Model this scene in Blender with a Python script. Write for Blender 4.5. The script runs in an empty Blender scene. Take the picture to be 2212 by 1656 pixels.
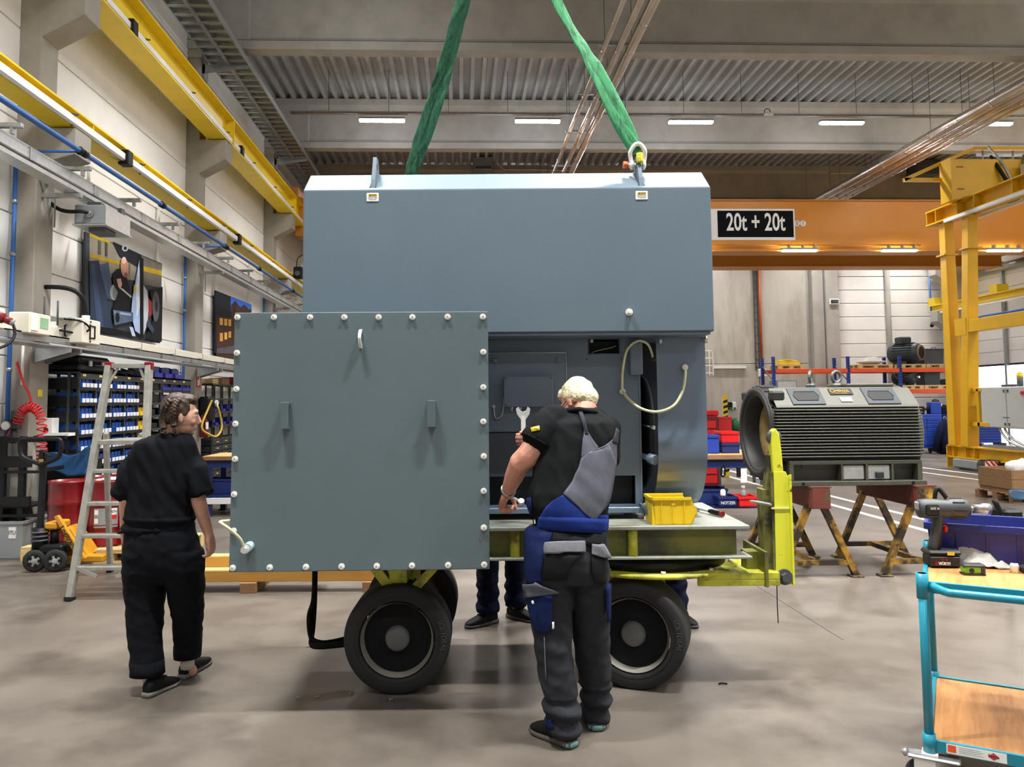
import bpy, math, random
import numpy as np
from mathutils import Vector as V, Matrix
rnd = random.Random(7)
SC = bpy.context.scene
COL = SC.collection
PI = math.pi
# ------------------------------------------------------------------ camera
F, CX, CY = 1720.0, 1061.0, 745.0
HC, YAW, PITCH, ROLL = 1.63, math.atan(68/1720), math.atan(120/1720), math.radians(.48)
CR = Matrix.Rotation(-YAW, 3, 'Z') @ Matrix.Rotation(PI/2+PITCH, 3, 'X') @ Matrix.Rotation(-ROLL, 3, 'Z')
cd = bpy.data.cameras.new('camera'); cam = bpy.data.objects.new('camera', cd); COL.objects.link(cam)
cd.sensor_fit = 'HORIZONTAL'; cd.sensor_width = 36; cd.lens = 36*F/2212
cd.shift_x = (1106-CX)/2212; cd.shift_y = -(828-CY)/2212; cd.clip_end = 200; cd.clip_start = .05
cam.matrix_world = Matrix.Translation((0, 0, HC)) @ CR.to_4x4()
SC.camera = cam
# ------------------------------------------------------------------ world, exposure
wd = bpy.data.worlds.new('world'); SC.world = wd; wd.use_nodes = True
bg = wd.node_tree.nodes['Background']
bg.inputs[0].default_value = (.93, .97, 1, 1); bg.inputs[1].default_value = 4.5      # bright overcast day outside the gate
SC.view_settings.view_transform = 'Standard'; SC.view_settings.look = 'None'
SC.view_settings.exposure = 0.0; SC.view_settings.gamma = 1; SC.view_settings.use_curve_mapping = False
SC.cycles.max_bounces = 7; SC.cycles.diffuse_bounces = 4; SC.cycles.glossy_bounces = 3; SC.cycles.transmission_bounces = 2
SC.cycles.use_denoising = True; SC.cycles.sample_clamp_indirect = 6; SC.cycles.caustics_reflective = False; SC.cycles.caustics_refractive = False
LAMP = 125.0       # strength of the ceiling lamps' diffusers
LAMP_W = 150.0    # watts of the downward light of each ceiling lamp
# ------------------------------------------------------------------ pixel -> place
def ray(px, py): return CR @ V(((px-CX)/F, -(py-CY)/F, -1))
RM = Matrix.Rotation(YAW, 3, 'Z')          # hall frame -> machine frame (machine faces the camera)
RMi = Matrix.Rotation(-YAW, 3, 'Z')
O = V((0, 0, HC))
def HY(px, py, Y): d = ray(px, py); return O + d*(Y/d.y)
def HX(px, py, X): d = ray(px, py); return O + d*(X/d.x)
def HZ(px, py, Z): d = ray(px, py); return O + d*((Z-HC)/d.z)
def MD(px, py, D): d = RM @ ray(px, py); return O + d*(D/d.y)
def MZ(px, py, Z): d = RM @ ray(px, py); return O + d*((Z-HC)/d.z)
# ------------------------------------------------------------------ materials
def lin(h):
    if isinstance(h, (tuple, list)): return tuple(h[:3])
    h = h.lstrip('#'); c = [int(h[i:i+2], 16)/255 for i in (0, 2, 4)]
    return tuple(x/12.92 if x <= .04045 else ((x+.055)/1.055)**2.4 for x in c)
def mat(name, col, rough=.5, metal=0., var=.12, vs=6., bump=0., bs=60., col2=None, c2s=3., c2t=(.5, .65), spec=.5, stretch=None, coat=0., emit=0.):
    """principled material: colour with soft noise, an optional second colour in patches (wear, dirt, grain), fine bump"""
    m = bpy.data.materials.new(name); m.use_nodes = True; nt = m.node_tree; N = nt.nodes; L = nt.links
    b = N['Principled BSDF']; c = lin(col)
    b.inputs['Roughness'].default_value = rough; b.inputs['Metallic'].default_value = metal
    b.inputs['Specular IOR Level'].default_value = spec; b.inputs['Coat Weight'].default_value = coat
    b.inputs['Base Color'].default_value = (*c, 1)
    m.diffuse_color = (*c, 1)
    if emit:
        b.inputs['Emission Color'].default_value = (*c, 1); b.inputs['Emission Strength'].default_value = emit
        return m
    tc = N.new('ShaderNodeTexCoord'); src = tc.outputs['Object']
    if stretch:
        mp = N.new('ShaderNodeMapping'); mp.inputs['Scale'].default_value = stretch; L.new(src, mp.inputs[0]); src = mp.outputs[0]
    out = None
    if var:
        n = N.new('ShaderNodeTexNoise'); n.inputs['Scale'].default_value = vs; n.inputs['Detail'].default_value = 5; L.new(src, n.inputs['Vector'])
        r = N.new('ShaderNodeMapRange'); L.new(n.outputs[0], r.inputs[0]); r.inputs[1].default_value = .25; r.inputs[2].default_value = .75
        r.inputs[3].default_value = 1-var; r.inputs[4].default_value = 1+var
        x = N.new('ShaderNodeMix'); x.data_type = 'RGBA'; x.blend_type = 'MULTIPLY'; x.inputs[0].default_value = 1
        x.inputs[6].default_value = (*c, 1); L.new(r.outputs[0], x.inputs[7]); out = x.outputs[2]
    if col2 is not None:
        n2 = N.new('ShaderNodeTexNoise'); n2.inputs['Scale'].default_value = c2s; n2.inputs['Detail'].default_value = 8; n2.inputs['Roughness'].default_value = .65
        L.new(src, n2.inputs['Vector'])
        r2 = N.new('ShaderNodeMapRange'); L.new(n2.outputs[0], r2.inputs[0]); r2.inputs[1].default_value, r2.inputs[2].default_value = c2t
        x2 = N.new('ShaderNodeMix'); x2.data_type = 'RGBA'; L.new(r2.outputs[0], x2.inputs[0])
        if out is not None: L.new(out, x2.inputs[6])
        else: x2.inputs[6].default_value = (*c, 1)
        x2.inputs[7].default_value = (*lin(col2), 1); out = x2.outputs[2]
    if out is not None: L.new(out, b.inputs['Base Color'])
    if bump:
        n3 = N.new('ShaderNodeTexNoise'); n3.inputs['Scale'].default_value = bs; n3.inputs['Detail'].default_value = 3; L.new(src, n3.inputs['Vector'])
        bp = N.new('ShaderNodeBump'); bp.inputs['Strength'].default_value = bump; bp.inputs['Distance'].default_value = .01
        L.new(n3.outputs[0], bp.inputs['Height']); L.new(bp.outputs[0], b.inputs['Normal'])
    return m
M = {}
def mk(name, *a, **k): M[name] = mat(name, *a, **k); return M[name]
mk('floor', '#6a635b', .36, var=.22, vs=1.3, col2='#48403a', c2s=1.6, c2t=(.46, .74), bump=.04, bs=25, spec=.45)
mk('concrete', '#b1aea7', .85, var=.10, vs=2.5, col2='#98948b', c2s=1.4, c2t=(.5, .8), bump=.12, bs=90)
mk('concrete_dark', '#a19c91', .85, var=.12, vs=2.5, col2='#8a8579', c2s=1.4, c2t=(.5, .8), bump=.12, bs=90)
mk('concrete_streak', '#bab6ab', .85, var=.10, vs=2, col2='#98917f', c2s=1.2, c2t=(.5, .75), stretch=(1.6, 1.6, .35), bump=.1, bs=80)
mk('panel_white', '#f6f5f2', .6, var=.03, vs=3, bump=.02)
mk('deck', '#b9bbbc', .42, metal=.1, var=.1, vs=4)
mk('galv', '#a9adaf', .38, metal=.75, var=.18, vs=14)
mk('alu', '#c2c4c2', .38, metal=.7, var=.12, vs=20)
mk('steel', '#b9bcbd', .28, metal=.9, var=.1, vs=20)
mk('zinc', '#f4f4ef', .35, metal=.15, var=.06, vs=30)
mk('yellow', '#f0d01f', .42, var=.07, vs=3)
mk('gantry_yellow', '#dba912', .45, var=.08, vs=3)
mk('orange', '#c47f22', .45, var=.05, vs=2)
mk('rail_orange', '#ee5a26', .45, var=.06)
mk('blue_pipe', '#2f66b0', .4, var=.08)
mk('blue', '#1f3fa0', .45, var=.08)
mk('navy', '#1b2c66', .45, var=.08)
mk('black', '#101113', .5, var=.1, spec=.3)
mk('black_soft', '#131416', .8, var=.12, vs=20, spec=.2)
mk('rubber', '#1f2022', .75, var=.14, vs=9, bump=.1, bs=70)
mk('cream', '#e9e4d4', .5, var=.03)
mk('white', '#efefec', .5, var=.02)
mk('grey', '#8b9092', .5, var=.06)
mk('dark_grey', '#4a4d50', .5, var=.08)
mk('red', '#760d14', .32, var=.1, vs=3)
mk('red_bright', '#d21d22', .4, var=.06)
mk('green', '#1d6b3d', .5, var=.08)
mk('insul', '#c9beb2', .26, metal=.85, var=.1, vs=3, bump=.35, bs=12)
mk('wood', '#c99a5d', .6, var=.14, vs=5, stretch=(.6, 6, 6))
mk('pine', '#d9bd86', .65, var=.14, vs=6, stretch=(.8, 6, 6))
mk('old_wood', '#8d6a48', .75, var=.2, vs=6, stretch=(1, 7, 7))
mk('lamp', (1, 1, 1.04), emit=LAMP)
mk('lamp_crane', (1, 1, 1), emit=140)
mk('line_white', '#dddcd6', .55, var=.08, vs=8)
# ------------------------------------------------------------------ mesh builder
class MB:
    def __init__(s): s.v = []; s.f = []; s.sm = []
    def add(s, vs, fs, smooth=False):
        o = len(s.v); s.v += [tuple(v) for v in vs]; s.f += [tuple(i+o for i in f) for f in fs]; s.sm += [smooth]*len(fs); return s
    def box(s, a, b):
        x0, y0, z0 = a; x1, y1, z1 = b
        return s.add([(x0,y0,z0),(x1,y0,z0),(x1,y1,z0),(x0,y1,z0),(x0,y0,z1),(x1,y0,z1),(x1,y1,z1),(x0,y1,z1)],
                     [(0,3,2,1),(4,5,6,7),(0,1,5,4),(1,2,6,5),(2,3,7,6),(3,0,4,7)])
    def cbox(s, c, d): return s.box([c[i]-d[i]/2 for i in range(3)], [c[i]+d[i]/2 for i in range(3)])
    def cham(s, a, b, c):
        """box with all edges chamfered by c"""
        x0,y0,z0 = a; x1,y1,z1 = b; vs = []; idx = {}
        for ax in range(3):
            for sx in (0,1):
                for sy in (0,1):
                    for sz in (0,1):
                        p = [(x0,x1)[sx],(y0,y1)[sy],(z0,z1)[sz]]; q = [(x0+c,x1-c)[sx],(y0+c,y1-c)[sy],(z0+c,z1-c)[sz]]
                        r = list(q); r[ax] = p[ax]; idx[(ax,sx,sy,sz)] = len(vs); vs.append(r)
        fs = []; I = lambda a,*t: idx[(a,)+t]
        fs += [(I(0,0,0,0),I(0,0,0,1),I(0,0,1,1),I(0,0,1,0)),(I(0,1,0,0),I(0,1,1,0),I(0,1,1,1),I(0,1,0,1))]
        fs += [(I(1,0,0,0),I(1,1,0,0),I(1,1,0,1),I(1,0,0,1)),(I(1,0,1,0),I(1,0,1,1),I(1,1,1,1),I(1,1,1,0))]
        fs += [(I(2,0,0,0),I(2,0,1,0),I(2,1,1,0),I(2,1,0,0)),(I(2,0,0,1),I(2,1,0,1),I(2,1,1,1),I(2,0,1,1))]
        for i in (0,1):
            for j in (0,1):
                fs.append((I(1,0,i,j),I(1,1,i,j),I(2,1,i,j),I(2,0,i,j)) if (i+j)%2 else (I(1,0,i,j),I(2,0,i,j),I(2,1,i,j),I(1,1,i,j)))
                fs.append((I(0,i,0,j),I(2,i,0,j),I(2,i,1,j),I(0,i,1,j)) if (i+j)%2==0 and False else (I(0,i,0,j),I(0,i,1,j),I(2,i,1,j),I(2,i,0,j)))
                fs.append((I(0,i,j,0),I(0,i,j,1),I(1,i,j,1),I(1,i,j,0)))
        for a_ in (0,1):
            for b_ in (0,1):
                for c_ in (0,1): fs.append((I(0,a_,b_,c_),I(1,a_,b_,c_),I(2,a_,b_,c_)))
        return s.add(vs, fs)
    def obox(s, p, q, w, h, up=(0,0,1)):
        """bar from p to q with width w (across) and height h (along up)"""
        p, q = V(p), V(q); d = (q-p).normalized(); u = V(up); x = d.cross(u)
        if x.length < 1e-4: x = d.cross(V((0,1,0)))
        x.normalize(); u = x.cross(d).normalized(); x *= w/2; u = u*(h/2)
        return s.add([p-x-u,p+x-u,p+x+u,p-x+u,q-x-u,q+x-u,q+x+u,q-x+u],
                     [(0,1,2,3),(4,7,6,5),(0,4,5,1),(1,5,6,2),(2,6,7,3),(3,7,4,0)])
    def cyl(s, p, q, r, r2=None, n=16, cap=True, smooth=True):
        return s.tube([p, q], [r, r if r2 is None else r2], n, cap, smooth)
    def tube(s, path, r, n=8, cap=True, smooth=True, closed=False, flat=1., up=None):
        """swept tube; r number or list; flat scales one cross axis"""
        P = [V(p) for p in path]; m = len(P); R = r if isinstance(r, (list, tuple)) else [r]*m
        T = []
        for i in range(m):
            a = P[i-1] if (i or closed) else P[i]; b = P[(i+1)%m] if (i < m-1 or closed) else P[i]
            t = (b-a); T.append(t.normalized() if t.length > 1e-9 else V((0,0,1)))
        u = V(up) if up else (V((0,0,1)) if abs(T[0].z) < .9 else V((1,0,0)))
        vs = []; fs = []
        for i in range(m):
            x = u - T[i]*u.dot(T[i])
            if x.length < 1e-5: x = T[i].orthogonal()
            x.normalize(); y = T[i].cross(x)
            if up is None: u = x
            vs += [P[i] + (x*math.cos(2*PI*k/n)*flat + y*math.sin(2*PI*k/n))*R[i] for k in range(n)]
        for i in range(m if closed else m-1):
            j = (i+1) % m
            fs += [(i*n+k, i*n+(k+1)%n, j*n+(k+1)%n, j*n+k) for k in range(n)]
        s.add(vs, fs, smooth)
        if cap and not closed:
            o = len(s.v)-len(vs); s.f += [tuple(o+k for k in reversed(range(n))), tuple(o+(m-1)*n+k for k in range(n))]; s.sm += [False, False]
        return s
    def lathe(s, prof, c=(0,0,0), axis=(0,0,1), n=24, smooth=True, a0=0., a1=2*PI):
        """prof: (radius, height along axis)"""
        ax = V(axis).normalized(); x = ax.orthogonal().normalized()
        if abs(ax.z) > .99: x = V((1,0,0))
        y = ax.cross(x); c = V(c); full = abs(a1-a0-2*PI) < 1e-6; k_ = n if full else n+1
        vs = [c+ax*h+(x*math.cos(a0+(a1-a0)*k/n)+y*math.sin(a0+(a1-a0)*k/n))*r for r, h in prof for k in range(k_)]
        fs = []
        for i in range(len(prof)-1):
            for k in range(n if full else n):
                k2 = (k+1) % k_; fs.append((i*k_+k, i*k_+k2, (i+1)*k_+k2, (i+1)*k_+k))
        return s.add(vs, fs, smooth)
    def prism(s, poly, axis, a, b, smooth=False):
        """poly in the two other axes (x,y,z order) extruded along axis a..b"""
        n = len(poly)
        def put(p, t): q = list(p); q.insert(axis, t); return q
        vs = [put(p, a) for p in poly]+[put(p, b) for p in poly]
        return s.add(vs, [tuple(reversed(range(n))), tuple(range(n, 2*n))]+[(i, (i+1)%n, n+(i+1)%n, n+i) for i in range(n)], smooth)
    def ell(s, c, r, nu=14, nv=9, rot=None):
        c = V(c); r = (r, r, r) if isinstance(r, (int, float)) else r; vs = []; fs = []
        for j in range(nv+1):
            t = PI*j/nv
            for i in range(nu):
                p = V((r[0]*math.sin(t)*math.cos(2*PI*i/nu), r[1]*math.sin(t)*math.sin(2*PI*i/nu), r[2]*math.cos(t)))
                vs.append(c+(rot @ p if rot else p))
        for j in range(nv):
            for i in range(nu):
                fs.append((j*nu+i, (j+1)*nu+i, (j+1)*nu+(i+1)%nu, j*nu+(i+1)%nu))
        return s.add(vs, fs, True)
    def torus(s, c, R, r, axis=(0,0,1), n=24, m=8, sx=1.):
        ax = V(axis).normalized(); x = ax.orthogonal().normalized(); y = ax.cross(x); c = V(c)
        return s.tube([c+(x*math.cos(2*PI*k/n)+y*math.sin(2*PI*k/n)*sx)*R for k in range(n)], r, m, closed=True)
    def grid(s, fn, nu, nv, smooth=True):
        vs = [fn(i/nu, j/nv) for j in range(nv+1) for i in range(nu+1)]
        return s.add(vs, [(j*(nu+1)+i, j*(nu+1)+i+1, (j+1)*(nu+1)+i+1, (j+1)*(nu+1)+i) for j in range(nv) for i in range(nu)], smooth)
    def mesh(s, name, off=None):
        me = bpy.data.meshes.new(name); vs = s.v
        if off is not None and (off[0] or off[1] or off[2]): vs = [(v[0]-off[0], v[1]-off[1], v[2]-off[2]) for v in vs]
        me.from_pydata(vs, [], s.f); me.polygons.foreach_set('use_smooth', s.sm); me.update(); return me
# ------------------------------------------------------------------ things, parts, setting
FR = {}       # object name -> (frame, base) so that parts can be given in the frame's own coordinates
def setp(o, label=None, cat=None, group=None, kind=None):
    if label: o['label'] = label
    if cat: o['category'] = cat
    if group: o['group'] = group
    if kind: o['kind'] = kind
    return o
def thing(name, label, cat, base=(0,0,0), frame='H', group=None, kind=None, rz=0.):
    """an Empty at the thing's base; parts are given in frame coordinates (H hall, M machine, L local to the base)"""
    o = bpy.data.objects.new(name, None); COL.objects.link(o); b = V(base)
    o.empty_display_size = .1
    o.location = RMi @ b if frame in 'M' else b
    o.rotation_euler = (0, 0, (-YAW if frame == 'M' else 0)+rz)
    FR[o.name] = (frame, V((0,0,0)) if frame == 'L' else b)
    return setp(o, label, cat, group, kind)
def fin(o, m, bev=0., sub=0):
    o.data.materials.append(M[m] if isinstance(m, str) else m)
    if bev:
        b = o.modifiers.new('bevel', 'BEVEL'); b.width = bev; b.segments = 2; b.limit_method = 'ANGLE'; b.angle_limit = .6; b.use_clamp_overlap = True
    if sub:
        b = o.modifiers.new('sub', 'SUBSURF'); b.levels = sub; b.render_levels = sub
    return o
def part(name, mb, m, parent, bev=0., sub=0, label=None, kind=None):
    frame, b = FR[parent.name]
    o = bpy.data.objects.new(name, mb.mesh(name, b)); COL.objects.link(o); o.parent = parent
    FR[o.name] = (frame, b)
    return setp(fin(o, m, bev, sub), label, None, None, kind)
def single(name, mb, m, label, cat, base, frame='H', group=None, bev=0., sub=0, kind=None):
    """a thing that is one mesh"""
    b = V(base); o = bpy.data.objects.new(name, mb.mesh(name, b)); COL.objects.link(o)
    o.location = RMi @ b if frame == 'M' else b
    if frame == 'M': o.rotation_euler = (0, 0, -YAW)
    FR[o.name] = (frame, b)
    return setp(fin(o, m, bev, sub), label, cat, group, kind)
def struct(name, mb, m, label=None, base=(0,0,0), bev=0.):
    b = V(base); o = bpy.data.objects.new(name, mb.mesh(name, b)); COL.objects.link(o); o.location = b; FR[o.name] = ('H', b)
    return setp(fin(o, m, bev), label or name.replace('_', ' ')+' of the hall', name.split('_')[0], None, 'structure')
KIDS = {}
def kids(o):
    return [c for c in COL.objects if c.parent is o]
def dup(root, loc=None, rz=None, label=None, group=None, frame='H', tree=None):
    """copy of a thing with its parts and sub-parts (tree: list of (child, [grandchildren]) if given)"""
    r = root.copy(); COL.objects.link(r)
    if loc is not None: r.location = RMi @ V(loc) if frame == 'M' else V(loc)
    if rz is not None: r.rotation_euler = (0, 0, rz-(YAW if frame == 'M' else 0))
    if label: r['label'] = label
    if group: r['group'] = group
    for ch, gs in (tree if tree is not None else [(c, kids(c)) for c in kids(root)]):
        c = ch.copy(); COL.objects.link(c); c.parent = r
        for g in gs:
            d = g.copy(); COL.objects.link(d); d.parent = c
    return r
def tree(root): return [(c, kids(c)) for c in kids(root)]
def place(mesh, name, parent, loc, rot=(0,0,0), m=None, scale=None):
    """another piece that shares mesh data, at a place given in the parent's frame"""
    o = bpy.data.objects.new(name, mesh); COL.objects.link(o); o.parent = parent
    frame, b = FR[parent.name]; o.location = V(loc)-b; o.rotation_euler = rot
    if scale: o.scale = scale
    if m and not mesh.materials: mesh.materials.append(M[m])
    return o
def text(body, size, m, parent, loc, rot, name='lettering', depth=.002, sx=1., align='CENTER', bold=0.):
    c = bpy.data.curves.new(name, 'FONT'); c.body = body; c.size = size; c.extrude = depth/2; c.align_x = align; c.align_y = 'CENTER'; c.resolution_u = 3; c.offset = bold
    t = bpy.data.objects.new('tmp', c); COL.objects.link(t)
    me = bpy.data.meshes.new_from_object(t.evaluated_get(bpy.context.evaluated_depsgraph_get()))
    bpy.data.objects.remove(t); bpy.data.curves.remove(c)
    o = bpy.data.objects.new(name, me); COL.objects.link(o); o.parent = parent
    frame, b = FR[parent.name]; o.location = V(loc)-b; o.rotation_euler = rot; o.scale = (sx, 1, 1)
    me.materials.clear(); me.materials.append(M[m]); FR[o.name] = (frame, b)
    return o
def bez(p0, p1, p2, p3, n=12):
    p0, p1, p2, p3 = V(p0), V(p1), V(p2), V(p3)
    return [p0*(1-t)**3+p1*3*t*(1-t)**2+p2*3*t*t*(1-t)+p3*t**3 for t in [i/n for i in range(n+1)]]
def spline(pts, n=6):
    P = [V(p) for p in pts]; out = []
    for i in range(len(P)-1):
        a, b, c, d = P[max(i-1,0)], P[i], P[i+1], P[min(i+2,len(P)-1)]
        for k in range(n):
            t = k/n; out.append(.5*((2*b)+(c-a)*t+(2*a-5*b+4*c-d)*t*t+(3*b-a-3*c+d)*t**3))
    return out+[P[-1]]
# ================================================================== SETTING
XL, XR, Y0, Y1, ZD = -5.09, 18.94, -14.0, 30.0, 9.6
ZB = 8.28                                   # underside of the roof beams
COLY = [-8.5, -2.65, 3.3, 9.2, 14.8, 20.7, 26.5]
# floor
floor = struct('floor', MB().box((XL-.3, Y0, -.2), (XR+.3, Y1+.3, 0)), 'floor', 'grey polished concrete floor with stains and scuffs')
def floor_line(p, q, w, n=1):
    d = (V(q)-V(p)).normalized(); x = V((-d.y, d.x, 0))*w/2; p, q = V(p), V(q)
    o = part('floor_marking', MB().add([p-x, q-x, q+x, p+x, p-x+V((0,0,.003)), q-x+V((0,0,.003)), q+x+V((0,0,.003)), p+x+V((0,0,.003))], [(4,5,6,7),(0,1,5,4),(1,2,6,5),(2,3,7,6),(3,0,4,7)]), 'line_white', floor)
for a, b in (((1778,1067),(1990,1120)), ((1793,1089),(1990,1143))):
    p, q = HZ(*a, 0), HZ(*b, 0); d = q-p
    floor_line(p-d*2.2, q+d*1.2, .1)
for a, b in (((1985,1009),(2160,1030)), ((1985,1019),(2160,1042))):
    p, q = HZ(*a, 0), HZ(*b, 0); d = q-p
    floor_line(p-d*.6, q+d*.2, .11)
# expansion joint of the floor
p = HZ(1615,1253,0); part('floor_joint', MB().box((p.x-.004, 5.4, .0), (p.x+.004, 8.5, .002)), 'dark_grey', floor)
# left wall: a backing and the cladding panels between the columns
wall_left = struct('wall_left', MB().box((XL-.3, Y0, 0), (XL-.04, Y1, 10)), 'panel_white', 'white panelled hall wall with concrete columns')
PZ = [0.02, .56, 1.1, 1.64, 2.18, 2.72, 3.26, 3.8, 4.9, 6.0, 7.1, 8.2, 9.3, 10]
ends = [Y0] + [y for c in COLY for y in (c, c+.4)] + [Y1]
pm = {}
def wall_panels(parent, x, spans, side):
    for a, b in spans:
        for i in range(len(PZ)-1):
            key = (round(b-a, 2), round(PZ[i+1]-PZ[i], 2), side)
            if key not in pm:
                h = key[1]; pm[key] = MB().cham((0, 0, .008), (.045, key[0], h-.008), .006).mesh('panel'); pm[key].materials.append(M['panel_white'])
            place(pm[key], 'panel', parent, (x, a, PZ[i]))
wall_panels(wall_left, XL-.045, [(ends[i], ends[i+1]) for i in range(0, len(ends), 2)], 'l')
# columns with two corbels each
for cy in COLY:
    m = MB().cham((XL-.02, cy, 0), (-4.85, cy+.4, ZB+1.2), .012)
    c = struct('concrete_column', m, 'concrete_dark', 'concrete column of the left wall with two corbels', base=(XL, cy, 0)); c['category'] = 'column'
    for zt, xt, zb, zr in ((6.55, -4.36, 6.18, 5.9), (4.82, -4.43, 4.51, 4.39)):
        part('corbel', MB().prism([(-4.87, zr), (xt, zb), (xt, zt), (-4.87, zt)], 1, cy+.002, cy+.398), 'concrete_dark', c, bev=.01)
        part('bearing_pad', MB().box((-4.84, cy+.1, zt), (-4.5, cy+.3, zt+.02)), 'black', c)
# right wall with the daylight gate
wall_right = struct('wall_right', MB().box((XR, Y0, 0), (XR+.3, 24.2, 10)).box((XR, 29.2, 0), (XR+.3, Y1+.3, 10)).box((XR, 24.2, 2.8), (XR+.3, 29.2, 10)), 'panel_white', 'white hall wall at the right with a roller gate')
wall_panels(wall_right, XR-.046, [(29.2, Y1), (18, 24.2), (10, 18), (2, 10)], 'r')
door_1 = struct('door_1', MB().box((XR-.02, 24.2, 5.4), (XR+.1, 29.2, 6.2)), 'galv', 'half raised white sectional gate with daylight under it')
for i in range(8):
    part('gate_slat', MB().cham((XR-.05, 24.25, 2.76+i*.44), (XR-.01, 29.15, 3.19+i*.44), .012), 'panel_white', door_1)
for y in (24.15, 26.7, 29.2):
    part('gate_rail', MB().box((XR-.16, y-.05, 0), (XR-.06, y+.05, 6.3)), 'galv', door_1)
part('gate_shaft', MB().cyl((XR-.2, 24.1, 6.1), (XR-.2, 29.3, 6.1), .14), 'galv', door_1)
part('gate_edge_seal', MB().box((XR-.06, 24.25, 2.70), (XR, 29.15, 2.76)), 'rubber', door_1)
# ground and bushes outside the gate
ground = struct('ground_outside', MB().box((XR+.3, 10, -.25), (60, 45, -.05)), mat('asphalt', '#8d8c88', .9, var=.1), 'pale yard outside the open gate'); ground['category'] = 'ground'
mk('leaf', '#7fa04a', .7, var=.35, vs=3)
for i, (x, y, r) in enumerate(((33, 38, 2.6), (35, 42, 2.2), (31, 36, 1.6))):
    m = MB(); rr = random.Random(i)
    for k in range(60):
        a, b_, q = rr.uniform(0, 2*PI), rr.uniform(-.6, 1), r*rr.uniform(.5, 1)
        m.ell((x+q*math.cos(a), y+q*math.sin(a), 1.6+b_*r*.8), rr.uniform(.25, .6), 6, 4)
    m.cyl((x, y, -.05), (x, y, 1.8), .12)
    single('bush', m, 'leaf', 'light green bush in the yard behind the gate, '+['middle one', 'farthest one', 'nearest and smallest'][i], 'bush', (x, y, -.05), group='bushes outside the gate')
# back wall: concrete slabs, a column and white panels
wall_back = struct('wall_back', MB().box((XL-.3, Y1+.06, 0), (XR+.3, Y1+.4, 10)), 'concrete', 'back wall of concrete slabs and white panels')
xs = lambda px: HY(px, 700, Y1).x
def slab(a, b, z0, z1, m='concrete_streak', y=0.0): part('panel', MB().cham((a+.012, Y1-y-.02, z0+.01), (b-.012, Y1+.07, z1-.01), .012), m, wall_back)
X_ = [XL] + [xs(p) for p in (620, 760, 900, 1040, 1180, 1320, 1460, 1637, 1744)]
for i in range(len(X_)-1):
    for z0, z1 in ((0, 2.95), (2.95, 7.0), (7.0, 9.9)): slab(X_[i], X_[i+1], z0, z1)
part('pilaster', MB().cham((xs(1750), Y1-.3, 0), (xs(1774), Y1+.1, 9.6), .02), 'concrete', wall_back)
part('pilaster', MB().cham((xs(1776), Y1-.42, 0), (xs(1803), Y1+.1, 9.6), .02), 'concrete', wall_back)
for a, b in ((1803, 1915), (1915, 2052)):
    for i in range(19): slab(xs(a), xs(b), .05+i*.52, .05+(i+1)*.52, 'panel_white', .02)
wall_front = struct('wall_front', MB().box((XL-.3, Y0-.3, 0), (XR+.3, Y0, 10)), 'panel_white', 'white wall behind the viewer')
# corner column at the back right
cc = struct('concrete_column', MB().cham((18.1, 28.6, 0), (18.93, 29.1, ZB+1.2), .012), 'concrete', 'concrete column in the far right corner carrying the yellow rails', base=(18.5, 28.6, 0)); cc['category'] = 'column'
for zt in (6.55, 4.82): part('corbel', MB().prism([(18.15, zt-.75), (17.65, zt-.4), (17.65, zt), (18.15, zt)], 1, 28.62, 29.08), 'concrete', cc, bev=.01)
# ceiling: corrugated sheets between the concrete beams
ceiling = struct('ceiling', MB().box((XL-.3, Y0, ZD+.135), (XR+.3, Y1+.4, ZD+.28)), 'deck', 'corrugated metal roof deck')
BY = [-8.5, -2.65, 3.2, 9.05, 14.9, 20.8, 26.65]
edges = [Y0] + BY + [Y1+.1]
def sheet_mesh(L, n=8, p=.275):
    m = MB(); pr = []
    for k in range(n): pr += [(k*p, 0), (k*p+.085, 0), (k*p+.115, .13), (k*p+.245, .13)]
    pr.append((n*p, 0))
    vs = [(x, y, z) for y in (0, L) for x, z in pr]; q = len(pr)
    return m.add(vs, [(i, q+i, q+i+1, i+1) for i in range(q-1)]).mesh('deck_sheet')
sm_ = {}
for a, b in zip(edges[:-1], edges[1:]):
    L_ = round(b-a, 3)
    if L_ not in sm_: sm_[L_] = sheet_mesh(L_); sm_[L_].materials.append(M['deck'])
    for k in range(11): place(sm_[L_], 'deck_sheet', ceiling, (XL-.1+2.2*k, a, ZD))
for y in BY:
    pf = [(y-.16, ZB), (y+.16, ZB), (y+.16, ZB+.17), (y+.09, ZB+.25), (y+.09, ZD-.25), (y+.18, ZD-.17), (y+.18, ZD), (y-.18, ZD), (y-.18, ZD-.17), (y-.09, ZD-.25), (y-.09, ZB+.25), (y-.16, ZB+.17)]
    b = struct('roof_beam', MB().prism(pf, 0, XL-.02, XR+.02), 'concrete', 'long precast concrete roof beam across the hall', base=(XL, y, ZB), bev=.008); b['category'] = 'beam'
    part('beam_end_block', MB().cham((XL, y-.158, ZB+.01), (-3.92, y+.158, ZD-.02), .03), 'concrete', b)
    part('beam_rim', MB().box((XL, y-.162, ZB+.165), (XR, y-.155, ZB+.175)), 'dark_grey', b)
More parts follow.
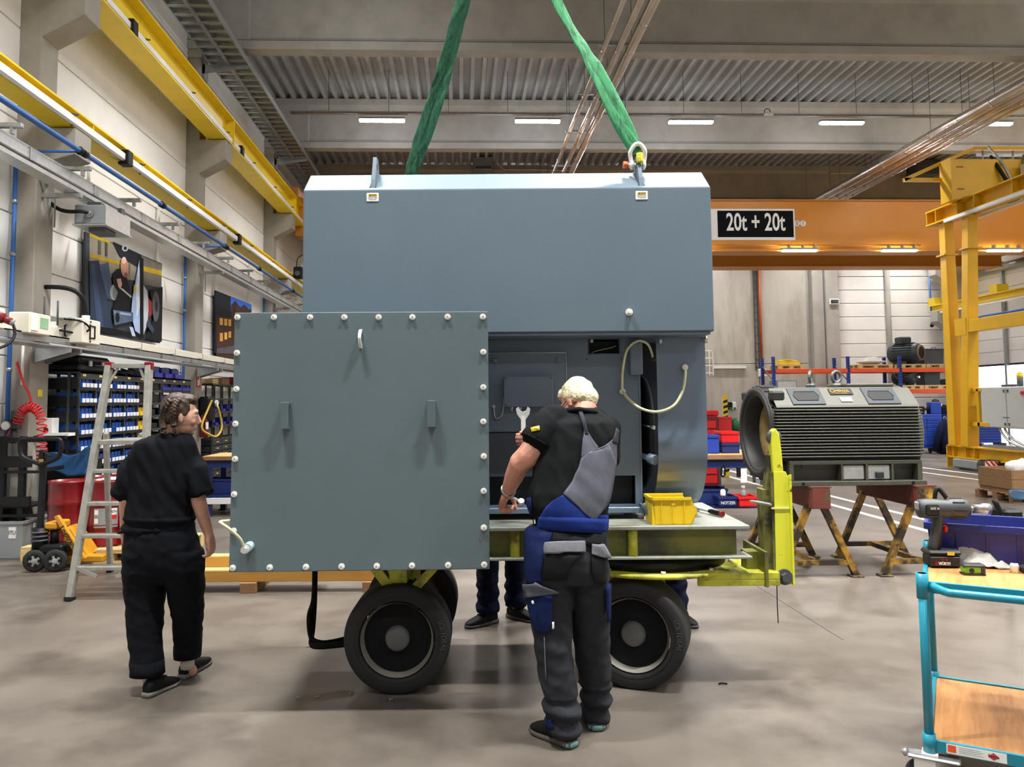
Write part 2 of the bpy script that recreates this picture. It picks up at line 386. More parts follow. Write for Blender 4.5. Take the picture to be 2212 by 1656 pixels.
# ------------------------------------------------------------------ ceiling lamps on their cable tray
def lamp(x, y, z, label, group):
    t = thing('ceiling_lamp', label, 'lamp', (x, y, z), 'L', group)
    part('housing', MB().cham((-.55, -.075, .03), (.55, .075, .085), .012), 'grey', t)
    for k in range(4): part('diffuser', MB().cham((-.54+.272*k, -.06, -.015), (-.54+.272*k+.262, .06, .032), .012), 'lamp', t)
    ln = 'lamp_light'
    if ln not in bpy.data.lights:
        for nm_, k_ in (('lamp_light', 1.), ('lamp_light_strong', 1.6), ('lamp_light_weak', .45)):
            ld = bpy.data.lights.new(nm_, 'AREA'); ld.shape = 'RECTANGLE'; ld.size = 1.08; ld.size_y = .12; ld.energy = LAMP_W*k_; ld.spread = math.radians(112); ld.color = (1, .985, .95)
    lo = bpy.data.objects.new('lamp_light', bpy.data.lights[ln]); COL.objects.link(lo); lo.parent = t; lo.location = (0, 0, -.02)
    for s in (-.4, .4): part('hanger', MB().cyl((s, 0, .08), (s*1.02, 0, .18), .004, n=6), 'galv', t)
    return t
L0 = lamp(-1.83, 18.75, 8.33, 'long lit ceiling lamp before the far concrete beam, leftmost of the visible row', 'ceiling lamps under the roof')
names = ['long lit ceiling lamp between the two green slings', 'long lit ceiling lamp just right of the right green sling', 'long lit ceiling lamp near the small sensor box on the tray', 'long lit ceiling lamp partly behind the shiny pipes', 'long lit ceiling lamp beyond the shiny pipes, outside the frame']
tr0 = tree(L0)
for k, nm in enumerate(names): dup(L0, (-1.83+3.74*(k+1), 18.75, 8.33), label=nm, tree=tr0)
ORD = ['first', 'second', 'third', 'fourth', 'fifth', 'sixth']
for y, w in ((28.3, 'added row hidden along the back wall'), (11.9, 'added unseen row before the near beam'), (6.5, 'overhead row beyond the machine'), (2.8, 'row above the viewer'), (-4.65, 'row behind the viewer')):  # back wall and near beam rows are unseen, added to brighten the hall
    for k in range(6):
        if y == 11.9 and k in (1, 2, 3): continue
        r_ = dup(L0, (-1.83+3.74*k, y, 8.33), label='ceiling lamp of the '+w+', '+ORD[k]+' from the left', tree=tr0)
        for c_ in kids(r_):
            if c_.type == 'LIGHT': c_.data = bpy.data.lights['lamp_light_strong' if y in (6.5, 2.8, 11.9) else 'lamp_light_weak' if y == 28.3 else 'lamp_light']
for y in (18.75, 6.5, 2.8, -4.65):
    t = thing('cable_channel', 'thin metal cable channel hung on rods %s' % {18.75: 'in front of the far concrete beam', 6.5: 'over the machine', 2.8: 'above the viewer', -4.65: 'behind the viewer'}[y], 'cable tray', (-4, y, 8.41), 'H')
    part('channel', MB().box((-4, y-.06, 8.505), (XR-.3, y+.06, 8.51)).box((-4, y-.06, 8.505), (XR-.3, y-.055, 8.55)).box((-4, y+.055, 8.505), (XR-.3, y+.06, 8.55)), 'galv', t)
    for k in range(15): part('rod', MB().cyl((-3.1+1.43*k, y, 8.51), (-3.1+1.43*k, y, ZD-.01), .006, n=6), 'dark_grey', t)
t = thing('sensor', 'small white sensor box under the cable channel between two lamps', 'sensor', HY(1660, 246, 18.6), 'H')
p = HY(1662, 246, 18.6); part('body', MB().cham((p.x-.12, p.y-.06, p.z-.03), (p.x+.1, p.y+.06, p.z+.02), .01), 'white', t); part('arm', MB().box((p.x-.02, p.y, p.z), (p.x+.02, 18.76, 8.505)), 'galv', t); part('coil', MB().torus((p.x-.05, p.y, p.z+.06), .07, .012, (0,1,0)), 'dark_grey', t)
# ------------------------------------------------------------------ insulated pipes under the roof
def pipes(name, label, specs, z, rods, ya=8., yb=Y1-.05):
    t = thing(name, label, 'pipes', (specs[0][0], ya, z), 'H')
    for x, r in specs:
        part('pipe', MB().cyl((x, ya, z), (x, yb, z), r, n=20), 'insul', t)
        rg = MB(); y = ya+.4
        while y < yb: rg.cyl((x, y, z), (x, y+.03, z), r+.006, n=20); y += 1.1
        part('joint_band', rg, 'insul', t, kind='stuff')
    for k in range(rods):
        y = ya+1.2+k*2.3
        if min(abs(y-b) for b in BY) < .3: y += .5
        part('rod', MB().cyl((specs[0][0], y, z), (specs[0][0], y, ZD-.01), .006, n=6).cyl((specs[-1][0], y, z), (specs[-1][0], y, ZD-.01), .006, n=6), 'dark_grey', t)
        part('bracket', MB().box((min(s[0] for s in specs)-.1, y-.02, z+.02), (max(s[0] for s in specs)+.1, y+.02, z+.05)), 'galv', t)
pipes('insulated_pipes', 'three shiny insulated pipes under the roof crossing behind the right green sling', [(3.12, .085), (2.9, .06), (2.63, .045)], 7.95, 9)
pipes('insulated_pipes', 'bundle of shiny insulated pipes under the roof at the right, running towards the crane', [(11.4, .13), (11.73, .1), (12.0, .07), (12.2, .05)], 7.9, 9)
# heaters under the roof
for (px, py, Y, w, h, lb) in ((1043, 358, 26.0, .62, .45, 'grey unit heater under the roof above the blue-grey hood'), (1995, 365, 25.8, .9, .5, 'dark unit heater under the roof left of the yellow gantry')):
    p = HY(px, py, Y); t = thing('unit_heater', lb, 'heater', p, 'H')
    part('casing', MB().cham((p.x-w/2, p.y-.3, p.z-h/2), (p.x+w/2, p.y+.3, p.z+h/2), .03), 'grey' if px < 1500 else 'dark_grey', t)
    part('louvre', MB().box((p.x-w/2+.05, p.y-.32, p.z-h/2+.05), (p.x+w/2-.05, p.y-.29, p.z-h/2+.12)), 'dark_grey', t)
    s = 1 if px < 1500 else -1
    part('pipe', MB().tube([(p.x+s*w/2, p.y, p.z+.1), (p.x+s*(w/2+.2), p.y, p.z+.05), (p.x+s*(w/2+.4), p.y, p.z-.12), (p.x+s*(w/2+2.8), p.y, p.z-.14)], .03, 8), 'insul', t)
    part('hanger', MB().cyl((p.x, p.y, p.z+h/2), (p.x, p.y, ZD), .012, n=6), 'dark_grey', t)
# ------------------------------------------------------------------ left wall: yellow crane rails
def runway(label, x, z, h, w, xc, zc):
    t = thing('crane_runway', label, 'crane rail', (x, Y0+.1, z), 'H')
    a, b = Y0+.1, Y1-.1
    part('web', MB().box((x-.012, a, z+.02), (x+.012, b, z+h-.02)), 'yellow', t)
    part('bottom_flange', MB().box((x-w/2, a, z+.0), (x+w/2, b, z+.022)), 'yellow', t)
    part('top_flange', MB().box((x-w/2, a, z+h-.022), (x+w/2, b, z+h)), 'yellow', t)
    part('track', MB().box((x-.03, a, z+h), (x+.03, b, z+h+.04)), 'steel', t)
    for cy in COLY: part('stiffener', MB().box((x+.01, cy+.55, z+.02), (x+w/2-.01, cy+.57, z+h-.02)), 'yellow', t)
    part('conductor_rail', MB().cham((xc-.03, a, zc-.045), (xc+.03, b, zc+.045), .006).box((xc-.012, a, zc-.055), (xc+.012, b, zc-.045)), 'white', t)
    y = -.6
    while y < b-1:
        part('rail_hanger', MB().box((x-.02, y, zc+.05), (xc+.03, y+.03, zc+.075)).box((xc-.01, y, zc-.08), (xc+.0, y+.03, zc+.08)).cyl((xc-.06, y+.015, zc+.06), (xc+.07, y+.015, zc+.06), .012, n=6), 'dark_grey', t)
        y += 1.95
    for y in (10.55, 15.9): part('power_feed', MB().cham((xc-.07, y, zc-.1), (xc+.07, y+.16, zc+.1), .01).tube(bez((xc-.02, y, zc-.04), (xc-.1, y-.25, zc-.05), (xc-.15, y-.4, zc-.02), (x-.1, y-.9, zc)), .022, 8), 'black', t)
runway('tall yellow crane rail on the upper corbels of the left wall', -4.53, 6.57, .56, .36, -4.42, 6.70)
runway('slim yellow crane rail on the lower corbels of the left wall', -4.6, 4.84, .23, .26, -4.45, 4.90)
# runway beams of the right wall
for z, h, lb in ((6.57, .42, 'yellow crane rail high on the right wall behind the gantry leg'), (4.84, .24, 'low yellow crane rail on the right wall behind the gantry leg')):
    t = thing('crane_runway', lb, 'crane rail', (18.05, 29.6, z), 'H')
    part('web', MB().box((18.03, 4, z), (18.07, 29.6, z+h)), 'yellow', t)
    for zz in (z, z+h-.03): part('flange', MB().box((17.85, 4, zz), (18.25, 29.6, zz+.03)), 'yellow', t)
    part('end_stop', MB().box((17.85, 29.1, z+h), (18.25, 29.5, z+h+.28)), 'yellow', t)
    if h < .3: part('end_stop', MB().box((17.85, 25.6, z+h), (18.25, 26.0, z+h+.28)), 'yellow', t); part('conductor_rail', MB().box((17.75, 6, z-.12), (17.83, 29, z-.05)), 'white', t)
# blue air pipes
t = thing('air_pipe', 'long blue compressed air pipe along the left wall', 'pipe', (-4.3, Y0, 4.5), 'H')
part('pipe', MB().cyl((-4.3, Y0+.1, 4.5), (-4.3, Y1-.1, 4.5), .03, n=12), 'blue_pipe', t)
for cy in COLY:
    part('clamp', MB().cyl((-4.3, cy-.1, 4.5), (-4.3, cy+.0, 4.5), .043).ell((-4.3, cy-.15, 4.5), .05), 'black', t)
    part('branch', MB().cyl((-4.3, cy-.13, 4.5), (-5.02, cy-.13, 4.5), .017, n=8), 'blue_pipe', t)
    part('elbow', MB().ell((-5.02, cy-.13, 4.5), .04), 'black', t)
    part('drop_pipe', MB().cyl((-5.02, cy-.13, 4.5), (-5.02, cy-.13, .9), .025, n=10), 'blue_pipe', t)
    for z in (1.2, 2.0, 3.3, 3.9): part('pipe_clip', MB().cyl((-5.02, cy-.13, z), (-5.02, cy-.13, z+.04), .034, n=10), 'galv', t)
    part('coupling', MB().cyl((-4.3, cy+2.3, 4.5), (-4.3, cy+2.42, 4.5), .045), 'black', t)
t = thing('air_pipe', 'thin blue air pipe dropping beside the right yellow rails', 'pipe', HY(2008, 700, 29.4), 'H')
a, b, c = HY(2006, 575, 29.4), HY(2013, 703, 29.4), HY(2040, 703, 28.6)
part('pipe', MB().tube([a, b, (b.x+.6, b.y-.3, b.z), (17.6, 26, b.z), (17.6, 20, b.z)], .035, 8), 'blue_pipe', t); part('elbow', MB().ell(b, .07).ell((b.x+.4, b.y-.2, b.z), .06), 'black', t)
# galvanised cable tray under the roof
t = thing('cable_tray', 'wide galvanised cable tray on brackets under the roof along the left wall', 'cable tray', (-4.35, Y0, 8.05), 'H')
for x in (-4.7, -4.0): part('side_rail', MB().box((x-.012, Y0+.2, 8.04), (x+.012, Y1-.2, 8.16)), 'galv', t)
part('strut', MB().box((-4.38, Y0+.2, 8.02), (-4.32, Y1-.2, 8.05)), 'galv', t)
y = 6.0; tm = MB().box((-4.7, 0, 8.045), (-4.0, .1, 8.06)); rm = tm.mesh('tray_rung', (0,0,0)); rm.materials.append(M['galv'])
fr_, tb = FR[t.name]
while y < 29.5:
    o = bpy.data.objects.new('tray_rung', rm); COL.objects.link(o); o.parent = t; o.location = V((0, y, 0))-tb; y += .3 if y < 22 else .6
part('tray_cover', MB().box((-4.7, Y0+.2, 8.10), (-4.0, Y1-.2, 8.105)), 'galv', t)
for cy in COLY:
    part('tray_bracket', MB().prism([(-4.85, 7.86), (-4.0, 7.98), (-4.0, 8.04), (-4.85, 8.04)], 1, cy+.1, cy+.13), 'galv', t)
    part('tray_bracket', MB().box((-4.85, cy+.1, 7.75), (-4.8, cy+.3, 8.5)), 'galv', t)
# ================================================================== LEFT WALL SERVICES
# grey busbar trunking and its hanging tap-off box
t = thing('busbar_trunking', 'grey metal busbar trunking with short bracket arms along the left wall, above the posters', 'trunking', (-4.5, Y0, 4.2), 'H')
part('duct', MB().cham((-4.57, Y0+.1, 4.16), (-4.43, Y1-.1, 4.28), .01), 'alu', t)
part('top_rail', MB().box((-4.53, Y0+.1, 4.28), (-4.47, Y1-.1, 4.32)), 'galv', t)
part('lower_channel', MB().box((-4.60, Y0+.1, 4.085), (-4.42, Y1-.1, 4.10)).box((-4.60, Y0+.1, 4.10), (-4.59, Y1-.1, 4.13)).box((-4.43, Y0+.1, 4.10), (-4.42, Y1-.1, 4.13)), 'alu', t)
y = 6.3; k = 0
while y < 28:
    part('bracket_arm', MB().cham((-4.62, y, 4.32), (-4.25, y+.05, 4.37), .006).box((-4.36, y, 4.26), (-4.33, y+.05, 4.33)), 'galv', t)
    part('joint_cover', MB().cham((-4.585, y+.5, 4.15), (-4.415, y+.62, 4.29), .006), 'galv', t); y += 1.45; k += 1
for cy in COLY:
    part('wall_bracket', MB().box((-4.86, cy+.1, 4.03), (-4.4, cy+.16, 4.08)).box((-4.80, cy+.14, 3.72), (-4.785, cy+.155, 4.08)).box((-4.80, cy+.3, 3.72), (-4.785, cy+.315, 4.08)), 'galv', t)
t = thing('tap_off_box', 'grey steel tap-off box hanging under the trunking with a black cable', 'electrical box', (-4.38, 9.5, 3.72), 'H')
part('casing', MB().cham((-4.56, 9.5, 3.76), (-4.2, 10.2, 3.99), .008), 'grey', t)
part('side_plate', MB().cham((-4.2, 9.5, 3.765), (-4.192, 10.2, 3.985), .003), 'alu', t)
part('bottom_rim', MB().box((-4.58, 9.49, 3.745), (-4.18, 10.22, 3.76)), 'alu', t)
part('sensor', MB().cham((-4.45, 9.62, 3.69), (-4.25, 9.92, 3.75), .01), 'dark_grey', t)
part('hook', MB().box((-4.46, 9.6, 3.99), (-4.3, 9.7, 4.05)).box((-4.25, 9.95, 3.99), (-4.2, 10.05, 4.06)), 'dark_grey', t)
part('gland', MB().cyl((-4.38, 9.5, 3.88), (-4.38, 9.46, 3.88), .05).cyl((-4.38, 9.47, 3.88), (-4.38, 9.43, 3.88), .03), 'steel', t)
part('cable', MB().tube(bez((-4.38, 9.45, 3.88), (-4.4, 9.3, 3.9), (-4.7, 9.55, 3.85), (-4.86, 9.55, 4.02)), .024, 8), 'black', t)
# white socket trunking at bench height
t = thing('socket_trunking', 'cream wiring trunking with sockets on a galvanised rail, along the left wall below the posters', 'trunking', (-4.62, Y0, 2.3), 'H')
part('duct', MB().cham((-4.72, Y0+.1, 2.39), (-4.55, Y1-.1, 2.5), .006), 'cream', t)
part('carrier_rail', MB().box((-4.75, Y0+.1, 2.37), (-4.48, Y1-.1, 2.385)).box((-4.50, Y0+.1, 2.30), (-4.48, Y1-.1, 2.385)).box((-4.75, Y0+.1, 2.27), (-4.48, Y1-.1, 2.285)), 'galv', t)
y = 6.7
while y < 22:
    part('rail_clip', MB().box((-4.49, y, 2.30), (-4.455, y+.06, 2.37)).box((-4.58, y+.5, 2.37), (-4.46, y+.56, 2.40)), 'galv', t)
    part('cover_joint', MB().box((-4.552, y+.8, 2.39), (-4.545, y+.81, 2.5)), 'grey', t); y += 1.35
for cy in COLY:
    part('bracket', MB().prism([(-4.86, 2.1), (-4.45, 2.22), (-4.45, 2.27), (-4.86, 2.27)], 1, cy+.05, cy+.1), 'galv', t)
    part('bracket', MB().prism([(-4.86, 2.1), (-4.45, 2.22), (-4.45, 2.27), (-4.86, 2.27)], 1, cy+.3, cy+.35), 'galv', t)
def wbox(name, label, cat, y0, y1, z0, z1, x0=-4.6, x1=-4.38, m='cream'):
    t = thing(name, label, cat, (x0, y0, z0), 'H'); part('casing', MB().cham((x0, y0, z0), (x1, y1, z1), .012), m, t); return t
t = wbox('control_box', 'cream box with black handle mark on the trunking under the lathe poster', 'electrical box', 9.3, 9.75, 2.33, 2.62, -4.62, -4.33)
for a, b, c, d in ((9.46, 9.48, 2.38, 2.56), (9.58, 9.60, 2.40, 2.55)): part('handle', MB().box((-4.33, a, c), (-4.32, b, d)), 'black', t)
part('handle', MB().box((-4.33, 9.46, 2.395), (-4.322, 9.6, 2.41)).box((-4.33, 9.46, 2.535), (-4.322, 9.6, 2.55)), 'black', t)
part('handle', MB().tube([(-4.52, 9.3, 2.41), (-4.52, 9.27, 2.42), (-4.52, 9.27, 2.53), (-4.52, 9.3, 2.54)], .01, 6), 'black', t)
part('screw', MB().cyl((-4.33, 9.48, 2.36), (-4.322, 9.48, 2.36), .012, n=8).cyl((-4.33, 9.48, 2.59), (-4.322, 9.48, 2.59), .012, n=8), 'black', t)
part('gland', MB().cyl((-4.45, 9.62, 2.62), (-4.45, 9.62, 2.68), .045), 'white', t)
part('cable', MB().tube(bez((-4.45, 9.62, 2.66), (-4.45, 9.62, 2.95), (-4.5, 9.5, 3.02), (-4.86, 9.45, 3.0)), .028, 8), 'black', t)
t = wbox('socket_box', 'cream socket box with a green label on the trunking at the near column', 'electrical box', 8.3, 8.72, 2.36, 2.58, -4.62, -4.4)
part('label', MB().box((-4.4, 8.5, 2.43), (-4.396, 8.66, 2.54)), mat('pale_green', '#8fbf95', .5), t); part('lid', MB().cham((-4.41, 8.32, 2.39), (-4.392, 8.45, 2.55), .005), 'white', t)
t = wbox('socket_box', 'cream socket box with a red plug at the picture edge', 'electrical box', 7.2, 7.9, 2.36, 2.56, -4.62, -4.42)
part('plug', MB().cyl((-4.42, 7.62, 2.49), (-4.30, 7.66, 2.44), .05).cyl((-4.32, 7.65, 2.45), (-4.24, 7.68, 2.41), .035), mat('plug_red', '#7c1a22', .4), t)
part('plug_cap', MB().cyl((-4.25, 7.67, 2.415), (-4.22, 7.69, 2.40), .032), 'grey', t)
part('cable', MB().tube(bez((-4.23, 7.68, 2.40), (-4.15, 7.75, 2.15), (-4.3, 7.4, 2.1), (-4.5, 7.0, 2.05)), .014, 8), 'black', t)
part('cable', MB().tube([(-4.5, 7.75, 2.36), (-4.45, 7.75, 2.0), (-4.5, 7.8, 1.5), (-4.6, 7.95, 1.2)], .008, 6), 'black', t)
t = thing('cable_bracket', 'small perforated bracket with a black cable loop above the cream socket box', 'bracket', (-4.6, 8.9, 2.55), 'H')
part('plate', MB().cham((-4.85, 9.2, 2.6), (-4.42, 9.5, 2.615), .003), 'galv', t)
part('stud', MB().cyl((-4.7, 9.16, 2.55), (-4.7, 9.16, 2.85), .012, n=6).cyl((-4.55, 9.16, 2.52), (-4.55, 9.16, 2.8), .012, n=6), 'dark_grey', t)
part('cable_loop', MB().tube(spline([(-4.5, 9.2, 2.6), (-4.35, 9.3, 2.58), (-4.3, 9.4, 2.5), (-4.4, 9.35, 2.45), (-4.55, 9.2, 2.47)]), .012, 6), 'black', t)
# ------------------------------------------------------------------ posters (flat prints, traced on the wall plane)
pmats = {}
def poster(name, label, corners, polys, conv):
    XP = -5.0
    pts = [HX(*c, XP) for c in corners]; t = thing(name, label, 'poster', pts[3], 'H')
    def sheet(ps, x, th): 
        n = len(ps); vs = [(x, p.y, p.z) for p in ps]+[(x-th, p.y, p.z) for p in ps]
        return MB().add(vs, [tuple(range(n)), tuple(reversed(range(n, 2*n)))]+[(i, n+i, n+(i+1)%n, (i+1)%n) for i in range(n)])
    part('sheet', sheet(pts, XP, .03), polys[0][0], t)
    for k, (c, pl) in enumerate(polys[1:]):
        if c not in pmats: pmats[c] = mat('print_'+c.strip('#'), c, .65, var=.18, vs=4, spec=.15)
        part('printed_area', sheet([HX(*conv(p), XP) for p in pl], XP+.0012*(k+1), .001), pmats[c], t)
    for q in (0, 1): part('hanger', MB().box((XP-.04, pts[q].y-.03+(.1 if q == 0 else -.1), pts[q].z), (XP-.02, pts[q].y+(.13 if q == 0 else -.07), pts[q].z+1.0)), 'white', t)
z2 = lambda p: (p[0]*.302, 450+p[1]*.302)
def oval(cx, cy, rx, ry, n=14, a=0.): return [(cx+rx*math.cos(2*PI*k/n)*math.cos(a)-ry*math.sin(2*PI*k/n)*math.sin(a), cy+rx*math.cos(2*PI*k/n)*math.sin(a)+ry*math.sin(2*PI*k/n)*math.cos(a)) for k in range(n)]
poster('wall_poster', 'large photo poster of a bald man working at a lathe, on the white left wall', [(185,500),(350,569),(346,741),(183,714)], [
 (mat('print_base', '#3a3f47', .65, var=.3, vs=3, spec=.15), None),
 ('#8e8878', [(640,180),(1000,335),(1000,520),(640,470)]), ('#c7a620', [(640,168),(785,232),(785,250),(640,200)]), ('#b4941f', [(640,322),(870,385),(870,410),(640,350)]),
 ('#6d695f', [(1010,340),(1158,402),(1150,570),(1010,540)]), ('#b4941f', [(1012,410),(1155,445),(1155,480),(1012,445)]), ('#55504a', [(700,225),(720,235),(720,330),(700,325)]), ('#4a4a48', [(750,240),(765,248),(765,345),(750,340)]),
 ('#1e2127', [(800,235),(1005,330),(1000,430),(850,340)]), ('#c9ced2', oval(890,285,22,22)), ('#27313f', oval(890,285,12,14)),
 ('#2f3c53', [(632,375),(700,372),(760,640),(800,850),(795,892),(640,862)]), ('#3e4d69', [(640,400),(668,395),(740,880),(690,870)]), ('#4b5b78', [(700,405),(768,385),(792,560),(790,660),(760,640)]),
 ('#9aa0a6', oval(808,600,30,58)), ('#6f757b', oval(815,605,18,50)),
 ('#131418', [(795,470),(830,432),(880,430),(918,560),(925,740),(790,735),(835,600),(800,540)]),
 ('#bd8a76', oval(880,420,27,72,a=-.08)), ('#d8b3a2', oval(876,372,17,26)), ('#8a5c4c', oval(889,475,13,20)), ('#d6aa98', [(822,505),(852,500),(862,540),(850,580),(835,560)]), ('#b9bec6', [(850,575),(862,570),(930,628),(925,640)]),
 ('#a3b8dc', [(935,640),(985,365),(990,900),(955,875),(925,760)]), ('#dde6f3', [(960,560),(988,420),(988,700),(965,780)]), ('#d9b23a', [(945,545),(962,560),(958,600),(942,590)]),
 ('#c3c9d2', [(1012,545),(1040,590),(1052,700),(1040,830),(1012,905)]), ('#9c3a31', [(1046,640),(1072,670),(1072,760),(1050,780)]), ('#1b1c20', [(1060,585),(1150,560),(1143,955),(1025,930),(1085,790)]), ('#5c5960', oval(1100,700,26,110)), ('#2a2a2f', oval(1104,700,10,40)),
 ('#0d0f12', [(985,350),(1010,358),(1010,932),(990,925)]),
 ('#51627f', [(790,725),(935,745),(935,805),(800,835)]), ('#8ea2c2', [(800,735),(920,752),(920,768),(800,752)]), ('#5b6472', oval(820,780,26,50)), ('#11131a', oval(820,782,16,36)),
 ('#101216', [(690,845),(800,862),(985,905),(985,925),(690,888)]), ('#b9c8e2', [(905,845),(930,850),(950,915),(925,912)]), ('#3b475c', [(1040,790),(1085,870),(1070,895),(1030,830)])], z2)
z5 = lambda p: (380+p[0]/3.68, 250+p[1]/3.68)
poster('wall_poster', 'photo poster of a brick building at dusk, partly behind the grey panel', [(466,627),(543,658),(543,767),(465,762)], [
 (mat('print_base_dark', '#29303c', .65, var=.3, vs=3, spec=.15), None),
 ('#3d6dd6', [(430,1432),(600,1500),(600,1560),(440,1560)]), ('#23262f', [(318,1390),(436,1436),(430,1600),(318,1600)]), ('#45312b', [(440,1500),(470,1470),(510,1520),(545,1500),(580,1540),(600,1530),(600,1900),(440,1900)]),
 ('#4a332b', [(318,1590),(600,1620),(600,2000),(318,1960)]), ('#efb052', [(345,1605),(372,1610),(372,1665),(345,1660)]), ('#f3bd62', [(382,1612),(405,1614),(405,1668),(382,1666)]), ('#efb052', [(414,1616),(436,1618),(436,1672),(414,1670)]),
 ('#e8a94c', [(345,1725),(370,1725),(370,1790),(345,1792)]), ('#f3bd62', [(382,1722),(403,1720),(403,1775),(382,1780)]), ('#efb052', [(414,1715),(434,1712),(434,1760),(414,1766)]), ('#5c5861', [(318,1850),(600,1800),(600,1900),(318,1885)])], z5)
# ------------------------------------------------------------------ storage rack with small bins
mk('rack', '#2c2f33', .5, var=.1); mk('bin_blue', '#1f5fbf', .4, var=.06); mk('bin_dark', '#232a86', .4, var=.06); mk('bin_yellow', '#ecc81e', .4, var=.05)
RX0, RX1, RY0, BAY = -5.03, -4.54, 9.72, .435
t = thing('storage_rack', 'long dark steel rack of small parts bins against the left wall', 'rack', (-4.8, RY0, 0), 'H')
rackT = t
post = MB().box((-.015, -.015, 0), (.015, .015, 2.02)).mesh('post'); post.materials.append(M['rack'])
for i in range(10):
    for x in (RX0+.02, RX1-.02): place(post, 'post', t, (x, RY0+i*BAY, 0))
ON = ['first', 'second', 'third', 'fourth', 'fifth', 'sixth', 'seventh', 'eighth', 'ninth', 'tenth']
SH = [1.83, 1.645, 1.46, 1.265, 1.07, .88, .70, .50, .28, .08]
for i in range(9):
    for z in SH:
        part('shelf', MB().box((RX0, RY0+i*BAY+.016, z-.012), (RX1, RY0+(i+1)*BAY-.016, z)).box((RX1-.01, RY0+i*BAY+.016, z-.035), (RX1, RY0+(i+1)*BAY-.016, z-.012)), 'rack', t)
    part('label_strip', MB().box((RX1, RY0+i*BAY+.06, 1.965), (RX1+.004, RY0+i*BAY+.14, 1.99)), mat('tag_yellow', '#d9c860', .5) if i == 0 else bpy.data.materials['tag_yellow'], t)
part('top_fascia', MB().box((RX1-.012, RY0, 1.93), (RX1, RY0+9*BAY, 2.02)).box((RX0, RY0, 2.0), (RX1, RY0+9*BAY, 2.02)), 'rack', t)
for z in (1.83, 1.62, 1.44, 1.22, .98): part('end_lip', MB().box((RX0+.02, RY0-.04, z-.02), (RX1-.01, RY0-.02, z+.11)), 'black', t)
part('end_panel', MB().box((RX0-.0, RY0-.02, .05), (RX0+.02, RY0-.015, 2.0)).box((RX1-.13, RY0-.045, .05), (RX1-.1, RY0-.015, 2.0)), 'rack', t)
def bin_(label, m, w, h, d, front, group, loc):
    b = thing('parts_bin', label, 'bin', loc, 'L', group)
    # body open at the top and cut away at the front
    pr = [(-d, 0), (-.0, 0), (0, h*.42), (-.05, h*.42), (-.09, h), (-d, h)]
    mb = MB().prism([(x, z) for x, z in pr], 1, 0, .004).prism([(x, z) for x, z in pr], 1, w-.004, w).box((-d, 0, 0), (0, w, .004)).box((-d, 0, 0), (-d+.004, w, h))
    mb.box((-.06, .004, h*.3), (-.056, w-.004, h*.9))
    part('body', mb, m, b)
    part('front', MB().cham((-.004, .001, .002), (.002, w-.001, h*.40), .002), front, b)
    return b
bp = bin_('x', 'bin_blue', .084, .13, .3, 'white', 'blue bins in the long rack', (RX1+.02, RY0+.018, SH[0]))
btr = tree(bp); first = True
for r in range(8):
    for i in range(4):
        for k in range(4):
            if (r, i) in ((2, 0),) and k < 0: continue
            if r == 7 and i < 1: continue
            if rnd.random() < .05: continue
            loc = (RX1+.02, RY0+i*BAY+.02+k*.1, SH[r])
            lb = 'blue bin with white front in the long rack, %s shelf, %s bay, %s bin' % (ON[r], ON[i], ON[k])
            if first: bp.location = loc; first = False; bp['label'] = lb
            else: dup(bp, loc, label=lb, tree=btr)
by = bin_('small yellow bin in the middle bay of the long rack', 'bin_yellow', .19, .125, .3, 'bin_yellow', 'yellow bins in the long rack', (RX1+.02, RY0+4*BAY+.02, SH[2]))
ytr = tree(by)
for r in (2, 3, 4, 5):
    for k in range(2):
        lb = 'small yellow bin in the fifth bay of the long rack, %s shelf, %s bin' % (ON[r], ON[k])
        if (r, k) != (2, 0): dup(by, (RX1+.02, RY0+4*BAY+.02+k*.2, SH[r]), label=lb, tree=ytr)
        else: by['label'] = lb
bd = bin_('dark blue bin in the far bays of the long rack', 'bin_dark', .098, .12, .3, 'bin_dark', 'dark blue bins in the long rack', (RX1+.01, RY0+6*BAY+.018, SH[0]))
dtr = tree(bd)
for r in (0, 1):
    for i in range(6, 9):
        for k in range(4):
            lb = 'dark blue bin at the long rack\'s far end, %s shelf, %s bay, %s bin' % (ON[r], ON[i], ON[k])
            if (r, i, k) != (0, 6, 0): dup(bd, (RX1+.01, RY0+i*BAY+.02+k*.1, SH[r]), label=lb, tree=dtr)
            else: bd['label'] = lb
t = thing('storage_box', 'white cardboard box with a red mark on the end shelf of the long rack', 'box', (-4.8, RY0+.08, 1.265), 'H')
k = 0
for i in range(5, 9):
    for r in range(2, 9):
        if rnd.random() < .8:
            k += 1; w = rnd.uniform(.2, .38)
            single('part_box', MB().cham((RX1-.32, RY0+i*BAY+.03, SH[r]), (RX1-.02, RY0+i*BAY+.03+w, SH[r]+rnd.uniform(.07, .13)), .006), rnd.choice(['black_soft', 'black', 'dark_grey', 'black']), 'dark storage box in the long rack, %s shelf, %s bay' % (ON[r], ON[i]), 'box', (RX1-.3, RY0+i*BAY+.03, SH[r]), group='dark boxes in the far bays')
for i, r in ((0, 8), (1, 8), (2, 8), (3, 8), (4, 8), (4, 6), (4, 7), (4, 0), (4, 1), (5, 0), (5, 1)):
    single('part_box', MB().cham((RX1-.34, RY0+i*BAY+.03, SH[r]), (RX1-.02, RY0+i*BAY+.38, SH[r]+.12), .006), 'black', 'black storage box in the long rack, %s shelf, %s bay' % (ON[r], ON[i]), 'box', (RX1-.3, RY0+i*BAY+.03, SH[r]), group='black boxes in the near bays')
COL.objects.unlink(t); bpy.data.objects.remove(t)
t = thing('carton', 'white carton with a red mark on the end shelf of the long rack', 'box', (-4.9, RY0-.16, 1.26), 'H')
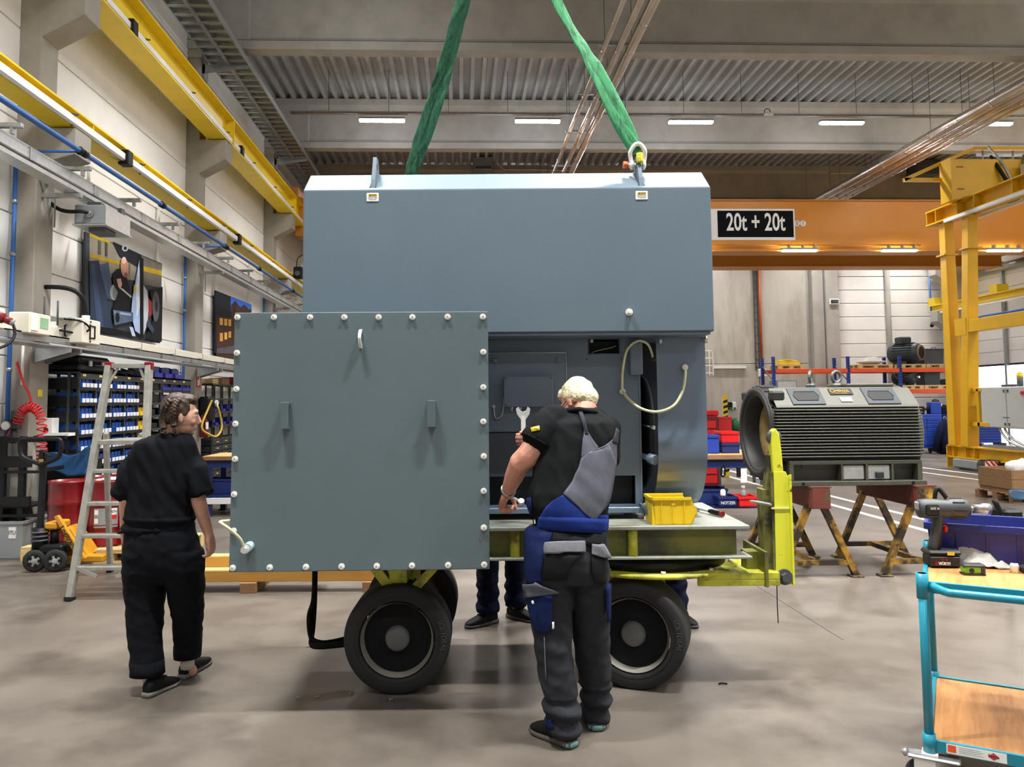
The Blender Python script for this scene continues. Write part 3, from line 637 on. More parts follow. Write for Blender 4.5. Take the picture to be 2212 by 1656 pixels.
part('body', MB().cham((-4.98, RY0-.2, 1.295), (-4.75, RY0-.05, 1.47), .005), 'white', t); part('mark', MB().cyl((-4.83, RY0-.2, 1.33), (-4.83, RY0-.204, 1.33), .035), 'red', t)
part('tray', MB().box((-4.98, RY0-.21, 1.26), (-4.56, RY0-.045, 1.295)), 'white', t)
single('white_roll', MB().cyl((RX1-.1, RY0+5*BAY+.05, 1.7), (RX1-.1, RY0+5*BAY+.38, 1.7), .055), 'white', 'white paper roll on a shelf of the long rack behind the woman', 'roll', (RX1-.1, RY0+5*BAY, 1.645))
# on top of the rack
t = thing('tool_case', 'large black plastic tool case on top of the long rack', 'case', (-4.75, 9.9, 2.02), 'H')
part('lower_shell', MB().cham((-4.98, 9.75, 2.02), (-4.56, 10.55, 2.12), .03), 'black', t); part('lid', MB().cham((-4.99, 9.74, 2.125), (-4.55, 10.56, 2.22), .035), 'black', t)
for y in (9.95, 10.3): part('latch', MB().cham((-4.56, y, 2.09), (-4.535, y+.07, 2.16), .006), 'grey', t)
part('handle', MB().tube([(-4.56, 10.05, 2.1), (-4.5, 10.06, 2.1), (-4.5, 10.24, 2.1), (-4.56, 10.25, 2.1)], .012, 6), 'black', t)
t = thing('cable_heap', 'heap of dark cables lying on the long rack beside the tool case', 'cables', (-4.7, 11.0, 2.02), 'H')
for k in range(5): part('coil', MB().torus((-4.75+.05*k, 10.95+.12*k, 2.04+.01*k), .12, .016, (.1*k, .1, 1)), 'black_soft', t)
for k, (y, lb) in enumerate(((12.0, 'big dark blue bin on top of the long rack, nearest to the ladder'), (12.42, 'big dark blue bin on top of the long rack, in the middle of three'), (12.85, 'big dark blue bin on top of the long rack, farthest from the ladder'))):
    b = bin_(lb, 'bin_dark', .3, .17, .4, 'bin_dark', 'blue bins on top of the rack', (RX1+.02, y, 2.02))
# second rack behind column two
t = thing('storage_rack', 'dark steel rack with drawers behind the second column, beside the grey panel', 'rack', (-4.85, 15.4, 0), 'H')
for i in range(8):
    for x in (-5.02, -4.72): part('post', MB().box((x-.015, 15.42+i*.55-.015, 0), (x+.015, 15.42+i*.55+.015, 2.0)), 'rack', t)
for z in (2.0, 1.72, 1.46, 1.2, .95): part('shelf', MB().box((-5.03, 15.4, z-.03), (-4.71, 19.3, z)), 'rack', t)
for r in range(7):
    for i in range(7):
        d = part('drawer', MB().cham((-5.0, 15.45+i*.55, .1+r*.12), (-4.7, 15.94+i*.55, .205+r*.12), .006), 'rack', t)
        part('drawer_handle', MB().box((-4.7, 15.64+i*.55, .15+r*.12), (-4.685, 15.76+i*.55, .165+r*.12)), 'tag_yellow' if False else bpy.data.materials['tag_yellow'], d)
for k, (y, w, m) in enumerate(((15.5, .35, 'pine'), (16.1, .5, 'old_wood'), (16.9, .3, 'red'), (17.5, .5, 'dark_grey'))):
    single('carton', MB().cham((-5.0, y, 2.0), (-4.74, y+w, 2.0+.1+.03*k), .006), m, ['brown carton', 'dark brown carton', 'red box', 'dark grey box'][k]+' on top of the drawer rack behind the second column', 'box', (-4.87, y, 2.0))
for k in range(10):
    i, r = k % 5, k // 5
    b = b0_ = bin_('x', 'bin_dark', .15, .14, .25, 'bin_dark', 'blue bins in the drawer rack', (-4.7, 15.5+i*.5, (1.46, 1.2)[r])) if k == 0 else dup(b0_, (-4.7, 15.5+i*.5+rnd.uniform(0, .1), (1.46, 1.2, 1.72)[r]))
    b['label'] = 'dark blue bin in the drawer rack behind the second column, %s row, %s bin' % (('upper', 'lower')[r], ON[i]); b['group'] = 'blue bins in the drawer rack'
# on column two: sign, hose holder, extinguisher
t = thing('fire_extinguisher', 'red fire extinguisher on the second column beside the woman', 'extinguisher', (-4.74, 15.0, .98), 'H')
part('cylinder', MB().lathe([(.0, 1.0), (.07, 1.0), (.08, 1.03), (.08, 1.36), (.06, 1.42), (.025, 1.44), (0, 1.44)], (-4.74, 15.0, 0), n=16), 'red', t)
part('valve', MB().cyl((-4.74, 15.0, 1.44), (-4.74, 15.0, 1.5), .02).box((-4.76, 14.9, 1.49), (-4.72, 15.04, 1.51)), 'black', t)
part('label', MB().lathe([(.0812, 1.15), (.0812, 1.28)], (-4.74, 15.0, 0), n=8, a0=-.9, a1=.6), 'white', t); part('hose', MB().tube(spline([(-4.74, 14.95, 1.47), (-4.7, 14.88, 1.4), (-4.68, 14.88, 1.2), (-4.7, 14.9, 1.08)]), .012, 6), 'black', t)
t = thing('fire_sign', 'small red fire sign on the second column', 'sign', (-4.85, 14.95, 1.95), 'H')
part('plate', MB().box((-4.85, 14.88, 1.92), (-4.84, 15.08, 2.26)), 'red_bright', t)
part('pictogram', MB().box((-4.84, 14.91, 1.95), (-4.838, 14.98, 2.06)).box((-4.84, 15.0, 1.97), (-4.838, 15.04, 2.1)).box((-4.84, 14.92, 2.12), (-4.838, 15.05, 2.2)), 'white', t)
t = thing('hose_holder', 'black wall holder with a yellow hose and gauge on the second column', 'hose', (-4.7, 15.1, 1.35), 'H')
part('holder', MB().cham((-4.84, 14.95, 1.3), (-4.62, 15.3, 1.75), .04), 'black', t)
part('gauge', MB().cyl((-4.62, 15.2, 1.62), (-4.56, 15.2, 1.62), .07), 'steel', t); part('gauge_face', MB().cyl((-4.56, 15.2, 1.62), (-4.555, 15.2, 1.62), .06), 'white', t)
part('hose', MB().tube(spline([(-4.55, 15.2, 1.56), (-4.5, 15.3, 1.2), (-4.52, 15.1, 1.02), (-4.6, 14.9, 1.05), (-4.7, 14.75, 1.2), (-4.64, 14.95, 1.55), (-4.6, 15.0, 1.68)]), .02, 8), mat('hose_yellow', '#d8b548', .45), t)
# ------------------------------------------------------------------ near column: regulator, red coil, pipe, sticker
t = thing('air_regulator', 'air regulator with gauge and red coiled hose on the near column', 'air hose', (-4.95, 9.1, 1.3), 'H')
part('regulator', MB().cham((-5.06, 9.04, 1.36), (-4.9, 9.16, 1.44), .01).cyl((-4.96, 9.1, 1.44), (-4.96, 9.1, 1.56), .035).cyl((-4.96, 9.1, 1.2), (-4.96, 9.1, 1.36), .03), 'dark_grey', t)
part('gauge', MB().cyl((-5.0, 9.04, 1.4), (-5.0, 9.0, 1.4), .05), 'steel', t); part('gauge_face', MB().cyl((-5.0, 9.0, 1.4), (-5.0, 8.997, 1.4), .042), 'white', t)
hp = []
c0 = [V((-4.9, 9.05, 1.42)), V((-4.82, 9.0, 1.56)), V((-4.72, 9.0, 1.6)), V((-4.62, 9.0, 1.5)), V((-4.6, 9.0, 1.2)), V((-4.6, 9.0, 1.0))]
cs = spline(c0, 40)
for i in range(len(cs)-1):
    tg = (cs[i+1]-cs[i]).normalized(); u = V((0,1,0)); w = tg.cross(u); a = i*.75
    hp.append(cs[i]+(u*math.cos(a)+w*math.sin(a))*.05)
part('coiled_hose', MB().tube(hp, .008, 6), 'red_bright', t)
part('straight_hose', MB().tube(spline([(-4.9, 9.0, 2.1), (-4.8, 8.98, 1.85), (-4.74, 8.98, 1.75), (-4.72, 9.0, 1.6)]), .014, 8).tube(spline([(-4.98, 9.06, 1.36), (-5.0, 9.0, 1.15), (-4.92, 9.0, .95)]), .008, 6), 'red_bright', t)
part('riser_pipe', MB().cyl((-4.9, 9.12, 1.85), (-4.9, 9.12, 2.3), .016, n=8), 'white', t)
t = thing('sticker', 'small yellow sticky note on the near column', 'sticker', (-4.846, 9.4, 1.7), 'H'); part('paper', MB().box((-4.85, 9.36, 1.72), (-4.846, 9.46, 1.8)), mat('note', '#f0e23c', .6), t)
single('downpipe', MB().cyl((-5.0, 9.02, .1), (-5.0, 9.02, 1.2), .055), 'dark_grey', 'dark vertical pipe stub on the wall behind the black frame cart', 'pipe', (-5.0, 9.02, 0))
# ================================================================== MACHINE (machine frame: x right, y away from the viewer, z up)
mk('paint_hood', '#647480', .5, var=.05, vs=2.2, bump=.05, bs=140, spec=.22)
mk('paint_panel', '#59686d', .36, var=.04, vs=2.5, bump=.05, bs=160, coat=.1)
mk('paint_motor', '#65778a', .33, var=.06, vs=3, bump=.08, bs=90, coat=.15)
mk('inside', '#20262b', .6, var=.15, vs=4)
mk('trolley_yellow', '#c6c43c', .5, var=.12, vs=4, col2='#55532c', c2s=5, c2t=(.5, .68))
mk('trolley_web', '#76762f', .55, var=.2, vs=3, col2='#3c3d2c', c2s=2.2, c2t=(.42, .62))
mk('trolley_pale', '#8d9189', .5, var=.1, vs=6, col2='#6f7050', c2s=6, c2t=(.5, .7))
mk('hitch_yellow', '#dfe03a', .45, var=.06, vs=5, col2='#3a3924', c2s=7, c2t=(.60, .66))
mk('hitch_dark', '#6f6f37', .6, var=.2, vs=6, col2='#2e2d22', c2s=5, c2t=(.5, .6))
mk('cable_green', '#cfd3a8', .4, var=.08, vs=30)
mk('chrome', '#e9eaea', .28, metal=.45, var=.05)
DH = 4.6
mot = thing('electric_motor', 'huge blue-grey electric motor with a box-shaped cooler hood, standing on the yellow trolley', 'motor', (0.0, 5.05, .93), 'M')
def H_(px, py, d=DH): return MD(px, py, d)
# hood: prism in y,z with the chamfered top edge
hl, hr = H_(655, 410).x, H_(1535, 403).x
zb, zt = H_(1300, 717).z, H_(1300, 405).z
zr = MD(1100, 375, DH+.18).z
hp_ = [(DH, zb), (DH, zt), (DH+.18, zr), (5.5, zr), (5.68, zt), (5.68, zb)]
hood = part('cooler_hood', MB().prism(hp_, 0, hl, hr), 'paint_hood', mot, bev=.008)
part('hood_bottom_rim', MB().box((hl+.02, DH+.012, zb-.018), (hr-.02, 5.66, zb-.001)), 'paint_motor', mot, bev=.003)
def lug(px, y0, parent):
    c = MD(px, 405, DH+.03); x = c.x
    pr = [(y0, zt+.0), (y0+.20, zr-.01), (y0+.20, zr+.02), (y0+.17, zr+.07), (y0+.10, zr+.07), (y0+.02, zt+.04)]
    m = MB(); o = part('lifting_lug', m.prism([(a, b) for a, b in [(DH+.015, zt+.0), (DH+.2, zr-.02), (DH+.19, zr+.05), (DH+.15, zr+.085), (DH+.10, zr+.085), (DH+.035, zt+.07)]], 0, x-.012, x+.012), 'paint_hood', parent, bev=.003)
    part('lug_hole', MB().cyl((x-.0125, DH+.125, zr+.03), (x+.0125, DH+.125, zr+.03), .022), 'inside', o)
    part('weld', MB().tube([(x-.016, DH+.02, zt+.012), (x-.016, DH+.19, zr+.0)], .006, 6).tube([(x+.016, DH+.02, zt+.012), (x+.016, DH+.19, zr+.0)], .006, 6), 'paint_hood', o)
    return x
lx0, lx1 = lug(806, DH, mot), lug(1385, DH, mot)
for x in (lx0, lx1):   # rear lugs
    part('lifting_lug', MB().prism([(5.66, zt), (5.5, zr-.02), (5.5, zr+.05), (5.54, zr+.085), (5.6, zr+.085), (5.65, zt+.07)], 0, x-.012, x+.012), 'paint_hood', mot, bev=.003)
def caution(px, py):
    c = MD(px, py, DH); w, h = .036, .026
    o = part('caution_label', MB().cham((c.x-w, DH-.004, c.z-h), (c.x+w, DH+.001, c.z+h), .003), 'white', mot, label='small white caution label with a yellow band')
    part('yellow_band', MB().box((c.x-w+.012, DH-.0055, c.z+.005), (c.x+w-.012, DH-.004, c.z+.019)), mat('caution', '#d8b13a', .5) if 'caution' not in bpy.data.materials else bpy.data.materials['caution'], o)
    part('warning_triangle', MB().prism([(c.x-.02, c.z+.008), (c.x-.012, c.z+.008), (c.x-.016, c.z+.016)], 1, DH-.0065, DH-.0055), 'black', o)
    text('CAUTION', .009, 'black', o, (c.x+.004, DH-.006, c.z+.012), (PI/2, 0, 0), depth=.0006)
    text('DO NOT LIFT HERE', .0062, 'black', o, (c.x, DH-.0048, c.z-.004), (PI/2, 0, 0), depth=.0006)
    text('LIFT MOTOR FRAME', .005, 'black', o, (c.x, DH-.0048, c.z-.013), (PI/2, 0, 0), depth=.0006)
caution(805, 426); caution(1386, 422)
def bolt(x, y, z, r=.012, parent=mot, m='zinc', name='bolt', hx=.012):
    b = MB().cyl((x, y, z), (x, y-.004, z), r*1.25, n=16).cyl((x, y-.004, z), (x, y-.004-hx, z), r*.9, n=6, smooth=False).cyl((x, y-.004-hx, z), (x, y-.006-hx, z), r*.6, n=12)
    return part(name, b, m, parent)
c = MD(1359, 674, DH); bolt(c.x, DH, c.z, .017, mot, 'zinc', 'plug_bolt', .03)
# motor housing under the hood
DM = 4.86
ml, mr = MD(640, 900, DM).x, MD(1381, 900, DM).x
zlo = MD(1200, 1106, DM).z
body = MB()
wx0, wx1 = MD(1272, 745, DM).x, MD(1337, 745, DM).x; wz0, wz1 = MD(1300, 763, DM).z, MD(1300, 726, DM).z
bx0, bx1 = MD(1058, 1060, DM).x, MD(1373, 1060, DM).x; bz0, bz1 = MD(1200, 1090, DM).z, MD(1200, 1028, DM).z
th = .02
# front plate with two openings
for a, b in (((ml, zlo), (mr, bz0)), ((ml, bz0), (bx0, bz1)), ((bx1, bz0), (mr, bz1)), ((ml, bz1), (mr, wz0)), ((ml, wz0), (wx0, wz1)), ((wx1, wz0), (mr, wz1)), ((ml, wz1), (mr, zb-.02))):
    body.box((a[0], DM, a[1]), (b[0], DM+th, b[1]))
body.box((mr-.02, DM+th, zlo), (mr, 5.5, zb-.02)).box((ml, DM+th, zlo), (ml+.02, 5.5, zb-.02)).box((ml, 5.48, zlo), (mr, 5.5, zb-.02)).box((ml, DM, zlo-.005), (mr+.01, 5.5, zlo+.018))
part('stator_frame', body, 'paint_motor', mot)
part('inner_core', MB().box((ml+.03, DM+.12, zlo+.02), (mr-.03, 5.46, zb-.03)), 'inside', mot)
part('bottom_flange', MB().cham((MD(1050, 1000, DM).x, DM-.03, zlo-.004), (mr+.012, DM+.02, zlo+.03), .004), 'paint_motor', mot)
part('side_seam', MB().box((mr-.002, DM-.006, zlo+.03), (mr+.01, DM+.02, zb-.03)), 'paint_motor', mot, bev=.003)
wf = MB(); wf.tube([(wx0-.004, DM-.002, wz0-.004), (wx1+.004, DM-.002, wz0-.004), (wx1+.004, DM-.002, wz1+.004), (wx0-.004, DM-.002, wz1+.004)], .005, 6, closed=True)
wo = part('window_rim', wf, 'paint_motor', mot)
for x in (wx0-.014, wx1+.014):
    for z in (wz0-.035, wz1+.004): part('screw_hole', MB().cyl((x, DM-.001, z), (x, DM+.001, z), .005, n=8), 'inside', wo)
part('inner_wire', MB().tube(bez((wx0+.02, DM+.08, wz0+.005), (wx0+.06, DM+.08, wz0+.03), (wx1-.05, DM+.08, wz0+.03), (wx1-.005, DM+.08, wz0+.05)), .004, 6), 'cable_green', mot)
part('inner_clip', MB().cham((wx0+.014, DM+.05, wz1-.035), (wx0+.034, DM+.09, wz1-.015), .003), 'zinc', mot)
# left cover plate with junction box
px0, px1, pz0, pz1 = MD(1000, 800, DM).x, MD(1222, 800, DM).x, MD(1100, 932, DM).z, MD(1100, 762, DM).z
part('bearing_cover', MB().cham((px0, DM-.03, pz0), (px1, DM-.001, pz1), .006), 'paint_motor', mot)
part('cover_weld', MB().tube([(px0, DM-.032, pz1-.002), (px1, DM-.032, pz1-.002), (px1+.002, DM-.02, pz0+.1)], .005, 6), mat('paint_edge', '#a9bbc9', .3), mot)
part('lower_plate', MB().cham((px0, DM-.012, bz1+.02), (px1+.02, DM-.001, pz0-.004), .004), mat('paint_lower', '#4a525c', .45, var=.1), mot)
for p in ((1071, 779), (1207, 777)):
    c = MD(*p, DM-.03); bolt(c.x, DM-.03, c.z, .015, mot, 'paint_motor', 'cover_bolt', .03)
jx0, jx1, jz0, jz1 = MD(1089, 845, DM-.09).x, MD(1194, 845, DM-.09).x, MD(1140, 877, DM-.09).z, MD(1140, 813, DM-.09).z
jb = part('junction_box', MB().cham((jx0, DM-.08, jz0), (jx1, DM-.03, jz1), .006), 'paint_motor', mot)
part('lid', MB().cham((jx0-.003, DM-.09, jz0-.003), (jx1+.003, DM-.078, jz1+.003), .004), 'paint_motor', jb)
for x in (jx0+.01, jx1-.01):
    for z in (jz0+.01, jz1-.01): part('lid_screw', MB().cyl((x, DM-.09, z), (x, DM-.093, z), .006, n=10), 'dark_grey', jb)
for x, dz in ((jx0+.045, .03), (jx0+.095, .045)): part('cable_gland', MB().cyl((x, DM-.055, jz0), (x, DM-.055, jz0-dz*.5), .012, n=8).cyl((x, DM-.055, jz0-dz*.5), (x, DM-.055, jz0-dz), .008, n=8), 'steel', jb)
part('earth_strap', MB().tube(spline([(jx0-.004, DM-.05, jz0+.05), (jx0-.006, DM-.05, jz0-.01), (jx0-.02, DM-.045, jz0-.06), (jx0-.055, DM-.04, jz0-.07), (jx0-.062, DM-.035, jz0-.02), (jx0-.062, DM-.033, jz0+.0)]), .006, 6).cyl((jx0-.062, DM-.03, jz0+.0), (jx0-.062, DM-.045, jz0+.0), .01, n=8), 'steel', mot)
# bracket box, earth cables, studs
c0, c1 = MD(1361, 809, DM-.05), MD(1387, 738, DM-.05)
part('side_bracket', MB().cham((c0.x, DM-.06, c0.z), (c1.x, DM-.0, c1.z), .006), 'paint_motor', mot)
def E(px, py, d=DM-.06): c = MD(px, py, d); return (c.x, c.y, c.z)
part('earth_boss', MB().cyl(E(1345, 845, DM), E(1345, 845, DM-.035), .018, n=14).cyl(E(1345, 845, DM-.035), E(1345, 845, DM-.05), .012, n=6), 'zinc', mot)
part('earth_cable', MB().tube(spline([E(1344, 842), E(1345, 800, DM-.09), E(1355, 755, DM-.1), E(1378, 736, DM-.1), E(1398, 742, DM-.08), E(1407, 760, DM-.02), E(1410, 775, DM+.03)], 8), .0075, 8), 'cable_green', mot)
DC = 4.76
part('earth_cable', MB().tube(spline([E(1346, 846), E(1358, 862, DM-.1), E(1385, 882, DC-.05), E(1420, 889, DC-.06), E(1455, 876, DC-.06), E(1474, 845, DC-.05), E(1480, 812, DC-.04), E(1480, 796, DC-.03)], 8), .0085, 8), 'cable_green', mot)
part('earth_boss', MB().cyl(E(1480, 793, DC), E(1480, 793, DC-.035), .018, n=14).cyl(E(1480, 793, DC-.035), E(1480, 793, DC-.05), .012, n=6), 'zinc', mot)
part('cable_lug', MB().cyl(E(1407, 775, DM+.02), E(1419, 775, DM+.02), .012, n=8), 'dark_grey', mot)
# curved cover at the right end
cx0, cx1 = MD(1421, 900, DC).x, MD(1527, 900, DC).x
R_ = .40; zc_ = MD(1470, 958, DC).z
pr = [(DC, zb-.02), (DC, zb-.3)]+[(DC+R_-R_*math.cos(a), zc_-R_*math.sin(a)) for a in [PI/2*k/12 for k in range(13)]]
pr += [(DC+R_+.1, zc_-R_)]
cm = MB(); n_ = len(pr)
inn = [(y+.012*math.cos(min(1, max(0, (i-2)/12))*PI/2), z+.012*math.sin(min(1, max(0, (i-2)/12))*PI/2)) for i, (y, z) in enumerate(pr)]
vs = [(x, y, z) for x in (cx0, cx1) for y, z in pr] + [(x, y, z) for x in (cx0, cx1) for y, z in inn]
fs = [(i, i+1, n_+i+1, n_+i) for i in range(n_-1)]
cm.add(vs[:2*n_], fs, True)
cm.add(vs[2*n_:], [tuple(reversed(f)) for f in fs], True)
cm.add([v for i in range(n_) for v in (vs[i], vs[2*n_+i])], [(2*i, 2*i+1, 2*i+3, 2*i+2) for i in range(n_-1)])
cm.add([v for i in range(n_) for v in (vs[n_+i], vs[3*n_+i])], [(2*i, 2*i+2, 2*i+3, 2*i+1) for i in range(n_-1)])
mk('paint_cover', '#66778a', .16, var=.04, vs=2.5, bump=.03, bs=120, coat=.3)
part('end_cover', cm, 'paint_cover', mot)
part('end_shield', MB().lathe([(0, 0), (.36, 0), (.36, .03), (.2, .06), (0, .06)], ((mr+cx0)/2+.02, 5.22, 1.42), axis=(1, 0, 0), n=28).box((mr-.02, 4.95, zlo), (mr+.03, 5.45, zb-.02)), 'inside', mot)
part('end_back', MB().box((mr-.01, 5.3, zlo), (cx1-.02, 5.42, zb-.02)), 'inside', mot)
for px in (1417, 1525): c = MD(px, 725, DC); part('cover_bolt', MB().cyl((c.x+(.02 if px < 1500 else -.01), DC-.03, zb-.06), (c.x+(.02 if px < 1500 else -.01), DC-.03, zb-.02), .012, n=6), 'steel', mot)
c = MD(1400, 918, DM); part('stud', MB().cyl((c.x-.03, DM+.05, c.z), (c.x+.02, DM-.02, c.z-.01), .006, n=8).cyl((c.x+.01, DM-.02, c.z-.01), (c.x+.03, DM-.04, c.z-.015), .012, n=6), 'steel', mot)
c = MD(1400, 990, DM); part('drain_knob', MB().cyl((c.x-.05, DM+.03, c.z+.02), (c.x+.02, DM-.06, c.z), .018, n=12).cyl((c.x+.0, DM-.035, c.z+.005), (c.x+.03, DM-.075, c.z-.005), .03, n=16), 'paint_motor', mot)
part('foot', MB().box((mr-.35, DM+.05, .93), (mr-.1, DM+.3, zlo)).box((ml+.1, DM+.05, .93), (ml+.4, DM+.3, zlo)).box((mr-.35, 5.2, .93), (mr-.1, 5.45, zlo)).box((ml+.1, 5.2, .93), (ml+.4, 5.45, zlo)), 'paint_motor', mot)
c0, c1 = MD(1387, 1090, DM-.1), MD(1405, 1133, DM-.1)
part('brace', MB().prism([(c0.x-.0, c0.z), (c0.x+.012, c0.z), (c1.x+.012, .93), (c1.x-.012, .93)], 1, DM-.14, DM+.02), 'paint_motor', mot)
# terminal box and its bolted cover plate
DT, DB = 4.27, 4.20
def T(px, py): t = (py-672)/(1232-672); return MD(px, py, DT+(DB-DT)*t)
q = [T(507, 675), T(1054, 672), T(1058, 1229), T(494, 1236)]
tb = part('terminal_box', MB().box((q[0].x+.12, DT+.03, q[3].z+.12), (q[1].x-.12, DM+.0, q[0].z-.1)), 'paint_panel', mot)
nrm = (q[1]-q[0]).cross(q[3]-q[0]).normalized(); nrm = nrm if nrm.y < 0 else -nrm
pm_ = MB().add([tuple(p) for p in q]+[tuple(p-nrm*.014) for p in q], [(0,1,2,3) if False else (3,2,1,0), (4,5,6,7), (0,1,5,4), (1,2,6,5), (2,3,7,6), (3,0,4,7)])
cover = part('terminal_cover', pm_, 'paint_panel', mot, bev=.004, label='large square grey cover plate bolted around its edge')
BL = [(513,685),(592,685),(670,685),(744,685),(818,685),(891,685),(967,684),(1043,684),(512,762),(511,840),(509,915),(508,991),(506,1067),(505,1146),(1044,760),(1044,836),(1044,910),(1045,985),(1045,1060),(1045,1139),(503,1226),(583,1225),(661,1224),(738,1223),(814,1222),(890,1221),(968,1220),(1046,1219)]
bm = MB().cyl((0, .0, 0), (0, -.004, 0), .0165, n=18).cyl((0, -.004, 0), (0, -.016, 0), .0125, n=6, smooth=False).cyl((0, -.016, 0), (0, -.0175, 0), .0095, n=14).mesh('cover_bolt'); bm.materials.append(M['zinc'])
mark = MB().box((-.005, -.0182, -.001), (.005, -.0175, .001)).box((-.001, -.0182, -.005), (.001, -.0175, .002)).mesh('head_mark'); mark.materials.append(M['dark_grey'])
FRb = FR[cover.name][1]
for p in BL:
    c = T(*p); a = rnd.uniform(0, 6)
    place(bm, 'cover_bolt', cover, c, (0, a, 0)); place(mark, 'bolt_marking', cover, c, (0, a, 0))
def flatbar(cx, cy, w, hh, dep):
    c = T(cx, cy); y = c.y; x = c.x; z = c.z
    pr = [(y, z+hh), (y-dep, z+hh), (y-dep, z-hh), (y, z-hh), (y, z-hh+.008), (y-dep+.008, z-hh+.008), (y-dep+.008, z+hh-.008), (y, z+hh-.008)]
    part('grip', MB().prism(pr, 0, x-w, x+w), 'paint_panel', cover, bev=.003)
flatbar(620, 897, .022, .07, .06); flatbar(933, 893, .022, .07, .06)
c = T(780, 731); x, y, z = c
arc = [(y, z+.05), (y-.025, z+.045), (y-.05, z+.025), (y-.062, z), (y-.05, z-.025), (y-.02, z-.05), (y, z-.055)]
eye = MB(); hole = [(y-.006-.0, z+.03), (y-.022, z+.028), (y-.036, z+.014), (y-.042, z), (y-.036, z-.014), (y-.02, z-.03), (y-.006, z-.034)]
va = [(xx, *p) for xx in (x-.007, x+.007) for p in arc]; vh = [(xx, *p) for xx in (x-.007, x+.007) for p in hole]
vs = va+vh; k = 7
eye.add(vs, [(i, i+1, 14+i+1, 14+i) for i in range(6)]+[(7+i, 14+7+i, 14+7+i+1, 7+i+1) for i in range(6)]+[(i, 7+i, 7+i+1, i+1) for i in range(6)]+[(14+i, 14+i+1, 21+i+1, 21+i) for i in range(6)]+[(0, 14, 21, 7), (6, 13, 27, 20)])
part('lifting_eye', eye, 'zinc', cover)
c = T(541, 1178); x, y, z = c
part('earth_boss', MB().cyl((x, y, z), (x-.005, y-.05, z-.003), .024, n=18), mat('boss_blue', '#b4cfd6', .35), cover)
part('earth_bolt', MB().cyl((x-.012, y-.05, z-.01), (x-.014, y-.075, z-.011), .017, n=6, smooth=False).cyl((x-.01, y-.048, z-.01), (x-.011, y-.055, z-.01), .022, n=14), 'chrome', cover)
a = [(x-.015, y-.055, z-.002), (x-.03, y-.08, z+.05), (x-.075, y-.1, z+.1), (x-.12, y-.09, z+.128), (x-.14, y-.05, z+.132), (x-.11, y+.03, z+.125)]
part('earth_cable', MB().tube(spline(a, 8), .0075, 8), 'cable_green', cover)
# ------------------------------------------------------------------ trolley
tr = thing('transport_trolley', 'low yellow steel trolley on four solid rubber wheels under the big motor', 'trolley', (.1, 5.05, 0), 'M')
DD = 4.56
zd = MD(1300, 1137, DD).z
xl_, xr_ = -1.25, MD(1620, 1137, DD).x
xw = MD(1592, 1170, DD+.06).x
part('deck', MB().cham((xl_, DD, zd-.022), (xr_, 5.58, zd), .004), 'trolley_pale', tr)
zf = MD(1300, 1204, DD).z
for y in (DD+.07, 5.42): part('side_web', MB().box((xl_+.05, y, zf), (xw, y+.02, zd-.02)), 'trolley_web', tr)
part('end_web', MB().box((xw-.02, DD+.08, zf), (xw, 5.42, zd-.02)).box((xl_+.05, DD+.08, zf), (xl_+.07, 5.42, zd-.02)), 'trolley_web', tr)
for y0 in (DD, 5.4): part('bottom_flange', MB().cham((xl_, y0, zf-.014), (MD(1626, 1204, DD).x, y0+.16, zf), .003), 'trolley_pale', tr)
for px in (700, 905, 1112, 1368): c = MD(px, 1170, DD+.03); part('post', MB().cyl((c.x, DD+.045, zf), (c.x, DD+.045, zd-.02), .028, n=16), 'trolley_yellow', tr)
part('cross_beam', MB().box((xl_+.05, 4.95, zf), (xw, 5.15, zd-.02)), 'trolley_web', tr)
# fixed axle at the left
wlc = MD(857, 1389, 4.55); wrc = MD(1366, 1386, 4.60)
ax = wlc.x
for y in (DD+.05, 5.36):
    part('axle_post', MB().box((ax-.05, y, .60), (ax+.05, y+.2, zf-.014)), 'trolley_yellow', tr)
    for s_, (a0, a1, b0, b1) in ((0, (-.20, -.14, -.01, -.08)), (1, (.28, .22, .06, .13))):
        part('axle_strut', MB().prism([(ax+a0, zf-.014), (ax+a1, zf-.014), (ax+b0, .57), (ax+b1, .57)], 1, y, y+.03), 'trolley_yellow', tr)
        part('axle_strut', MB().prism([(ax+a0*.6, zf-.014), (ax+a1*.6, zf-.014), (ax+b0*.5, .57), (ax+b1*.5, .57)], 1, y+.12, y+.15), 'trolley_yellow', tr)
part('axle', MB().cyl((ax, 4.7, .3), (ax, 5.42, .3), .05), 'dark_grey', tr)
part('axle_beam', MB().box((ax-.07, 4.86, .25), (ax+.07, 5.28, .56)), 'trolley_yellow', tr)
# turntable and steered axle at the right
sx = MD(1400, 1225, 5.05).x
part('turntable_ring', MB().lathe([(.40, .648), (.47, .648), (.47, .715), (.40, .715), (.40, .648)], (sx, 5.07, 0), n=48), 'black', tr)
part('turntable_plate', MB().lathe([(0, .625), (.55, .625), (.55, .645), (0, .645)], (sx, 5.07, 0), n=56), 'trolley_yellow', tr)
for k in range(10): a = 2*PI*k/10+.3; part('ring_bolt', MB().cyl((sx+.5*math.cos(a), 5.07+.5*math.sin(a), .645), (sx+.5*math.cos(a), 5.07+.5*math.sin(a), .66), .014, n=6), 'zinc', tr)
part('steering_axle', MB().box((sx-.12, 4.85, .25), (sx+.06, 5.3, .625)), 'trolley_yellow', tr)
tx0, tx1 = sx+.2, MD(1668, 1240, 4.75).x
part('drawbar_tongue', MB().box((tx0, 4.62, .60), (tx1, 5.05, .64)).box((tx0, 4.62, .565), (tx1, 4.64, .60)), 'trolley_yellow', tr, bev=.004)
part('tongue_rib', MB().box((tx1-.09, 4.60, .56), (tx1-.07, 5.0, .76)).box((tx1-.16, 4.72, .64), (tx1-.06, 4.82, .74)), 'trolley_web', tr, bev=.004)
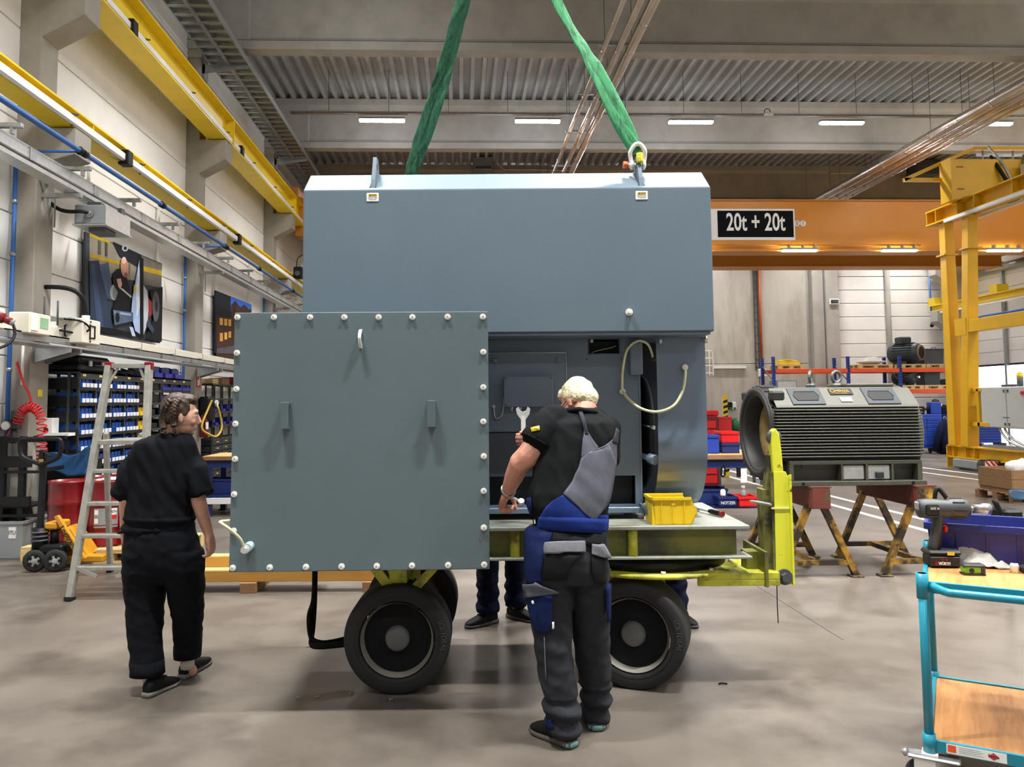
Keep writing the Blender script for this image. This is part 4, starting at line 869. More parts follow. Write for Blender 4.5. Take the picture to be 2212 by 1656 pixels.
# raised drawbar
hx, hy = MD(1688, 1200, 4.7).x, 4.7
drawbar = part('drawbar', MB().prism([(hx-.045, .56), (hx+.05, .56), (hx+.045, 1.17), (hx+.03, 1.205), (hx-.04, 1.205)], 1, hy-.03, hy-.015), 'hitch_yellow', tr, bev=.003)
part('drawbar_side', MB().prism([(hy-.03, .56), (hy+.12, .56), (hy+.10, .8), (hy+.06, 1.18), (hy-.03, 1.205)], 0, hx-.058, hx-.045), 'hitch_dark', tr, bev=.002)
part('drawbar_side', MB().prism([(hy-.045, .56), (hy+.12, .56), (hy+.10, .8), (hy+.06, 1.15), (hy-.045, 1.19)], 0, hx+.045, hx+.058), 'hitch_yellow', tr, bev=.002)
part('drawbar_head', MB().prism([(hx-.04, 1.15), (hx+.022, 1.15), (hx+.012, 1.33), (hx+.002, 1.42), (hx-.018, 1.455), (hx-.04, 1.44), (hx-.048, 1.36)], 1, hy-.028, hy+.03), 'hitch_yellow', tr, bev=.006)
part('drawbar_eye', MB().torus((hx-.022, hy+.0, 1.40), .03, .016, (0, 1, 0), n=18), 'dark_grey', tr)
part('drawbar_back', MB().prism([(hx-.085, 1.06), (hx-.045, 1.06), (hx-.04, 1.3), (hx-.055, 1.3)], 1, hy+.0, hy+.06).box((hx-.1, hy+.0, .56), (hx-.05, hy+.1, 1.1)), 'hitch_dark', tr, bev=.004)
part('band', MB().box((hx-.06, hy-.036, .99), (hx+.062, hy-.02, 1.0)).box((hx-.06, hy-.036, .62), (hx+.062, hy-.02, .63)), mat('pale_yellow', '#e9e79a', .5), tr)
part('ring_handle', MB().torus((hx-.11, hy+.0, 1.02), .055, .009, (.2, .1, 1), n=22), 'trolley_pale', tr)
part('pivot_pin', MB().cyl((hx, hy-.03, .605), (hx, hy-.045, .605), .045, n=20).cyl((hx, hy-.045, .605), (hx, hy-.08, .605), .028, n=6, smooth=False), 'dark_grey', tr)
# wheels
mk('rim', '#a39f94', .35, metal=.3, var=.15, vs=8); mk('tyre_letter', '#4d4d4e', .6, var=.1)
def wheel(x, y, yaw, out, label=None):
    w = part('wheel', MB().lathe([(.205, .0), (.205, .03), (.19, .05), (.19, .20), (.05, .20), (.05, .05)], (0, 0, 0), axis=(0, 1, 0), n=40), 'rim', tr)
    FR[w.name] = ('L', V((0, 0, 0)))
    w.location = V((x, y, .3))-FR[tr.name][1]; w.rotation_euler = (0, 0, yaw if out < 0 else yaw+PI)
    for v in w.data.vertices: v.co += FR[tr.name][1]
    part('tyre', MB().lathe([(.212, .02), (.212, .005), (.222, .0), (.284, .0), (.296, .008), (.30, .022), (.30, .235), (.295, .25), (.212, .25), (.212, .02)], axis=(0, 1, 0), n=64), 'rubber', w)
    part('tyre_groove', MB().lathe([(.2345, -.0006), (.236, -.0018), (.2375, -.0006)], axis=(0, 1, 0), n=56), 'black', w)
    part('disc', MB().lathe([(0, .045), (.07, .045), (.085, .055), (.176, .062), (.186, .05), (.19, .055), (.19, .08), (0, .08)], axis=(0, 1, 0), n=44), 'black_soft', w)
    part('hub_cap', MB().lathe([(0, .012), (.05, .013), (.066, .02), (.071, .05)], axis=(0, 1, 0), n=28), mat('hub', '#5b5b5b', .5) if 'hub' not in bpy.data.materials else bpy.data.materials['hub'], w)
    # raised lettering around the side wall
    for side, wd in ((-.05, '·SOLIDEAL·'),):
        for i, ch in enumerate(wd):
            a = side-.42+i*.085; r = .262
            o = text(ch, .036, 'tyre_letter', w, (r*math.cos(-a)*1.0, -.0015, r*math.sin(-a)), (PI/2, 0, 0), depth=.003, name='lettering')
            o.rotation_euler = Matrix(((math.sin(a), 0, 0), (0, 1, 0), (0, 0, 1))).to_euler() if False else (Matrix.Rotation(PI/2+a, 3, 'Y') @ Matrix.Rotation(PI/2, 3, 'X')).to_euler()
    return w
wheel(wlc.x, 4.55, 0, -1)
wheel(wrc.x-.0, 4.60, math.radians(-20), -1)
wheel(wlc.x, 5.62, 0, 1)
wheel(wrc.x+.10, 5.58, math.radians(-20), 1)
# black strap hanging under the deck
t = thing('lashing_strap', 'black lashing strap hanging under the trolley beside the front left wheel', 'strap', (-1.0, 4.9, 0), 'M')
P_ = lambda px, py, d: tuple(MD(px, py, d))
part('webbing', MB().tube(spline([P_(680, 1200, 4.95), P_(678, 1290, 4.95), P_(668, 1330, 4.95), P_(672, 1375, 4.9), P_(690, 1388, 4.86), P_(720, 1386, 4.9), P_(760, 1376, 4.95)]), .021, 10, flat=.75), 'black_soft', t)
part('webbing', MB().tube(spline([P_(682, 1200, 4.97), P_(680, 1300, 4.97), P_(676, 1360, 4.95), P_(672, 1390, 4.86), P_(690, 1395, 4.83), P_(720, 1393, 4.85), P_(770, 1388, 4.9)]), .02, 10, flat=.7), 'black_soft', t)
# ------------------------------------------------------------------ slings and shackle
mk('sling', '#2a8450', .7, var=.18, vs=9, col2='#1d5c38', c2s=5, c2t=(.52, .62), bump=.7, bs=26, stretch=(5, 5, .45)); mk('sling_shaded', '#1f5a3c', .75, var=.2, vs=9, col2='#123b26', c2s=5, c2t=(.52, .62), bump=.7, bs=26, stretch=(5, 5, .45))  # second green is the same sling with shade painted into its colour
top = MD(1077, -230, 5.1)
def sling(name, label, end, m, tw, seed, stop=1.0):
    t = thing(name, label, 'sling', tuple(end), 'M'); a = V(end); b = V(top); d = (b-a); L_ = d.length; d.normalize()
    u = d.cross(V((0, 1, 0))).normalized(); w = d.cross(u)
    r = random.Random(seed)
    for k, (o0, o1, rr) in enumerate(((-1, 1, 0), (1, -1, .6))):
        mb = MB(); N = 60; n = 14; vs = []
        for i in range(N+1):
            s = i/N; wd = .033+.010*math.sin(s*7+rr*4)+.012*s; th = .012+.004*math.sin(s*11+k)
            off = .024*(o0*(1-s)+o0*s)*math.cos(s*tw+.0)*(min(1, s*6+.2)); dep = .018*o0*math.sin(s*tw)
            ang = .35*math.sin(s*9+k*2+seed)+s*tw*.35
            c = a+d*(s*L_*stop)+u*off+w*dep
            for q in range(n):
                an = 2*PI*q/n; x = wd*math.cos(an)*(1+.10*math.sin(3*an+s*14)); y = th*math.sin(an)*(1+.55*math.sin(5*an+s*26+k))+.004*math.sin(s*60+4*math.cos(an)+k*2)*(1+math.sin(s*23))
                vs.append(c+(u*math.cos(ang)+w*math.sin(ang))*x+(w*math.cos(ang)-u*math.sin(ang))*y)
        mb.add(vs, [(i*n+q, i*n+(q+1) % n, (i+1)*n+(q+1) % n, (i+1)*n+q) for i in range(N) for q in range(n)]+[tuple(reversed(range(n)))], True)
        part('strand', mb, m, t)
    return t
e1 = V((lx1, DH+.125, zr+.115))
sling('lifting_sling', 'green round sling going up from the shackle on the right lug of the hood', e1, 'sling', 2.6, 3)
e2 = MD(886, 383, 5.58); e2 = V((lx0+.0, 5.57, zr+.06))
s2 = sling('lifting_sling', 'green round sling coloured as in shade going down behind the hood to a rear lug', MD(886, 380, 5.57), 'sling_shaded', 1.8, 8)
t = thing('shackle', 'steel bow shackle with orange pin and yellow tape on the hood', 'shackle', (lx1, DH+.125, zr), 'M')
cz = zr+.03
bow = [(lx1-.035, DH+.125, cz), (lx1-.042, DH+.12, cz+.045), (lx1-.045, DH+.11, cz+.075), (lx1-.02, DH+.10, cz+.115), (lx1+.012, DH+.10, cz+.12), (lx1+.04, DH+.105, cz+.085), (lx1+.042, DH+.12, cz+.045), (lx1+.035, DH+.125, cz)]
part('bow', MB().tube(spline(bow, 6), .013, 10), 'zinc', t)
part('pin', MB().cyl((lx1-.075, DH+.125, cz), (lx1+.05, DH+.125, cz), .013, n=12), 'zinc', t)
part('pin_head', MB().cyl((lx1-.088, DH+.12, cz), (lx1-.06, DH+.12, cz), .022, n=6), mat('pin_orange', '#d8693c', .5), t)
for s_ in (-.035, .035): part('bow_end', MB().torus((lx1+s_, DH+.125, cz), .02, .011, (1, 0, 0), n=14), 'zinc', t)
part('tape', MB().tube(spline([(lx1+.002, DH+.07, cz+.055), (lx1+.004, DH+.07, cz+.0)], 5), [.02]*5+[.021], 10), mat('tape_yellow', '#d8d030', .5, var=.5, vs=60), t)
# ------------------------------------------------------------------ things lying on the deck
def big_bin(label, m, x0, x1, y0, y1, z, h, op):
    """stacking bin open towards +x"""
    b = thing('stacking_bin', label, 'bin', ((x0+x1)/2, (y0+y1)/2, z), 'M')
    L_ = x1-x0; pr = [(x0+.02, z), (x1-.035, z), (x1, z+h*.42), (x1, z+h*.5), (x1-L_*.13, z+h*.93), (x0, z+h*.93)]
    for y in (y0, y1-.006): part('side_wall', MB().prism(pr, 1, y, y+.006), m, b)
    part('base', MB().box((x0+.02, y0, z), (x1-.035, y1, z+.006)).box((x0+.0, y0, z), (x0+.02, y1, z+h*.93)), m, b)
    part('front_lip', MB().prism([(x1-.035, z), (x1, z+h*.42), (x1-.006, z+h*.44), (x1-.041, z)], 1, y0, y1), m, b)
    part('rim', MB().box((x0-.008, y0-.008, z+h*.9), (x1-L_*.13, y0+.006, z+h)).box((x0-.008, y1-.006, z+h*.9), (x1-L_*.13, y1+.008, z+h)).box((x0-.008, y0-.008, z+h*.9), (x0+.006, y1+.008, z+h)), m, b)
    for f in (.22, .5, .78): part('rib', MB().box((x0+L_*f*.9, y0-.005, z+.01), (x0+L_*f*.9+.004, y0, z+h*.9)), m, b)
    part('grip_notch', MB().cham((x0+L_*.42, y0-.004, z+h*.72), (x0+L_*.52, y0, z+h*.8), .002), m, b)
    return b
b0, b1 = MD(1409, 1130, DD+.04), MD(1507, 1130, DD+.04)
big_bin('yellow stacking bin on the trolley deck under the curved cover', 'bin_yellow', b0.x, b1.x, DD+.04, DD+.24, zd, .155, 1)
t = thing('ratchet', 'ratchet with black and red handle lying on the trolley deck right of the yellow bin', 'tool', tuple(MZ(1530, 1105, zd)), 'M')
p0, p1 = MZ(1505, 1097, zd+.02), MZ(1560, 1110, zd+.02); d = p1-p0
part('shaft', MB().cyl(p0, p0+d*.55, .008).cyl(p0+V((0,0,-.015)), p0+V((0,0,.02)), .02, n=14), 'chrome', t)
part('grip', MB().tube([p0+d*.5, p0+d*.6, p0+d*.9, p1], [.011, .016, .016, .013], 10), 'black', t); part('grip_end', MB().cyl(p0+d*.94, p1+d*.02, .0165), 'red', t)
for k, (px, py) in enumerate(((1397, 1122), (1410, 1126))): c = MZ(px, py, zd); single('hex_nut', MB().cyl(c, c+V((0, 0, .02)), .016, n=6, smooth=False).cyl(c, c+V((0, 0, .045)), .008, n=10), 'zinc', ['loose bolt on the deck left of the yellow bin, by the brace', 'loose bolt on the deck touching the yellow bin'][k], 'bolt', tuple(c), 'M')
# ================================================================== PEOPLE
from mathutils import noise as NZ
from mathutils.bvhtree import BVHTree
def proj(p, frame='M'):
    w = (RMi @ V(p) if frame == 'M' else V(p))-O; c = CR.transposed() @ w
    return CX+F*c.x/-c.z, CY-F*c.y/-c.z
def fuse(mb, vox, it=3, fold=None, fac=.5):
    """union of closed shapes as one smooth skin"""
    me = mb.mesh('tmp'); o = bpy.data.objects.new('tmp', me); COL.objects.link(o)
    r = o.modifiers.new('r', 'REMESH'); r.mode = 'VOXEL'; r.voxel_size = vox; r.use_smooth_shade = True
    if it: s = o.modifiers.new('s', 'SMOOTH'); s.iterations = it; s.factor = fac
    out = bpy.data.meshes.new_from_object(o.evaluated_get(bpy.context.evaluated_depsgraph_get()))
    bpy.data.objects.remove(o); bpy.data.meshes.remove(me)
    if fold:
        co = [v.co.copy() for v in out.vertices]; no = [v.normal.copy() for v in out.vertices]
        for v, c, n in zip(out.vertices, co, no): v.co = c+n*fold(c)
    out.polygons.foreach_set('use_smooth', [True]*len(out.polygons)); out.update(); return out
def folds(a, fx, fy, fz, sd=0., shear=0.):
    def f(c):
        p = V((c.x*fx+sd+c.z*shear, c.y*fy-sd, c.z*fz)); n = NZ.noise(p); n2 = NZ.noise(p*2.3+V((5, 1, 2)))
        return a*((1-abs(n)*2.2)*.8+n2*.5)
    return f
def pmesh(name, me, m, parent, bev=0., label=None):
    b = FR[parent.name][1]; me.transform(Matrix.Translation(-b)); me.name = name
    o = bpy.data.objects.new(name, me); COL.objects.link(o); o.parent = parent; FR[o.name] = FR[parent.name]
    me.materials.clear(); me.materials.append(M[m] if isinstance(m, str) else m)
    return setp(o, label)
def bvh_of(me): return BVHTree.FromPolygons([v.co.copy() for v in me.vertices], [tuple(p.vertices) for p in me.polygons])
def drape(bvh, rows, nu, off, dguess, nv=2):
    """cloth panel laid on a garment: rows of ((x,y),(x,y)) edge points traced on the garment, smoothed and offset"""
    rr = []
    for i in range(len(rows)-1):
        for k in range(nv):
            t = k/nv; rr.append([tuple(rows[i][e][q]*(1-t)+rows[i+1][e][q]*t for q in (0, 1)) for e in (0, 1)])
    rr.append(rows[-1]); pts = []; o = RM @ V((0, 0, 0))+V((0, 0, HC))
    for a, b in rr:
        for k in range(nu+1):
            t = k/nu; px, py = a[0]*(1-t)+b[0]*t, a[1]*(1-t)+b[1]*t
            d = (RM @ ray(px, py)).normalized(); hit = bvh.ray_cast(O, d)
            if hit[0] is None:
                g = O+d*(dguess/d.y); h = bvh.find_nearest(g); p, n = h[0], h[1]
            else: p, n = hit[0], hit[1]
            pts.append(p+n*off)
    m = MB(); w = nu+1
    m.add(pts, [(i*w+k, i*w+k+1, (i+1)*w+k+1, (i+1)*w+k) for i in range(len(rr)-1) for k in range(nu)], True)
    return m
def solid(o, th):
    s = o.modifiers.new('s', 'SOLIDIFY'); s.thickness = th; s.offset = 0; return o
def ring_loft(mb, rows, n=20, sq=2.3):
    """closed loft of horizontal super-elliptic sections: (px_left, px_right, py, depth, thickness)"""
    vs = []
    for (xl, xr, y, d, th) in rows:
        a, b = MD(xl, y, d), MD(xr, y, d); c = (a+b)/2; rx = (b.x-a.x)/2
        for k in range(n):
            t = 2*PI*k/n; ct, st = math.cos(t), math.sin(t)
            vs.append((c.x+rx*math.copysign(abs(ct)**(2/sq), ct), c.y+th/2*math.copysign(abs(st)**(2/sq), st), c.z))
    m = len(rows); dn = vs[0][2] > vs[-1][2]
    fs = [(i*n+k, i*n+(k+1) % n, (i+1)*n+(k+1) % n, (i+1)*n+k) for i in range(m-1) for k in range(n)]
    fs += [tuple(reversed(range(n))), tuple((m-1)*n+k for k in range(n))]
    if dn: fs = [tuple(reversed(f)) for f in fs]
    return mb.add(vs, fs, True)
def limb(mb, pts, rad, n=14):
    P = [V(p) for p in pts]; mb.tube(P, list(rad), n)
    for p, r in zip(P, rad): mb.ell(p, r, 12, 8)
    return mb
def head(mb, c, R, s=1.0, female=False):
    c = V(c); E_ = lambda p, r, q=None: mb.ell(c+R @ (V(p)*s), tuple(x*s for x in r), 16, 11, R if q is None else R @ q)
    E_((0, -.012, .035), (.074, .094, .088)); E_((0, .03, -.01), (.068, .066, .085)); E_((0, .035, -.055), (.056, .058, .062)); E_((0, .068, -.092), (.026, .024, .022))
    E_((0, .075, .03), (.05, .022, .02)); E_((.035, .058, -.03), (.026, .03, .026)); E_((-.035, .058, -.03), (.026, .03, .026))
    mb.tube([c+R @ (V(p)*s) for p in ((0, .088, .02), (0, .102, -.005), (0, .115, -.03), (0, .098, -.04))], [.009*s, .011*s, .014*s, .010*s], 8)
    E_((0, .088, -.058), (.022, .012, .007)); E_((0, .087, -.069), (.019, .012, .008))
    for sx in (-1, 1):
        E_((sx*.073, -.004, -.005), (.011, .020, .032), Matrix.Rotation(sx*.3, 3, 'Z')); E_((sx*.076, -.002, -.03), (.008, .011, .012))
    return mb
def eyes(t, c, R, s=1.0, iris='#4a5b66'):
    c = V(c)
    for sx in (-1, 1):
        e = part('eye', MB().ell(c+R @ (V((sx*.031, .076, .006))*s), .0115*s, 12, 8), 'white', t)
        part('iris', MB().ell(c+R @ (V((sx*.031, .0835, .006))*s), (.006*s, .006*s, .006*s), 10, 6), 'black', e)
    return t
def hand(mb, w, d, nrm, side, curl=(.5, .6, .5), s=1.0, spread=.16, thumb=.6):
    """wrist w, direction d of the fingers, palm normal nrm (points out of the palm), side = direction of the thumb"""
    w, d, nrm = V(w), V(d).normalized(), V(nrm).normalized(); sd = (V(side)-d*V(side).dot(d)).normalized(); nrm = sd.cross(d) if sd.cross(d).dot(nrm) > 0 else d.cross(sd)
    P = lambda a, b, c: w+d*(a*s)+sd*(b*s)+nrm*(c*s)
    for b in (-.026, -.009, .009, .026): mb.tube([P(-.01, b*.6, 0), P(.03, b, 0), P(.085, b*1.05, .0)], [.017*s, .0165*s, .0125*s], 10)
    mb.ell(P(.03, .026, .012), .018*s, 10, 7)
    for i, (b, L_, r) in enumerate(((.027, .072, .0095), (.009, .080, .0098), (-.010, .074, .0092), (-.028, .058, .0082))):
        p = P(.085, b, 0); a = 0; pts = [p-d*(.02*s), p]; lean = d+sd*(b*spread/.03)
        lean.normalize()
        for f, cu in zip((.45, .32, .23), curl):
            a += cu; p = p+(lean*math.cos(a)+nrm*math.sin(a))*(L_*f*s); pts.append(p)
        mb.tube(pts, [r*s*1.02, r*s*1.05, r*s, r*s*.95, r*s*.82], 10); mb.ell(pts[-1], r*s*.82, 8, 6)
    q = [P(.015, .022, .008), P(.04, .044, .02), P(.068, .048, .02+.03*thumb), P(.09, .040, .02+.055*thumb)]
    mb.tube(q, [.015*s, .0125*s, .0108*s, .009*s], 10); mb.ell(q[-1], .009*s, 8, 6)
    return mb
mk('skin', '#d3a18a', .5, var=.08, vs=18, bump=.06, bs=200)
mk('skin_red', '#d69a84', .5, var=.1, vs=14, bump=.08, bs=200)
mk('hair_brown', '#38271a', .55, var=.35, vs=30, bump=.6, bs=60, stretch=(1, 1, .35))
mk('hair_blond', '#e4d9b4', .6, var=.28, vs=40, bump=.7, bs=90)
mk('cloth_black', '#0f1116', .9, var=.15, vs=60, bump=.12, bs=300, spec=.15)
mk('pants_black', '#101218', .9, var=.15, vs=60, bump=.12, bs=300, spec=.15)
mk('polo', '#0e1012', .9, var=.12, vs=60, bump=.12, bs=300, spec=.15)
mk('work_grey', '#2b2d32', .9, var=.12, vs=40, bump=.15, bs=300, spec=.15)
mk('work_light', '#565862', .9, var=.1, vs=30, bump=.15, bs=300, spec=.15)
mk('work_flap', '#6c6e75', .8, var=.15, vs=25, bump=.2, bs=200, spec=.15)
mk('work_blue', '#13204a', .85, var=.12, vs=40, bump=.15, bs=300, spec=.15)
mk('work_blue_bright', '#1a2f73', .85, var=.12, vs=40, bump=.15, bs=300, spec=.15)
mk('sole', '#74716a', .6, var=.2, vs=30); mk('shoe_black', '#0f0f11', .7, var=.15, vs=30, bump=.1, bs=150, spec=.25); mk('sock', '#cfc9bb', .8)
mk('navy_cloth', '#10152c', .9, var=.15, vs=40, bump=.12, bs=300, spec=.15)
def shoe(t, heel, toe, s=1.0, sole='sole', accent=None, lift=0.):
    """heel and toe on the floor"""
    h, q = V(heel), V(toe); f = (q-h); L_ = f.length; f.normalize(); x = V((f.y, -f.x, 0)).normalized(); u = x.cross(f); u = u if u.z > 0 else -u
    P = lambda a, b, c: h+f*(a*L_)+x*(b*s)+u*(c*s)
    def sec(a, w, z0, z1, n=14, pw=2.6):
        r = []
        for k in range(n):
            t_ = 2*PI*k/n; ct, st = math.cos(t_), math.sin(t_)
            r.append(P(a, w*math.copysign(abs(ct)**(2/pw), ct), (z0+z1)/2+(z1-z0)/2*math.copysign(abs(st)**(2/pw), st)))
        return r
    def lo(secs):
        n = len(secs[0]); vs = [p for s_ in secs for p in s_]; m = len(secs)
        return MB().add(vs, [(i*n+k, (i+1)*n+k, (i+1)*n+(k+1) % n, i*n+(k+1) % n) for i in range(m-1) for k in range(n)]+[tuple(range(n)), tuple(reversed([(m-1)*n+k for k in range(n)]))], True)
    up = lo([sec(.01, .026, .012, .07), sec(.06, .036, .012, .095), sec(.2, .039, .012, .105), sec(.34, .04, .012, .10), sec(.5, .042, .012, .085), sec(.68, .046, .012, .066), sec(.84, .043, .012, .052), sec(.95, .03, .012, .04), sec(.995, .014, .014, .03)])
    b = part('shoe', up, 'shoe_black', t, sub=1)
    so = lo([sec(-.01, .026, 0, .03, pw=4), sec(.06, .04, 0, .032, pw=4), sec(.3, .039, .0, .026, pw=4), sec(.5, .043, 0, .024, pw=4), sec(.7, .049, 0, .022, pw=4), (sec(.86, .045, 0, .022, pw=4)), sec(.97, .03, .004, .022, pw=4), sec(1.015, .012, .008, .022, pw=4)])
    part('sole', so, sole, b)
    if accent: part('heel_cup', lo([sec(-.015, .022, .006, .026, pw=4), sec(.03, .037, .006, .027, pw=4), sec(.09, .0412, .006, .026, pw=4)]), accent, b)
    part('lacing', MB().tube([P(.36, .02, .1), P(.42, -.02, .096), P(.46, .02, .091), P(.52, -.02, .086), P(.58, .018, .08)], .004, 6), 'dark_grey', b)
    return b
def collar_ring(c, r, th, tilt=None): return MB().torus(c, r, th, tilt or (0, 0, 1), n=22, m=8)
# ------------------------------------------------------------------ the woman walking away at the left
WD = 4.72
w = thing('person', 'woman in black t-shirt and trousers with braided brown hair, walking away', 'person', (-1.84, WD, 0), 'M')
hf = MZ(313, 1508, 0); tf = MZ(366, 1480, 0); hr_ = MZ(392, 1468, 0.0); tr_ = MZ(432, 1440, 0.0)
Rw = Matrix.Rotation(-math.radians(62), 3, 'Z') @ Matrix.Rotation(-.12, 3, 'X')       # face turned to the right
hc = MD(390, 897, WD)
b_ = MB(); head(b_, hc, Rw, 1.0)
ne = MD(368, 948, WD-.0)
b_.tube([hc+Rw @ V((0, -.03, -.05)), ne, ne+V((-.005, 0, -.08))], [.05, .052, .07], 14)
Lsh, Rsh = MD(304, 1000, WD), MD(410, 1000, WD)
b_.ell(MD(352, 1040, WD), (.15, .09, .2)); b_.ell(MD(353, 1170, WD), (.16, .11, .14)); limb(b_, [Lsh, MD(355, 985, WD), Rsh], [.035, .06, .035])
Lel, Rel = MD(273, 1085, WD-.02), MD(430, 1085, WD-.03)
Lwr, Rwr = MD(271, 1160, WD+.10), MD(452, 1156, WD+.02)
limb(b_, [Lsh, MD(284, 1045, WD), Lel, Lwr], [.035, .045, .042, .028]); limb(b_, [Rsh, MD(424, 1045, WD-.02), Rel, (Rel+Rwr)/2, Rwr], [.035, .046, .043, .037, .027])
hand(b_, Lwr, (0, .15, -1), (1, .2, 0), (0, 1, 0), (.5, .6, .5), .92)
hand(b_, Rwr, (.14, .10, -1), (-.9, .2, 0), (.2, 1, .0), (.6, .7, .6), 1.02)
for hp, kn, an in ((MD(318, 1190, WD), MD(315, 1330, WD-.03), MD(322, 1470, WD-.1)), (MD(398, 1190, WD), MD(402, 1310, WD+.06), MD(402, 1430, WD+.14))):
    limb(b_, [hp, kn, an, an+V((.02, .03, -.06))], [.075, .055, .035, .035])
pmesh('body', fuse(b_, .0055, 2), 'skin', w)
eyes(w, hc, Rw)
# hair with two braids
hb = MB(); E_ = lambda p, r: hb.ell(hc+Rw @ V(p), r, 16, 11, Rw)
E_((0, -.026, .042), (.083, .094, .092)); E_((0, -.054, .0), (.072, .056, .068)); E_((.062, -.02, .025), (.024, .052, .045)); E_((-.062, -.02, .025), (.024, .052, .045)); E_((0, .03, .092), (.06, .055, .04))
def strands(c):
    l = Rw.transposed() @ (c-hc); return .0022*math.sin(l.x*260+4*math.sin(l.z*30))*(.6+.4*NZ.noise(c*25))+.003*NZ.noise(c*40)
hair = pmesh('hair', fuse(hb, .005, 3, strands), 'hair_brown', w)
hbv = BVHTree.FromPolygons([v.co+FR[w.name][1] for v in hair.data.vertices], [tuple(p.vertices) for p in hair.data.polygons])
def on_hair(px, py, dx=0.):
    d = (RM @ ray(px, py)).normalized(); h = hbv.ray_cast(O, d)
    return (h[0] if h[0] is not None else MD(px, py, WD-.07))-d*.006
for line, end in (([(386, 862), (380, 870), (375, 882), (374, 896), (375, 908)], [(376, 919), (377, 930), (379, 938)]), ([(366, 864), (358, 876), (353, 890), (351, 904), (352, 914)], [(354, 924), (356, 934), (357, 940)])):
    bm_ = MB(); cs = spline([on_hair(*p) for p in line]+[MD(*end[0], WD-.085)], 4)
    for i, p in enumerate(cs):
        rt = Matrix.Rotation(.7 if i % 2 else -.7, 3, 'Y'); bm_.ell(p+V((.008 if i % 2 else -.008, 0, 0)), (.0155, .014, .0095), 10, 7, rt)
    bd_ = pmesh('braid', fuse(bm_, .0035, 1), 'hair_brown', w); e = cs[-1]
    part('hair_tie', MB().torus(e, .010, .006, n=12, m=6), 'black', bd_)
    part('tuft', MB().tube([e]+[MD(*q, WD-.085) for q in end[1:]], [.009, .012, .003], 8), 'hair_brown', bd_)
# t-shirt
sh = MB()
ring_loft(sh, [(345, 402, 938, WD, .13), (322, 414, 944, WD, .16), (292, 424, 958, WD, .2), (282, 430, 985, WD, .23), (282, 432, 1020, WD, .25), (283, 424, 1060, WD, .26), (281, 414, 1095, WD, .27), (274, 414, 1120, WD, .29), (272, 417, 1140, WD, .3)])
limb(sh, [MD(312, 974, WD), MD(283, 1015, WD-.01), MD(270, 1058, WD-.02)], [.048, .062, .062]); sh.tube([MD(283, 1015, WD-.01), MD(267, 1072, WD-.02)], [.062, .067], 16)
limb(sh, [MD(402, 976, WD), MD(424, 1018, WD-.02)], [.05, .062]); sh.tube([MD(422, 1010, WD-.02), MD(436, 1068, WD-.03)], [.061, .066], 16)
fs_ = folds(.016, 11, 9, 4., 2., 5.)
shirt = fuse(sh, .009, 5, lambda c: fs_(c)+(.010*math.sin(c.z*85+6*c.x) if c.z < .97 else 0))
pmesh('t_shirt', shirt, 'cloth_black', w)
part('collar', MB().tube([MD(345, 941, WD-.06), MD(372, 946, WD-.085), MD(398, 943, WD-.05), MD(404, 940, WD+.02)], .008, 8), 'cloth_black', w)
# trousers
pt = MB()
ring_loft(pt, [(279, 414, 1120, WD, .25), (273, 420, 1150, WD, .30), (271, 428, 1180, WD, .335), (271, 434, 1210, WD, .33), (273, 437, 1235, WD, .29), (280, 432, 1250, WD, .22), (300, 410, 1258, WD, .12)])
ring_loft(pt, [(273, 360, 1190, WD, .31), (272, 358, 1225, WD, .30), (273, 354, 1265, WD, .255), (276, 350, 1320, WD-.02, .21), (281, 347, 1380, WD-.05, .18), (284, 350, 1430, WD-.08, .17), (284, 352, 1453, WD-.1, .17)])
ring_loft(pt, [(348, 434, 1190, WD, .31), (352, 438, 1225, WD, .30), (364, 438, 1265, WD+.02, .25), (372, 437, 1310, WD+.05, .2), (376, 435, 1350, WD+.09, .175), (379, 433, 1390, WD+.13, .165), (379, 430, 1416, WD+.15, .165)])
fp = folds(.007, 10, 8, 12, 4., 3.)
pmesh('trousers', fuse(pt, .009, 9, fp), 'pants_black', w)
for a in ([(284, 352, 1424, WD-.08, .178), (284, 353, 1442, WD-.09, .182), (283, 354, 1455, WD-.1, .178)], [(377, 434, 1392, WD+.13, .172), (377, 433, 1406, WD+.14, .176), (378, 432, 1418, WD+.15, .172)]):
    m = MB(); ring_loft(m, a); part('turn_up', m, 'pants_black', w)
shoe(w, hf, tf+V((.03, .05, 0)), .95); shoe(w, hr_, tr_+V((.02, .1, 0)), .95)
for p in (MD(325, 1462, WD-.09), MD(405, 1424, WD+.14)): part('sock', MB().cyl(p+V((0, 0, -.05)), p+V((0, 0, .03)), .04, n=14), 'sock', w)
part('wristband', MB().torus(Lwr+V((0, -.01, .03)), .036, .010, (0, .2, 1), n=20), 'black', w)
# ------------------------------------------------------------------ the man with the spanner
MDp = 3.98
m_ = thing('person', 'man in black polo and grey-blue bib overalls with short blond hair, bending towards the motor', 'person', (.42, MDp, 0), 'M')
D_ = lambda px, py, d=MDp: MD(px, py, d)
mhc = D_(1249, 869, 4.30)
Rm = Matrix.Rotation(math.radians(46), 3, 'Z') @ Matrix.Rotation(-math.radians(40), 3, 'X') @ Matrix.Rotation(math.radians(10), 3, 'Y')
mb_ = MB(); head(mb_, mhc, Rm, 1.03)
nk = D_(1258, 915, 4.2)
mb_.tube([mhc+Rm @ V((0, -.035, -.05)), nk, nk+V((0, .0, -.1))], [.06, .062, .07], 14)
lsh, rsh = D_(1192, 922, 4.11), D_(1305, 945, 4.16)
mb_.ell(D_(1243, 1000, 4.08), (.16, .11, .2)); mb_.ell(D_(1228, 1130, 4.02), (.16, .12, .15)); limb(mb_, [lsh, D_(1250, 940, 4.12), rsh], [.058, .07, .055])
